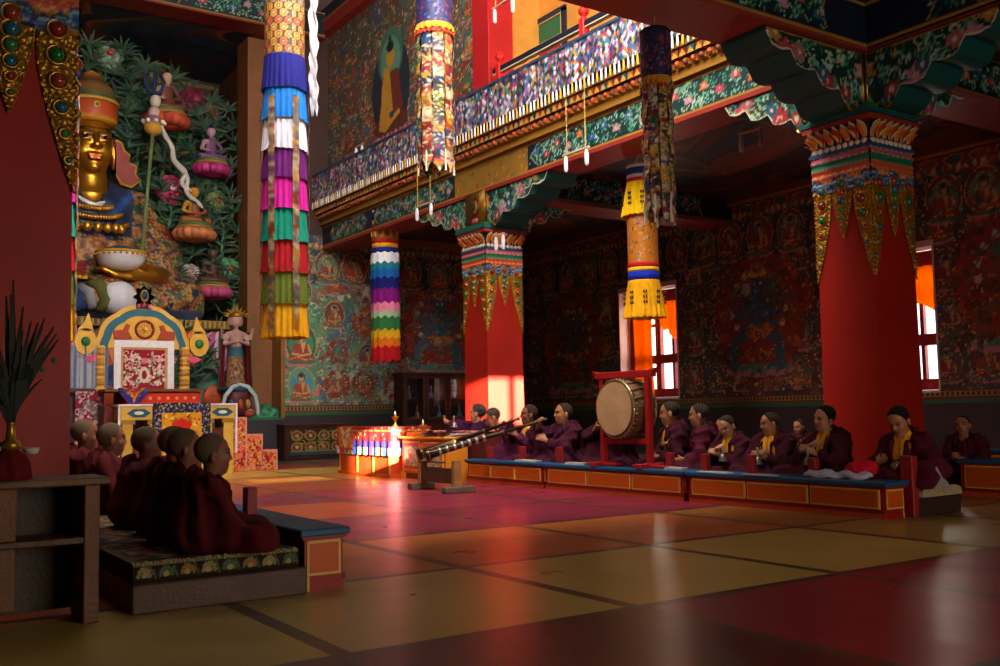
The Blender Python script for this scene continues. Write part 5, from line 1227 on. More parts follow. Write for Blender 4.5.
# ================================================================== THRONE
t = thing('throne', 'ornate yellow throne with scalloped arch, white bordered brocade back and red cushion', 'throne', (-20.3, 5.1, 0), 0)
Yf = '9a7a22'
def slab(mb, pts, x, th, c): mb.col(c).prism([(a, b) for a, b in pts], (x, 0, 0), (0, 1, 0), (0, 0, 1), (th, 0, 0))
def mirror(p): return p+[(-a, b) for a, b in p[::-1]]
mb = MB('5a1814'); mb.box(-.6, .5, -.85, .95, .0, 1.35, .01); mb.build('seat_base', M_GLOSSP, t)
mb = MB('b8301c'); mb.box(-.55, .55, -.45, .98, 1.36, 1.63, .04)
for k in range(8): mb.col('d88a5a'); mb.ball((.55, -.35+k*.17, 1.5), (.012, .035, .035), 8, 5)
mb.col('6a4a2c').box(-.55, .6, -.85, 1.0, 1.63, 1.68); mb.build('seat_cushion', M_CLOTH, t)
mb = MB('d8b050'); sc_ = [(r_*math.sin(t_), 2.5+.86*math.cos(t_)*(r_/.9)) for t_ in np.linspace(0, PI/2, 34) for r_ in [.9*(1+.035*abs(math.sin(t_*5)))]]
slab(mb, mirror(sc_[::-1])[::1], -.12, .08, 'c89a38'); 
s2 = [(a*.9, (b-2.5)*.9+2.5) for a, b in sc_]; slab(mb, mirror(s2[::-1]), -.03, .03, '1f5a6a')
s3 = [(a*.74, (b-2.5)*.74+2.5) for a, b in sc_]; slab(mb, mirror(s3[::-1]), .005, .03, 'c89a38')
for sg in (-1, 1):
    for k in range(9): mb.col(('c8983a', 'a8782c')[k % 2]); mb.lathe([(.09, 0), (.11, .05), (.09, .1)], (-.05, sg*.82, 1.65+k*.1), 10)
    mb.col('c8983a'); slab(mb, [(sg*.74, 1.65), (sg*.92, 1.65), (sg*.92, 2.6), (sg*.74, 2.6)], -.1, .07, 'c8983a')
    # flame jewels at the shoulders
    P = [(sg*(1.1+.2*math.cos(a)*(1 if a < PI else 1)), 2.62+.26*math.sin(a)) for a in np.linspace(0, 2*PI, 16)[:-1]]; slab(mb, P, -.06, .08, 'c89a38'); slab(mb, [(sg*.95, 2.82), (sg*1.05, 3.18), (sg*1.12, 3.0), (sg*1.25, 2.84)], -.06, .08, 'c89a38')
    slab(mb, [(sg*.82, 2.4), (sg*1.15, 2.3), (sg*1.3, 2.38), (sg*1.02, 2.22), (sg*.8, 2.28)], -.04, .06, 'c0406a'); mb.col('1f6a3a'); mb.ball((.04, sg*1.1, 2.62), (.05, .09, .09), 10, 6)
mb.build('back_frame', M_GLOSSP, t)
mb = MB('7a2a18'); mb.tube([(.05, .17*math.cos(a), 2.88+.17*math.sin(a)) for a in np.linspace(0, 2*PI, 17)], [.03]*17, 6); mb.col('d8a040')
for k in range(4): a = k*PI/4; mb.tube([(.06, .15*math.cos(a), 2.88+.15*math.sin(a)), (.06, -.15*math.cos(a), 2.88-.15*math.sin(a))], [.012]*2, 5)
mb.ball((.07, 0, 2.88), .05, 8, 6)
for sg in (-1, 1): slab(mb, [(sg*.24, 2.68), (sg*.58, 2.68), (sg*.6, 2.84), (sg*.42, 2.86), (sg*.36, 2.98), (sg*.28, 2.96), (sg*.32, 2.84)], .04, .04, '9a3418')
mb.build('wheel_and_deer', M_GLOSSP, t)
mb = MB('b83a28'); slab(mb, [((.17+.035*math.cos(8*a))*math.cos(a), 3.54+(.2+.035*math.cos(8*a))*math.sin(a)) for a in np.linspace(0, 2*PI, 49)[:-1]], -.06, .05, '9a2420')
for k in range(-2, 3): mb.col(('c87890', 'b0506a')[k % 2]); mb.ball((.0, k*.06, 3.37-abs(k)*.015), (.04, .04, .06), 8, 5); mb.col('c8a040'); mb.ball((.0, 0, 3.56), (.04, .09, .13), 10, 6); mb.col('1f4a7a'); mb.ball((.03, 0, 3.57), (.03, .05, .09), 10, 6); mb.build('finial', M_GLOSSP, t, smooth=True)
R = Ras(1.16, 1.0, 90, 'd8d4d8', 3); R.rect(.13, 1.03, 0, .87, 'b08a58'); R.rect(.18, .98, 0, .82, '8a1c30')
for sg in (-1, 1):
    R.specks(60, .01, .03, ['c8b8a0', 'b89a80', '6a8a70'], (.58+sg*.22-.16, .58+sg*.22+.16, .1, .75)); R.curls(16, .03, .09, ['c8b8a0', 'd8a0a0'], (.58+sg*.22-.16, .58+sg*.22+.16, .1, .75), .016)
R.ell(.58, .32, .1, .16, 'c8b8a0'); R.ell(.58, .32, .05, .09, '8a1c30'); R.ell(.58, .6, .06, .06, 'c87080')
mb = MB('d8d4d8'); mb.box(.03, .06, -.58, .58, 1.66, 2.66); panel(mb, R, (.065, -.58, 1.66), (0, 1, 0), (0, 0, 1)); mb.build('brocade_back', M_CLOTH, t)
mb = MB('c83018'); U = np.linspace(0, 1, 10)
R = Ras(.6, .45, 60, '3a2a6a', 2); R.poly([(.08, .45), (.52, .45), (.3, .16)], 'c87a20'); R.poly([(.15, .45), (.45, .45), (.3, .26)], 'a82418'); R.specks(40, .006, .012, ['8a7ab0', 'c8a060'])
X, Z = np.meshgrid(np.linspace(0, .6, 26), np.linspace(0, 1, 14), indexing='ij'); zb = 1.3+np.abs(X-.3)*1.1; P = np.stack([.6+.02*np.sin(X*30), -.62+X, 1.7-(1.7-zb)*(1-Z)], -1); mb.grid(P, R.samp(X, Z*.45)); mb.build('pointed_cloth', M_CLOTH, t)
# throne table with white cloth and hanging brocade
t = thing('offering_table', 'yellow carved table edged with white cloth and hung with brocade, before the throne', 'table', (-19.6, 5.52, 0))
mb = MB('b08a30')
for sy in (-.95, -.45, .55, .98): mb.box(-.28, .28, sy-.1, sy+.1, 0, 1.12, .01); mb.col('8a6a24').box(-.3, .3, sy-.14, sy+.14, 1.0, 1.08).col('c8a040')
mb.box(-.3, .3, -1.08, 1.1, 1.08, 1.34, .01); mb.col('4a1a14').box(-.26, .26, -.9, .9, 0, .9)
mb.build('table_frame', M_GLOSSP, t)
for sy in (-.75, .85):
    mb = MB('1f5a6a'); slab(mb, [(sy-.22, 1.21), (sy-.1, 1.29), (sy+.1, 1.29), (sy+.22, 1.21), (sy+.1, 1.13), (sy-.1, 1.13)], .3, .012, '1f4a6a'); mb.col('c8c8a0'); mb.ball((.31, sy, 1.21), (.01, .1, .035), 8, 5); mb.build('painted_medallion', M_GLOSSP, t)
mb = MB('d8ccd8'); mb.box(-.32, .33, -1.12, 1.14, 1.34, 1.38, .01); mb.box(.3, .335, -1.13, -1.09, .4, 1.38); mb.box(.3, .335, 1.1, 1.14, .4, 1.38); mb.build('white_cloth', M_CLOTH, t)
R = Ras(1.1, 1.0, 70, '2a2236', 4); R.specks(500, .006, .016, ['8a7a90', '4a5a8a', 'a89a70']); R.rect(.17, .93, 0, .82, 'c88a1c'); R.specks(120, .01, .03, ['a83018', 'd8b060', '8a5a18'], (.2, .9, 0, .8)); R.poly([(.35, .6), (.55, .72), (.75, .6), (.68, .45), (.42, .45)], 'b82418')
mb = MB('2a2236'); panel(mb, R, (.345, -.5, .4), (0, 1, 0), (0, 0, 1)); mb.box(.31, .34, -.5, .6, .4, 1.4); mb.build('hanging_brocade', M_CLOTH, t)
# three brocade covered steps
t = thing('throne_steps', 'three steps covered in red and gold brocade beside the throne table', 'steps', (-19.95, 6.9, 0))
for k, (y0, h_) in enumerate(((-.28, 1.1), (.16, .75), (.32+.16, .42))):
    y1 = y0+.34 if k else y0+.44; R = Ras(y1-y0, h_, 80, 'b8402c', k); R.specks(int(h_*260), .012, .03, ['d8783c', 'c8a050', 'd86a5a', '8a1c20']); R.rect(0, y1-y0, h_-.03, h_, 'c88a80'); R.rect(y1-y0-.025, y1-y0, 0, h_, 'c88a80')
    mb = MB('8a2c24'); mb.box(-.4, .1, y0, y1, 0, h_); panel(mb, R, (.106, y0, 0), (0, 1, 0), (0, 0, 1)); mb.build('step', M_CLOTH, t)
# silver draped box and flowered cloth left of the throne
mb = MB('9aa0b0'); U = np.linspace(0, 1, 60)[:, None]; V = np.linspace(0, 1, 10)[None, :]
P = np.stack([-.0+.025*np.sin(U*40)+.012*np.sin(U*97)+0*V, -.62+1.24*U+0*V, 1.72+.8*V+0*U], -1); C = np.where((np.sin(U*40)+0*V > .6)[..., None], lin(hx('6a78a0')), lin(hx('a8acb8'))); mb.grid(P, C); mb.box(-.5, -.03, -.6, .6, 1.7, 2.5); mb.col('9aa0b0').box(-.5, -.01, -.62, .62, 2.5, 2.54)
o = mb.build('silver_draped_box', M_SILK); o.location = (-20.3, 3.8, 0); tag(o, 'box draped in pleated silver cloth standing left of the throne', 'box')
t = thing('side_table', 'dark side table hung with a pink and grey flowered cloth, left of the throne', 'table', (-20.4, 3.8, 0))
mb = MB('3a1814'); mb.box(-.5, .1, -.75, .62, 1.62, 1.7, .01); mb.box(-.45, .0, -.7, .58, 0, 1.62); mb.build('table_body', M_WOOD, t)
R = Ras(.5, 1.3, 80, '7a1c34', 6); R.curls(50, .03, .08, ['c8a0a8', '6a7a70', '8a8a80'], wd=.018); R.specks(80, .015, .04, ['c88a98', '5a6a60']); R.rect(0, .5, 0, .35, 'c88a60'); R.specks(60, .015, .04, ['d8c0a0', 'a85a40'], (0, .5, 0, .35))
mb = MB(); panel(mb, R, (.12, .03, .35), (0, 1, 0), (0, 0, 1)); mb.col('5a1828').box(.1, .115, .03, .53, .35, 1.65); mb.build('flowered_cloth', M_CLOTH, t)
# ================================================================== HANGING BANNERS
def cord(parent, z0, z1, r=.008, c='a88a50'):
    MB(c).tube([(0, 0, z0), (0, 0, z1)], [r, r], 6).build('cord', M_CLOTH, parent)
def strip_ras(h, seed, w=.1, pal=None):
    R = Ras(w, h, 90, '5a3a20', seed); z = 0; r = R.r; pal = pal or ['a88420', '8a1c1c', 'a89870', '1a3a6a', '1f5a34', 'a8641c', '3a1c4a', 'b8501c', 'c0a890', '1c1828', 'c89a20', '7a1c28']
    while z < h:
        s = r.uniform(.1, .24); c = r.choice(pal); R.rect(0, w, z, z+s, c)
        R.specks(int(s*160), .006, .016, [r.choice(pal), r.choice(pal), 'd8c8a0'], (0, w, z, z+s)); 
        if r.random() < .5: R.poly([(0, z+s), (w/2, z+s*.5), (w, z+s)], r.choice(pal))
        z += s
    return R
def tiered(label, loc, ztop, tiers, r0, seed=1, group='tiered pleated victory banners', tail=True):
    """cylindrical victory banner of overlapping pleated skirts; loc z = bottom"""
    t = thing('victory_banner', label, 'banner', loc, 0, group); z = 0
    for i, (c, h) in enumerate(tiers):
        mb = MB(c); n = 120; U = np.arange(n)*2*PI/n; prof = []
        for k in range(6):
            q = k/5; rr = r0*(1.0-.10*q-.004*i); pl = .013*(1-q*.8)
            prof.append(np.stack([(rr+pl*np.sin(U*24+i))*np.cos(U), (rr+pl*np.sin(U*24+i))*np.sin(U), np.full(n, z+q*(h+.03))+.006*np.sin(U*5+i)*(1-q)], 1))
        P = np.stack(prof, 1); shade = None; mb.grid(P, None, close=True); mb.build('pleated_tier', M_CLOTH, t, smooth=True); z += h
    zt = z; H_ = ztop-loc[2]; rr = r0*.86
    R = Ras(2*PI*rr, H_-zt+.02, 70, '4a4238', seed)
    for j in range(int(R.h/.09)+1):
        for i in range(int(R.w/.13)+1):
            cx = (i+.5*(j % 2))*.13; g = j/(R.h/.09); c = '8a7a5a' if g > .5 or g < .05 else ('c88a24' if j % 5 else 'b84a24'); c = 'b8602a' if 0.05 < g < .2 and (i % 2) else c
            R.ell(cx, j*.09, .062, .062, '2c2a2c'); R.ell(cx, j*.09, .05, .05, c); R.ell(cx, j*.09, .028, .028, '5a4a3a'); R.ell(cx, j*.09, .014, .014, 'c8b080')
    n = 110; nz = R.ny; A, Z = np.meshgrid(np.linspace(0, 2*PI, n), np.linspace(0, H_-zt, nz), indexing='ij'); mb = MB(); mb.grid(np.stack([rr*np.cos(A), rr*np.sin(A), zt+Z], -1), R.samp(A*rr*.999, Z)); mb.col('8a7a5a').lathe([(rr, 0), (.02, .02)], (0, 0, H_), 24); mb.build('brocade_cylinder', M_SILK, t, smooth=True)
    for k in range(6):
        a = -.95+k*PI/3; R = strip_ras(H_*.62, seed+k, .05, ['c88a24', '8a7a70', 'a84a28', 'c8a050', '7a5a6a', '9a8a78']); w = .042; Z = np.linspace(-.02+.1*(k % 2), H_*.62, 70); mb = MB(); P = np.zeros((3, len(Z), 3)); C = np.zeros((3, len(Z), 3))
        for j, da in enumerate((-w/r0, 0, w/r0)):
            rad = r0*1.06-.03*np.abs(((Z % .4)-.2))/.2*.5; P[j] = np.stack([rad*np.cos(a+da), rad*np.sin(a+da), Z], 1); C[j] = R.samp(np.full(len(Z), .025+.02*(j-1)), np.clip(Z, 0, R.h-.01))
        mb.grid(P, C); mb.grid(P[::-1], C[::-1]); mb.build('brocade_ribbon', M_SILK, t)
    return t
TIERS = [('d89a08', .4), ('5a6a1c', .38), ('a0101c', .38), ('08806a', .39), ('b81488', .38), ('5a1060', .36), ('c8c0d0', .38), ('1468b8', .38), ('141468', .40)]
for lab, loc in (('large banner of rainbow pleated tiers hanging free in the left of the nave', (-11.38, 4.52, 2.05)), ('rainbow tiered banner almost hidden behind the left pillar, thin edge showing', (-11.86, 1.94, 1.98))):
    t = tiered(lab, loc, loc[2]+4.75, TIERS, .285); cord(t, 4.7, 13.1-loc[2], .01)
    if loc[1] < 3: continue
    mb = MB('d8d4dc'); Z = np.linspace(2.85, 4.75, 40); P = []
    for k in range(7): P.append(np.stack([.2+.0*Z+.05*k*.2, .25+.012*k+.01*np.sin(Z*9+k)+.015*np.sin(Z*23+k), Z-.12*(k % 2)], 1))
    P = np.stack(P); mb.grid(P); mb.grid(P[::-1]+(.003, 0, 0)); mb.build('white_scarf', M_SILK, t, smooth=True)
# zigzag banner in the far aisle
t = thing('zigzag_banner', 'smaller zigzag banner in rainbow colours hanging under the far balcony', 'banner', (-20.95, 10.85, 2.38))
zt = [('b0101c', .34), ('d86a10', .2), ('d8a818', .2), ('2a6a3a', .3), ('9ab890', .14), ('d87a98', .2), ('7a1070', .34), ('141868', .26), ('145aa8', .2), ('1a7a8a', .16), ('e0e4ec', .2)]
z = 0
for i, (c, h) in enumerate(zt):
    mb = MB(c); n = 96; U = np.arange(n)*2*PI/n; zz = .07*np.abs(((U*12/PI) % 2)-1); r = .33
    P = np.stack([np.stack([(r+.012*np.sin(U*12)+o)*np.cos(U), (r+.012*np.sin(U*12)+o)*np.sin(U), z-.06+zz+q*(h+.06-zz*.5)], 1) for q, o in ((0, .012), (.5, .006), (1, -.002))], 1); mb.grid(P, close=True); mb.build('zigzag_tier', M_CLOTH, t, smooth=True); z += h
for c, h in (('14287a', .14), ('d89a20', .1), ('a81c1c', .1), ('a8702c', .28), ('a81c1c', .1), ('d89a20', .08), ('14287a', .2), ('d8d8e0', .05)):
    mb = MB(c).lathe([(.315, 0), (.315, h), (.3, h+.002)], (0, 0, z), 36)
    if h == .28:
        for k in range(20): a = k*PI/10; mb.col(('c89a3a', '7a4a1c')[k % 2]); mb.ball((.312*math.cos(a), .312*math.sin(a), z+.14), (.03, .03, .1), 6, 5)
    mb.build('cloth_band', M_CLOTH, t, smooth=True); z += h
cord(t, z-.01, 3.1)
# yellow banner
t = thing('yellow_banner', 'bright yellow and orange banner with blue and red bands, hanging beside the window', 'banner', (-12.7, 11.6, 2.68))
def ruffle(mb, z0, z1, r0, r1, n=22, amp=.02):
    U = np.arange(180)*2*PI/180; P = np.stack([np.stack([((r0+(r1-r0)*q)+amp*(1-q)*np.sin(U*n))*np.cos(U), ((r0+(r1-r0)*q)+amp*(1-q)*np.sin(U*n))*np.sin(U), z0+(z1-z0)*q+.01*np.sin(U*n)*(1-q)], 1) for q in np.linspace(0, 1, 6)], 1); mb.grid(P, close=True)
def motifs(mb, z0, r, n=9, c='5a3a10'):
    mb.col(c)
    for k in range(n):
        a = k*2*PI/n
        for dz in (0, .09, .18):
            for s in (-1, 1): mb.ball((r*math.cos(a+s*.06), r*math.sin(a+s*.06), z0+dz), (.018, .018, .03), 6, 4)
mb = MB('e0a008'); ruffle(mb, 0, .66, .37, .27); motifs(mb, .25, .352); mb.build('lower_ruffle', M_CLOTH, t, smooth=True)
for c, a, b in (('1428a0', .64, .8), ('e0b020', .8, .87), ('b81420', .87, .95)): MB(c).lathe([(.272, a), (.272, b)], n=36).build('cloth_band', M_CLOTH, t, smooth=True)
R = Ras(2*PI*.265, .95, 60, 'c87818', 4); R.specks(260, .008, .022, ['a85a10', 'd89a38', 'a8a8b0', '8a4a10']); R.curls(24, .03, .07, ['a0a0b8', 'b86a20'], wd=.012)
A, Z = np.meshgrid(np.linspace(0, 2*PI, 100), np.linspace(0, .95, 50), indexing='ij'); mb = MB(); mb.grid(np.stack([.265*np.cos(A), .265*np.sin(A), .95+Z], -1), R.samp(A*.265*.99, Z)); mb.build('brocade_cylinder', M_SILK, t, smooth=True)
mb = MB('e8c008'); ruffle(mb, 1.78, 2.38, .35, .25); motifs(mb, 1.98, .335); mb.build('upper_ruffle', M_CLOTH, t, smooth=True)
for c, a, b in (('b81420', 2.37, 2.44), ('e8e0d8', 2.44, 2.5), ('2050b8', 2.5, 2.62), ('e8e0d8', 2.62, 2.68)): MB(c).lathe([(.25, a), (.25, b), (.24, b+.001)], n=36).build('cloth_band', M_CLOTH, t, smooth=True)
mb = MB('b88a50'); mb.tube([(-.2, 0, 2.68), (0, 0, 2.95), (.2, 0, 2.68)], [.01]*3, 5); mb.tube([(0, 0, 2.95), (0, 0, 3.27)], [.01]*2, 5); mb.build('cord', M_CLOTH, t)
# patchwork brocade banners
def patch(label, loc, r, zb, h, drum, topc, seed, cordto):
    t = thing('brocade_banner', label, 'banner', loc, 0, 'patchwork brocade banners'); n = 9
    for lay, (rr, off, nn) in enumerate(((r*.8, .12, n), (r, 0, n))):
        for k in range(nn):
            a = k*2*PI/nn+lay*.35; w = PI*rr/nn*.86; R = strip_ras(h+.3, seed+k*3+lay, w*2); zb_ = off+.14*((k*3) % 4)/3; mb = MB()
            Z = np.linspace(zb_, h+.02, 90); P = np.zeros((5, 90, 3)); C = np.zeros((5, 90, 3))
            for j in range(5):
                s = (j-2)/2; tip = np.clip((Z-zb_)/(.13), 0, 1); x_ = s*w*tip; rad = rr+.012*np.sin(Z*17+k)+.01*np.cos(s*2)
                P[j] = np.stack([rad*math.cos(a)-x_*math.sin(a), rad*math.sin(a)+x_*math.cos(a), Z], 1); C[j] = R.samp(w+x_*.95, Z)
            mb.grid(P[::-1], C[::-1]); mb.grid(P+(0, 0, .001), C); mb.build('hanging_strip', M_SILK, t)
    mb = MB('c88a1c'); ruffle(mb, h-.06, h+.04, r*1.12, r*1.05, 18, .012); mb.col('a8341c'); ruffle(mb, h-.12, h-.04, r*1.09, r*1.06, 26, .014); mb.build('yellow_ruffle', M_CLOTH, t, smooth=True)
    R = Ras(2*PI*r, drum, 80, topc, seed); R.specks(700, .006, .02, ['2a2a6a', '5a1c3a', '8a2a3a', '1a1a3a', '6a5a8a', '1a3a6a']); A, Z = np.meshgrid(np.linspace(0, 2*PI, 80), np.linspace(0, drum, 40), indexing='ij'); mb = MB(); mb.grid(np.stack([r*1.04*np.cos(A), r*1.04*np.sin(A), h+.03+Z], -1), R.samp(A*r*.99, Z)); mb.col('1a1620').lathe([(r*1.04, 0), (r*1.08, .03), (r*.9, .06), (.02, .07)], (0, 0, h+.03+drum), 24); mb.build('brocade_drum', M_SILK, t, smooth=True)
    for k in range(5): a = k*1.3; MB('d8d0c0').tube([(r*math.cos(a), r*math.sin(a), .35), (r*1.02*math.cos(a), r*1.02*math.sin(a), .02)], [.012, .016], 6).build('tassel', M_CLOTH, t)
    cord(t, h+drum, cordto-loc[2])
    return t
patch('patchwork brocade banner with dark purple drum hanging from the cross beam', (-7.93, 7.52, 3.12), .165, 0, 1.62, .52, '2c1a40', 3, 5.52)
patch('patchwork brocade banner hanging in front of the upper mural', (-12.6, 7.4, 4.66), .27, 0, 2.25, .9, '1c2458', 17, 13.1)
# wooden rods with two white lamp tubes
def rod(label, x, y, z, L=.55, cz=1.1, ang=0):
    t = thing('lamp_rod', label, 'lamp', (x, y, z), ang, 'hanging rods with two white lamp tubes')
    MB('c8a088').box(-L/2, L/2, -.02, .02, .16, .19).build('rod', M_WOOD, t)
    for s in (-1, 1):
        mb = MB('d8d8e0'); mb.lathe([(.02, .15), (.03, .13), (.03, .1), (.038, .08), (.038, -.1), (.02, -.13)], (s*L*.4, 0, 0), 10); mb.build('lamp_tube', M_GLOSSP, t, smooth=True)
        if cz: MB('b8a050').tube([(s*L*.36, 0, .18), (s*L*.36+.01, 0, .18+cz)], [.009]*2, 5).build('cord', M_CLOTH, t)
rod('lamp rod on two cords below the cornice, left of the centre pillar capital', -18.03, 10.27, 5.36, .75, .95)
rod('lamp rod on long cords below the cornice, right of the centre pillar', -12.83, 10.27, 5.3, .7, 1.0)
rod('small lamp rod beside the centre pillar collar', -15.3, 10.35, 4.28, .3, 0)
rod('pinkish lamp rod in the dim aisle left of the right pillar', -10.45, 11.9, 5.3, .5, .5)
rod('lamp rod on top of the bead net cloth before the upper mural', -21.4, 10.4, 7.45, .4, 0)
rod('lamp rod hanging in front of the gallery door', -14.8, 10.2, 8.6, .75, 3.6)

# ================================================================== LARGE DRUM
t = thing('drum', 'large tan skinned drum in a red frame standing on the low tables', 'drum', (-9.87, 8.62, .36))
red = '9a1618'
mb = MB(red)
for s in (-1, 1): mb.box(s*.45-.035, s*.45+.035, -.04, .04, .05, 1.2, .006)
mb.box(-.56, .56, -.05, .05, 1.16, 1.25, .008); mb.prism([(-.56, 1.2), (-.62, 1.27), (-.5, 1.25)], (0, -.04, 0), (1, 0, 0), (0, 0, 1), (0, .08, 0)); mb.prism([(.56, 1.2), (.62, 1.27), (.5, 1.25)], (0, -.04, 0), (1, 0, 0), (0, 0, 1), (0, .08, 0))
mb.box(-.45, .45, -.03, .03, .3, .37, .005); mb.build('frame', M_GLOSSP, t)
for s in (-1, 1):
    mb = MB(red); mb.box(s*.45-.05, s*.45+.05, -.22, .2, 0, .06, .01); mb.box(s*.45-.3, s*.45+.3, -.06, .06, 0, .045, .01); mb.build('foot', M_GLOSSP, t)
n = 40; body = thing('x', 'x', 'x'); bpy.data.objects.remove(body)
def ybody(prof, c, mbx):
    mbx.col(c); A = np.arange(n)*2*PI/n; P = np.stack([np.stack([r*np.cos(A), np.full(n, y), .76+r*np.sin(A)], 1) for r, y in prof], 1); mbx.grid(P[::-1], close=True)
mb = MB(); ybody([(.33, -.2), (.36, -.17), (.385, -.08), (.392, .02), (.385, .12), (.36, .2), (.33, .23)], '6a4a2c', mb)
for k in range(20): a = k*PI/10; mb.col('4a3018').tube([(.385*math.cos(a), -.17, .76+.385*math.sin(a)), (.4*math.cos(a+.08), .02, .76+.4*math.sin(a+.08)), (.385*math.cos(a), .2, .76+.385*math.sin(a))], [.008]*3, 5)
b_ = mb.build('barrel', M_GLOSSP, t, smooth=True)
mb = MB()
for yy in (-.17, .2): mb.col('b8a070').tube([(.372*math.cos(a), yy, .76+.372*math.sin(a)) for a in np.linspace(0, 2*PI, 41)], [.016]*41, 6)
for k in range(36): a = k*PI/18; mb.col('c8b888'); mb.ball((.385*math.cos(a), -.14, .76+.385*math.sin(a)), .012, 6, 4)
mb.build('rim', M_METAL, b_, smooth=True)
for yy, sg in ((-.2, -1), (.232, 1)):
    mb = MB('b89468'); V = [(0, yy+sg*.006, .76)]; F = []
    for ri, r in enumerate((.12, .24, .345)):
        for k in range(n): a = k*2*PI/n; V.append((r*math.cos(a), yy+sg*(.006-.006*ri/2), .76+r*math.sin(a)))
    F += [(0, 1+(k+1) % n, 1+k)[::sg] for k in range(n)]
    for ri in range(2):
        for k in range(n): a0 = 1+ri*n+k; a1 = 1+ri*n+(k+1) % n; F.append((a0, a1, a1+n, a0+n)[::sg])
    mb.add(V, F); mb.build('drum_skin', lambda: mat('drum_skin', .6, 0, .25, 4), t)
mb = MB('c8b888')
for s in (-1, 1): mb.tube([(s*.45, 0, .8), (s*.41, 0, .78), (s*.385, 0, .76)], [.014]*3, 6)
mb.build('ring', M_METAL, t)

# ================================================================== LONG HORNS AND THEIR STAND
def horn(label, bell, mouth, bands, c='3a2c20'):
    bell = np.array(bell); mouth = np.array(mouth); t = thing('long_horn', label, 'horn', tuple(bell), 0, 'long temple horns'); d = mouth-bell
    prof = [(0, .085), (.015, .082), (.05, .066), (.14, .055), (.33, .048), (.35, .05), (.36, .04), (.62, .033), (.64, .036), (.65, .026), (.93, .018), (.94, .022), (.97, .014), (.985, .024), (1, .03)]
    mb = MB(c).tube([d*a for a, r in prof], [r for a, r in prof], 18, False); mb.tube([d*a*.999 for a, r in prof[:4]][::-1], [r*.93 for a, r in prof[:4]][::-1], 18, True)
    mb.build('tube', M_METAL, t, smooth=True)
    for a, r in ((.02, .088), (.34, .054), (.63, .04), (.94, .026)):
        MB('8a6a38').tube([d*(a-.008), d*(a+.008)], [r, r], 18).build('brass_ring', M_METAL, t, smooth=True)
    if bands:
        for k in range(7): a = .1+k*.06; MB('c8c8c0').tube([d*a, d*(a+.02)], [.063-.0018*k, .0625-.0018*k], 16).build('silver_band', M_METAL, t, smooth=True)
    return t
horn('left long dark horn resting on the wooden stand, blown by the monk beside the pillar', (-12.80, 7.15, .50), (-12.62, 8.84, 1.0), False)
horn('right long horn with silver bands resting on the wooden stand', (-12.5, 7.1, .50), (-11.93, 8.86, .985), True)
t = thing('horn_stand', 'rough wooden trestle stand holding up the long horn bells', 'stand', (-12.3, 7.2, 0))
for s, w in ((-1, .2), (1, .24)):
    MB('5a4a3c').box(s*.52-.06, s*.52+.06, -w, w, 0, .09, .01).build('foot', M_WOOD, t); MB('a06c38').box(s*.48-.04, s*.48+.04, -.06, .06, .09, .41 if s < 0 else .44, .006).build('upright', M_WOOD, t)
MB('4a2c18').box(-.46, .46, -.05, -.02, .12, .33, .005).build('side_board', M_WOOD, t); MB('4a2c18').box(-.46, .46, .02, .05, .12, .33, .005).build('side_board', M_WOOD, t); MB('5a3a20').box(-.52, .1, -.06, .06, .395, .42, .005).build('cradle_board', M_WOOD, t)

# ================================================================== ALTAR TABLE WITH BROCADE, DESK
t = thing('brocade_table', 'long orange table draped with brocade and striped valance, lit by the sun', 'table', (-16.4, 8.42, 0))
mb = MB('b84018'); mb.box(-1.05, 1.0, -.38, .4, .02, .84); mb.col('c85a1c').box(-1.08, 1.03, -.41, .42, 0, .06); mb.col('d89a30')
for x in (-1.04, -.3, .35, .98): mb.box(x-.02, x+.02, -.392, -.37, .06, .84)
mb.build('table_body', M_GLOSSP, t)
R = Ras(2.2, .5, 70, '8a1c24', 5); R.rect(0, 2.2, 0, .17, 'c8c8d0')
for i in range(22): R.rect(i*.1, i*.1+.1, 0, .15, ('d8d4dc', '2a5aa8', 'c8304a', 'd8d4dc', '3a9ab0', 'e0b040')[i % 6])
R.rect(0, 2.2, .15, .26, '2a2a6a'); 
for i in range(14): R.ell(i*.16+.08, .2, .06, .05, ('3a3a90', '6a2a6a')[i % 2])
R.rect(0, 2.2, .42, .46, 'c8783a'); R.specks(80, .01, .02, ['c8a050', 'a83040'], (0, 2.2, .3, .5))
X, Z = np.meshgrid(np.linspace(-1.1, 1.1, 160), np.linspace(0, .5, 36), indexing='ij'); mb = MB(); mb.grid(np.stack([X, -.42-.012*np.sin(X*26)*(1-Z*1.8), .38+Z], -1), R.samp(X+1.1, Z))
Yy, Z = np.meshgrid(np.linspace(-.42, .42, 60), np.linspace(0, .5, 36), indexing='ij'); mb.grid(np.stack([1.06+.012*np.sin(Yy*26)*(1-Z*1.8), Yy, .38+Z], -1), R.samp(Yy+.6, Z)); mb.col('a82430').box(-1.1, 1.06, -.42, .42, .86, .88)
mb.build('striped_valance', M_CLOTH, t)
R = Ras(.62, .42, 90, 'b8501c', 6); R.rect(.04, .58, .05, .42, 'c87a28'); R.poly([(.1, .4), (.22, .4), (.31, .1), (.4, .4), (.52, .4), (.36, .05), (.26, .05)], 'c8c0a8'); R.curls(30, .02, .05, ['8a1c1c', '2a6a4a', 'e0c080', '1a4a7a'], wd=.012); R.rect(0, .62, 0, .03, 'c83018')
mb = MB(); panel(mb, R, (-1.0, -.44, .46), (1, 0, 0), (0, 0, 1)); mb.col('b8501c').box(-1.0, -.38, -.437, -.3, .875, .89); mb.build('brocade_square', M_CLOTH, t)
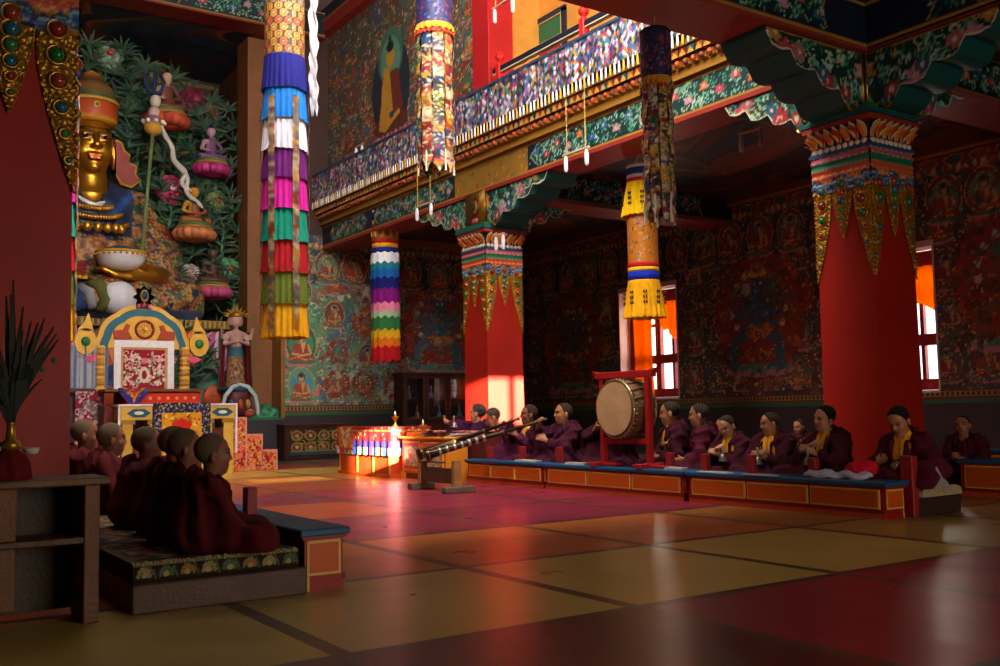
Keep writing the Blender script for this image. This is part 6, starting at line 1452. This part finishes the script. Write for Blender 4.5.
def lamp(label, x, y, z, s=1.0):
    mb = MB('b8902c').lathe([(.035, 0), (.04, .01), (.015, .03), (.012, .07), (.03, .09), (.045, .12), (.04, .125)], n=14); mb.col('f0e8d0').lathe([(.012, .12), (.014, .15), (.004, .19)], n=8)
    o = mb.build('butter_lamp', M_GOLD, None, smooth=True); o.location = (x, y, z); o.scale = (s, s, s); tag(o, label, 'lamp')
lamp('brass butter lamp at the right end of the brocade table', -15.6, 8.25, .88, 1.5); lamp('small brass lamp standing on the orange desk', -15.05, 8.5, .72, 1.5)
t = thing('desk', 'yellow orange carved desk beside the brocade table, flower panel on its front', 'desk', (-14.5, 8.38, 0))
mb = MB('c8781c'); mb.box(-.72, .75, -.2, .22, .1, .68, .006); mb.col('d88a20').box(-.78, .8, -.25, .26, .68, .72, .008); mb.col('7a2a10').box(-.7, .72, -.18, .2, .0, .1); mb.col('c8781c')
for x in (-.68, .7): mb.box(x-.06, x+.06, -.22, .22, 0, .12)
mb.build('desk_body', M_GLOSSP, t)
for x0, x1 in ((-.66, -.08), (.0, .68)):
    mb = MB('e0a030'); mb.box(x0, x1, -.215, -.2, .14, .64); mb.col('b84a18').box(x0+.03, x1-.03, -.22, -.2, .17, .61); p = mb.build('front_panel', M_GLOSSP, t)
    R = Ras(x1-x0-.12, .32, 90, 'b09a80', 3); R.specks(80, .008, .02, ['b85a4a', '6a8a6a', 'd8c8a8', '8a5a4a']); R.ell(R.w/2, .16, .05, .05, 'c83028'); mb = MB(); panel(mb, R, (x0+.06, -.226, .23), (1, 0, 0), (0, 0, 1)); mb.build('flower_painting', M_GLOSSP, p)
def simple(name, label, cat, mb, m, loc, rz=0, smooth=False, group=None):
    o = mb.build(name, m, None, smooth=smooth); o.location = loc; o.rotation_euler = (0, 0, rz); return tag(o, label, cat, group)
simple('orange_box', 'flat orange box on the left end of the desk', 'box', MB('d8601c').box(-.13, .13, -.09, .09, 0, .07, .006), M_GLOSSP, (-15.02, 8.32, .72))
simple('wooden_block', 'pale text block lying on the desk', 'book', MB('9a7a4a').box(-.2, .2, -.07, .07, 0, .06, .006), M_WOOD, (-14.55, 8.3, .72))
mb = MB('b01428'); X, Y_ = np.meshgrid(np.linspace(-.35, .35, 30), np.linspace(-.1, .1, 10), indexing='ij'); P = np.stack([X, Y_, .05*np.cos(Y_*14)+.02+.008*np.sin(X*30)], -1); mb.grid(P); mb.box(-.34, .34, -.09, .09, 0, .03)
simple('red_cloth', 'folded crimson cloth on the far edge of the desk', 'cloth', mb, M_CLOTH, (-14.7, 8.5, .72))
mb = MB('d0c8cc'); 
for k in range(6): mb.M = Matrix.Rotation(.12*(k-3), 4, 'Z'); mb.box(-.26+.03*k, .24+.03*k, -.06, .07, k*.008, k*.008+.006)
mb.M = None; simple('loose_pages', 'pile of loose white prayer pages on the right end of the desk', 'paper', mb, M_CLOTH, (-14.05, 8.38, .72))
def cymbal(label, loc, r=.17, tilt=0):
    t = thing('cymbal', label, 'cymbal', loc, 0, 'dark cymbals on the desk'); o = MB('2a2420').lathe([(.02, .055), (.04, .05), (.06, .02), (r*.7, .008), (r, 0), (r, -.006), (.06, .01)], n=30).build('plate', M_METAL, t, smooth=True); MB('6a1c2a').tube([(0, 0, .05), (.02, 0, .09), (.05, 0, .1)], [.012, .014, .01], 6).build('strap', M_CLOTH, t)
cymbal('dark cymbal lying on the pages in front of the monk beside the pillar', (-14.0, 8.4, .785), .2); cymbal('second dark cymbal on the desk edge, nearer the horns', (-14.35, 8.24, .77), .15)
# long patterned cloth lying on the tables behind the desk
mb = MB('b8505a'); R = Ras(1.9, .3, 60, 'a83a48', 3); R.specks(300, .01, .02, ['d8b0a8', 'c87a70', 'e0d0c0']); X, Y_ = np.meshgrid(np.linspace(0, 1.9, 90), np.linspace(0, .3, 16), indexing='ij'); mb.grid(np.stack([X, Y_, .8+.0*X+.006*np.sin(X*20)], -1), R.samp(X, Y_)); X, Z = np.meshgrid(np.linspace(0, 1.9, 90), np.linspace(.0, .14, 8), indexing='ij'); mb.grid(np.stack([X, 0*X, .66+Z], -1), R.samp(X, Z)); mb.col('5a1c14').box(.02, 1.88, .01, .29, 0, .79)
simple('patterned_bench', 'long bench covered in pink patterned cloth behind the desk', 'bench', mb, M_CLOTH, (-15.25, 8.68, 0))

# ================================================================== FAR WALL CABINETS AND CHEST
t = thing('glass_cabinet', 'dark carved wooden cabinet with glass doors against the far mural wall', 'cabinet', (-23.62, 13.65, 0))
mb = MB('3a1810'); mb.box(-.25, .25, -1.05, 1.05, 0, .9); mb.box(-.25, -.2, -1.05, 1.05, .9, 2.15)
for y in (-1.05, -.36, .33, 1.01): mb.box(-.25, .25, y, y+.05, .9, 2.15)
mb.box(-.27, .29, -1.1, 1.1, 2.13, 2.22, .01); mb.box(-.27, .28, -1.08, 1.08, .88, .95, .01); mb.box(-.2, .2, -1.0, 1.0, 1.48, 1.5); mb.build('carcass', M_WOOD, t)
for i in range(3):
    y0 = -1.0+i*.69; mb = MB('5a2818'); 
    for a, b, c, d in ((y0, y0+.06, .96, 2.12), (y0+.56, y0+.62, .96, 2.12), (y0, y0+.62, .96, 1.02), (y0, y0+.62, 2.05, 2.12)): mb.box(.24, .27, a, b, c, d)
    fr = mb.build('door', M_WOOD, t); MB('ffffff').box(.25, .255, y0+.06, y0+.56, 1.02, 2.05).build('pane', glass_mat, fr)
    mb = MB('5a2014'); mb.box(.25, .275, y0+.02, y0+.6, .12, .82); mb.col('8a5a20')
    for k in range(5): a = k*2*PI/5; mb.ball((.28, y0+.31+.14*math.cos(a), .47+.14*math.sin(a)), (.015, .09, .06), 8, 5)
    mb.col('2a4a4a'); mb.ball((.285, y0+.31, .47), (.015, .07, .07), 8, 5); mb.build('carved_panel', M_GLOSSP, t)
for i, y in enumerate((-.75, -.5, -.05, .2, .65, .85)):
    mb = MB(('6a6a80', '8a6a4a', '7a8a9a')[i % 3]); z0 = (1.5, .96)[i % 2]; mb.lathe([(.05, 0), (.07, .05), (.05, .16), (.02, .22), (.03, .26), (.03, .33), (.01, .38)], n=12); simple('small_figurine', ('pale grey', 'brown', 'blue grey')[i % 3]+' figurine on the '+('upper', 'lower')[i % 2]+' shelf behind the '+('left', 'left', 'middle', 'middle', 'right', 'right')[i]+' glass of the far cabinet', 'figurine', mb, M_GLOSSP, (-23.6, 13.65+y, z0), 0, True, 'figurines inside the glass cabinet')
t = thing('painted_chest', 'low chest with gold and blue scroll painting against the far wall', 'chest', (-23.62, 10.12, 0))
mb = MB('3a120e'); mb.box(-.26, .24, -.85, .85, 0, .84, .01); mb.col('4a1814').box(-.27, .28, -.88, .88, .84, .9, .01); mb.build('chest_body', M_GLOSSP, t)
R = Ras(1.44, .62, 80, '1c1c1c', 4)
for i in range(4):
    for j in range(2): cx, cy = .18+i*.36, .2+j*.28; R.ell(cx, cy, .16, .13, '8a6a1c'); R.ell(cx, cy, .12, .09, '1c3a4a'); R.ell(cx, cy, .07, .06, 'a83a20'); R.ell(cx, cy, .03, .03, 'c8b060')
R.curls(60, .03, .07, ['a88a2c', '6a7a3a', '8a5a1c'], wd=.014); R.rect(0, 1.44, 0, .1, '24404a'); R.rect(0, 1.44, .09, .11, '8a6a2c')
mb = MB(); panel(mb, R, (.265, -.7, .13), (0, 1, 0), (0, 0, 1)); mb.col('2a1410').box(.23, .262, -.72, .72, .11, .77); mb.build('painted_front', M_GLOSSP, t)
# ================================================================== THINGS ON THE NEAREST RIGHT TABLE
mb = MB('c8c4d8')
for k in range(3):
    pts = [(-.36+.06*i, -.04+.05*k+.02*math.sin(i*1.1+k*2), .022+.014*math.sin(i*1.7+k)+.01*k) for i in range(13)]; mb.tube(pts, [.022]+[.03+.006*math.sin(i) for i in range(11)]+[.02], 8)
simple('white_scarf', 'crumpled white silk scarf on the near end of the right table', 'scarf', mb, M_SILK, (-6.55, 8.56, .365), .1, True)
F = Field((-.2, -.18, -.02), (.2, .18, .22), .01); F.ell((0, 0, .07), (.13, .1, .075), 0); F.ell((.06, .02, .09), (.08, .07, .06), .02); F.cap((-.1, 0, .05), (-.15, .03, .04), .03, .02, .03)
X, Y_, Z = F.axes(); F.F += (.006*np.sin(X*70+Z*60)*np.sin(Y_*60)).astype(np.float32); F.F = np.maximum(F.F, -Z+.002+0*F.F)
o = sdf_obj(F, 'red_hat', M_CLOTH, lambda V: np.tile(lin(hx('c80c28')), (len(V), 1))); o.scale = (1.25,)*3; o.location = (-6.4, 8.74, .36); tag(o, 'crumpled bright red woollen hat beside the last monk', 'hat')
def pages(label, loc, w, d, rz=0, n=5):
    mb = MB('c8bcb0')
    for k in range(n): mb.box(-w/2+.006*k, w/2+.004*k, -d/2, d/2, k*.006, k*.006+.005)
    simple('prayer_pages', label, 'paper', mb, M_CLOTH, loc, rz, False)
pages('stack of long prayer pages on the table before the left horn player', (-12.05, 8.58, .362), .55, .1); pages('prayer pages on the table just left of the drum foot', (-10.85, 8.56, .362), .4, .1, .05); pages('prayer pages beneath the near foot of the drum frame', (-8.95, 8.6, .362), .32, .09, -.04); pages('thin prayer pages on the table before the boy with a bell', (-8.15, 8.45, .362), .5, .09, 0, 2)
pages('thin prayer sheets lying along the near table centre', (-7.45, 8.42, .362), .45, .07, 0, 2)
mb = MB('b8b0ac'); X, T = np.meshgrid(np.linspace(-.17, .17, 8), np.linspace(0, 1, 20), indexing='ij'); P = np.stack([X+.25*T, -.0-.14*T+0*X, .12-.2*T**1.6+.02*np.sin(T*9)], -1); mb.grid(P); mb.grid(P[::-1]-(0, 0, .006))
simple('white_sheet', 'white prayer sheet sliding off the last monk\'s lap', 'paper', mb, M_CLOTH, (-5.98, 9.1, .36), 0, True)
def bell(label, loc, s=1.0):
    t = thing('hand_bell', label, 'bell', loc, 0, 'silver hand bells held by the monks'); o = MB('8a8a88').lathe([(.055, 0), (.052, .01), (.04, .04), (.034, .07), (.02, .085), (.008, .09)], n=20).build('bell_cup', M_METAL, t, smooth=True); MB('a8a498').lathe([(.008, .088), (.016, .1), (.01, .12), (.018, .14), (.012, .17), (.02, .19), (.004, .2)], n=12).build('handle', M_METAL, t, smooth=True)
bell('silver hand bell held by the boy with the bowed head', (-8.5, 8.96, .46)); bell('silver hand bell held by the boy with fair cropped hair', (-7.95, 8.96, .44)); bell('silver hand bell held by the dark haired monk left of the red pillar', (-7.22, 8.94, .46))
bell('silver hand bell raised by the monk beside the sunlit pillar', (-14.5, 8.8, .86))
# ================================================================== BOOKCASE, VASE, PLUME AT LEFT FRONT
t = thing('bookcase', 'rough brown open wooden bookcase at the left front edge', 'shelf', (-5.96, .62, 0))
wc = '6a4020'
MB('6a4a2c').box(-.22, .2, -.62, .66, .745, .785, .008).build('top_board', M_WOOD, t); MB(wc).box(-.17, .17, .53, .61, 0, .745, .006).build('side_board', M_WOOD, t); MB(wc).box(-.17, .17, -.6, -.55, 0, .745, .006).build('side_board', M_WOOD, t)
MB('54381f').box(-.17, .165, -.55, .53, .43, .465, .005).build('shelf_board', M_WOOD, t); MB('3a2616').box(-.19, -.17, -.6, .61, .04, .745).build('back_board', M_WOOD, t); MB(wc).box(-.17, .12, .02, .2, .465, .745, .004).build('divider', M_WOOD, t); MB(wc).box(-.17, .1, -.1, .2, .1, .43, .004).build('divider', M_WOOD, t)
t = thing('vase', 'ritual vase wrapped in dark red cloth with white cups, on the bookcase', 'vase', (-5.96, .80, .785))
n = 60; mb = MB('5a0a12'); mb.lathe([(.105, 0), (.1, .04), (.095, .09), (.075, .13), (.04, .16), (.035, .17)], n=n, fn=lambda a, z: 1+.09*np.sin(a*9+z*20)*(1-z*4)); mb.build('red_cloth_wrap', M_CLOTH, t, smooth=True)
MB('a8842c').lathe([(.04, .16), (.055, .18), (.05, .2), (.025, .22), (.02, .3), (.028, .31)], n=18).build('gilt_neck', M_GOLD, t, smooth=True)
for dy, dz in ((.1, .13), (-.09, .14)):
    MB('b8b0a4').lathe([(.015, 0), (.035, .01), (.042, .03), (.04, .04), (.03, .03)], (.02, dy, dz), 18).build('white_cup', M_GLOSSP, t, smooth=True)
r = random.Random(2); mb = MB('1c1c10')
for i in range(46):
    a = r.uniform(-1, 1); L_ = r.uniform(.45, .85)*(1-.35*abs(a)); p0 = np.array([r.uniform(-.01, .01), r.uniform(-.01, .01), .28]); d = np.array([r.uniform(-.12, .12), a*.26, 1.0]); T = np.linspace(0, 1, 8); P = np.zeros((8, 2, 3))
    for k, tt in enumerate(T): c = p0+d*L_*tt+np.array([0, a*.1*tt*tt, -.05*abs(a)*tt*tt]); w = .004+.01*math.sin(tt*PI); P[k, 0] = c-(0, w, 0); P[k, 1] = c+(.004, w, 0)
    mb.col(('1c1c10', '2a2a14', '2a2010', '14241a')[i % 4]); mb.grid(P); mb.grid(P[:, ::-1])
for k in range(6): a = -.15+k*.06; mb.col('0f4a3a'); mb.ball((0, a+.06, .55+.05*((k*7) % 3)), (.006, .014, .018), 8, 5)
mb.build('feather_plume', M_LEAF, t)
# ================================================================== PEOPLE
S_ = .87
def P_(label, x, y, z0, ztop, rz, **k):
    s = (ztop-z0)/(S_+.01); return person(label, (x, y, z0), rz, s=s, **k)
G1 = 'monks seated along the right hand tables'; G2 = 'boys seated on the left platform'
P_('person at the near end of the right row, maroon robe, yellow shirt, reading pages', -6.2, 9.33, .27, 1.13, PI-.05, lean=.3, pitch=.55, yaw=.1, hair='short', skin='tan', hr=(.1, .32, .2), hl=(-.2, .32, .2), nr=(0, 0, 1), nl=(0, 0, -1), robe='4a1022', seed=1, wide=1.22)
P_('person with short black hair left of the red pillar, maroon robe, ringing a bell', -7.25, 9.4, .2, 1.14, PI-.1, lean=.12, pitch=.12, yaw=-.15, roll=-.25, hair='short', skin='light', hr=(-.02, .3, .38), hl=(-.06, .32, .34), nr=(-1, 0, 0), nl=(1, 0, 0), robe='430f1e', seed=2)
P_('person, cropped haired boy looking aside, maroon robe, yellow shirt, holding a bell', -8.02, 9.35, .2, 1.07, PI+.1, lean=.12, pitch=.15, yaw=-.65, hair='shaved', skin='tan', hr=(0, .3, .32), hl=(-.05, .3, .3), nr=(-1, 0, 0), nl=(1, 0, 0), robe='3c0e1c', seed=3)
P_('person, boy with bowed head right of the drum, yellow shirt, holding a bell', -8.62, 9.33, .2, 1.05, PI, lean=.22, pitch=.5, yaw=.1, hair='shaved', skin='light', hr=(.04, .3, .36), hl=(-.0, .3, .32), nr=(-1, 0, 0), nl=(1, 0, 0), robe='3c0e1c', seed=4)
P_('person in profile with one bare arm stretched toward the drum', -9.2, 9.42, .2, 1.2, PI-.75, lean=.1, pitch=.1, yaw=-.2, hair='shaved', skin='tan', shirt=None, bare_r=True, hr=(.36, .36, .36), hl=(-.1, .28, .2), nr=(0, 0, -1), dr=(.5, 1, .1), curl=.9, robe='4a1022', seed=5)
P_('person behind the right post of the drum frame, face in profile', -9.88, 9.55, .2, 1.24, PI-.5, lean=.1, pitch=.1, yaw=-.4, hair='shaved', skin='tan', robe='3e1020', seed=6)
P_('person mostly hidden by the big drum, raising a white conch', -10.85, 9.4, .2, 1.12, PI, lean=.1, pitch=.0, yaw=-.2, hair='shaved', skin='tan', hr=(.16, .26, .6), hl=(.04, .26, .56), nr=(-1, 0, 0), nl=(1, 0, 0), robe='3a0f20', seed=7, shirt=None)
P_('person blowing the silver banded long horn, maroon robe', -11.98, 9.28, .2, 1.255, PI-.1, lean=.05, pitch=-.02, yaw=-.25, hair='shaved', skin='tan', hr=(.04, .36, .54), hl=(-.08, .34, .36), nr=(-1, 0, 0), nl=(1, 0, 0), robe='3f1026', seed=8, shirt=None)
P_('person blowing the left long horn, yellow collar under maroon robe', -12.85, 9.26, .2, 1.245, PI-.15, lean=.05, pitch=-.02, yaw=-.3, hair='shaved', skin='dark', hr=(-.1, .36, .54), hl=(-.18, .32, .42), nr=(-1, 0, 0), nl=(1, 0, 0), robe='48122c', seed=9)
P_('person in plum robe with yellow collar, head bowed, before the sunlit pillar foot', -13.68, 9.25, .2, 1.22, PI-.2, lean=.2, pitch=.5, yaw=-.45, hair='grey', skin='tan', hr=(.06, .3, .34), hl=(-.06, .3, .3), robe='4a122e', seed=10)
P_('person farthest along the row, purple robe and yellow collar, raising one hand with a bell', -14.35, 9.28, .2, 1.29, PI-.75, lean=.08, pitch=.02, yaw=-.2, hair='grey', skin='light', hr=(.12, .5, .56), hl=(.0, .3, .3), nr=(-1, 0, 0), robe='3c1232', seed=11)
P_('person, young boy behind the rear table at the right edge, maroon robe', -7.2, 12.0, .2, .98, PI+.1, lean=.1, pitch=.0, yaw=.2, roll=.1, wide=1.2, hair='shaved', skin='tan', shirt=None, robe='4a1022', seed=12, hres=.0105)
for (x, y, zt, lab) in ((-11.4, 12.1, .97, 'person, faint child in the dark back row above the boy with bowed head'), (-9.84, 12.1, .94, 'person, faint child in the dark back row left of the black haired monk')):
    P_(lab, x, y, .2, zt, PI, hair='shaved', skin='tan', shirt=None, robe='3a1020', seed=int(-x*3), hres=.0125)
B = [(-6.22, 1.86, 1.01, 'nearest boy seated on the carpet, seen from behind, maroon robe', .0, 21, .275), (-6.86, 1.86, 1.04, 'second boy on the carpet with his ear and white collar showing', .12, 22, .275), (-7.36, 1.92, 1.055, 'third boy of the left group, head just left of the second boy', -.1, 23, .275),
     (-7.98, 1.9, 1.05, 'fourth boy of the left group, in shadow before the throne table', .1, 24, .275), (-9.6, 1.98, 1.08, 'fifth boy of the left group, profile turned to the right', .3, 25, .24), (-10.7, 1.95, 1.12, 'farthest boy of the left group, beside the left pillar edge', -.05, 26, .24)]
for i, (x, y, zt, lab, yw, sd, z0) in enumerate(B):
    P_('person, '+lab, x, y+.06, z0, zt, -.12+.08*math.sin(sd), lean=.16+.03*math.sin(sd*2), pitch=.02, yaw=-.1+yw*.6, hair='stubble', skin='dark', shirt=None, hr=(.06, .28, .12), hl=(-.06, .28, .12), robe='4c0e12', seed=sd, hres=.0105, curl=.9, hs=1.12, wide=1.2)
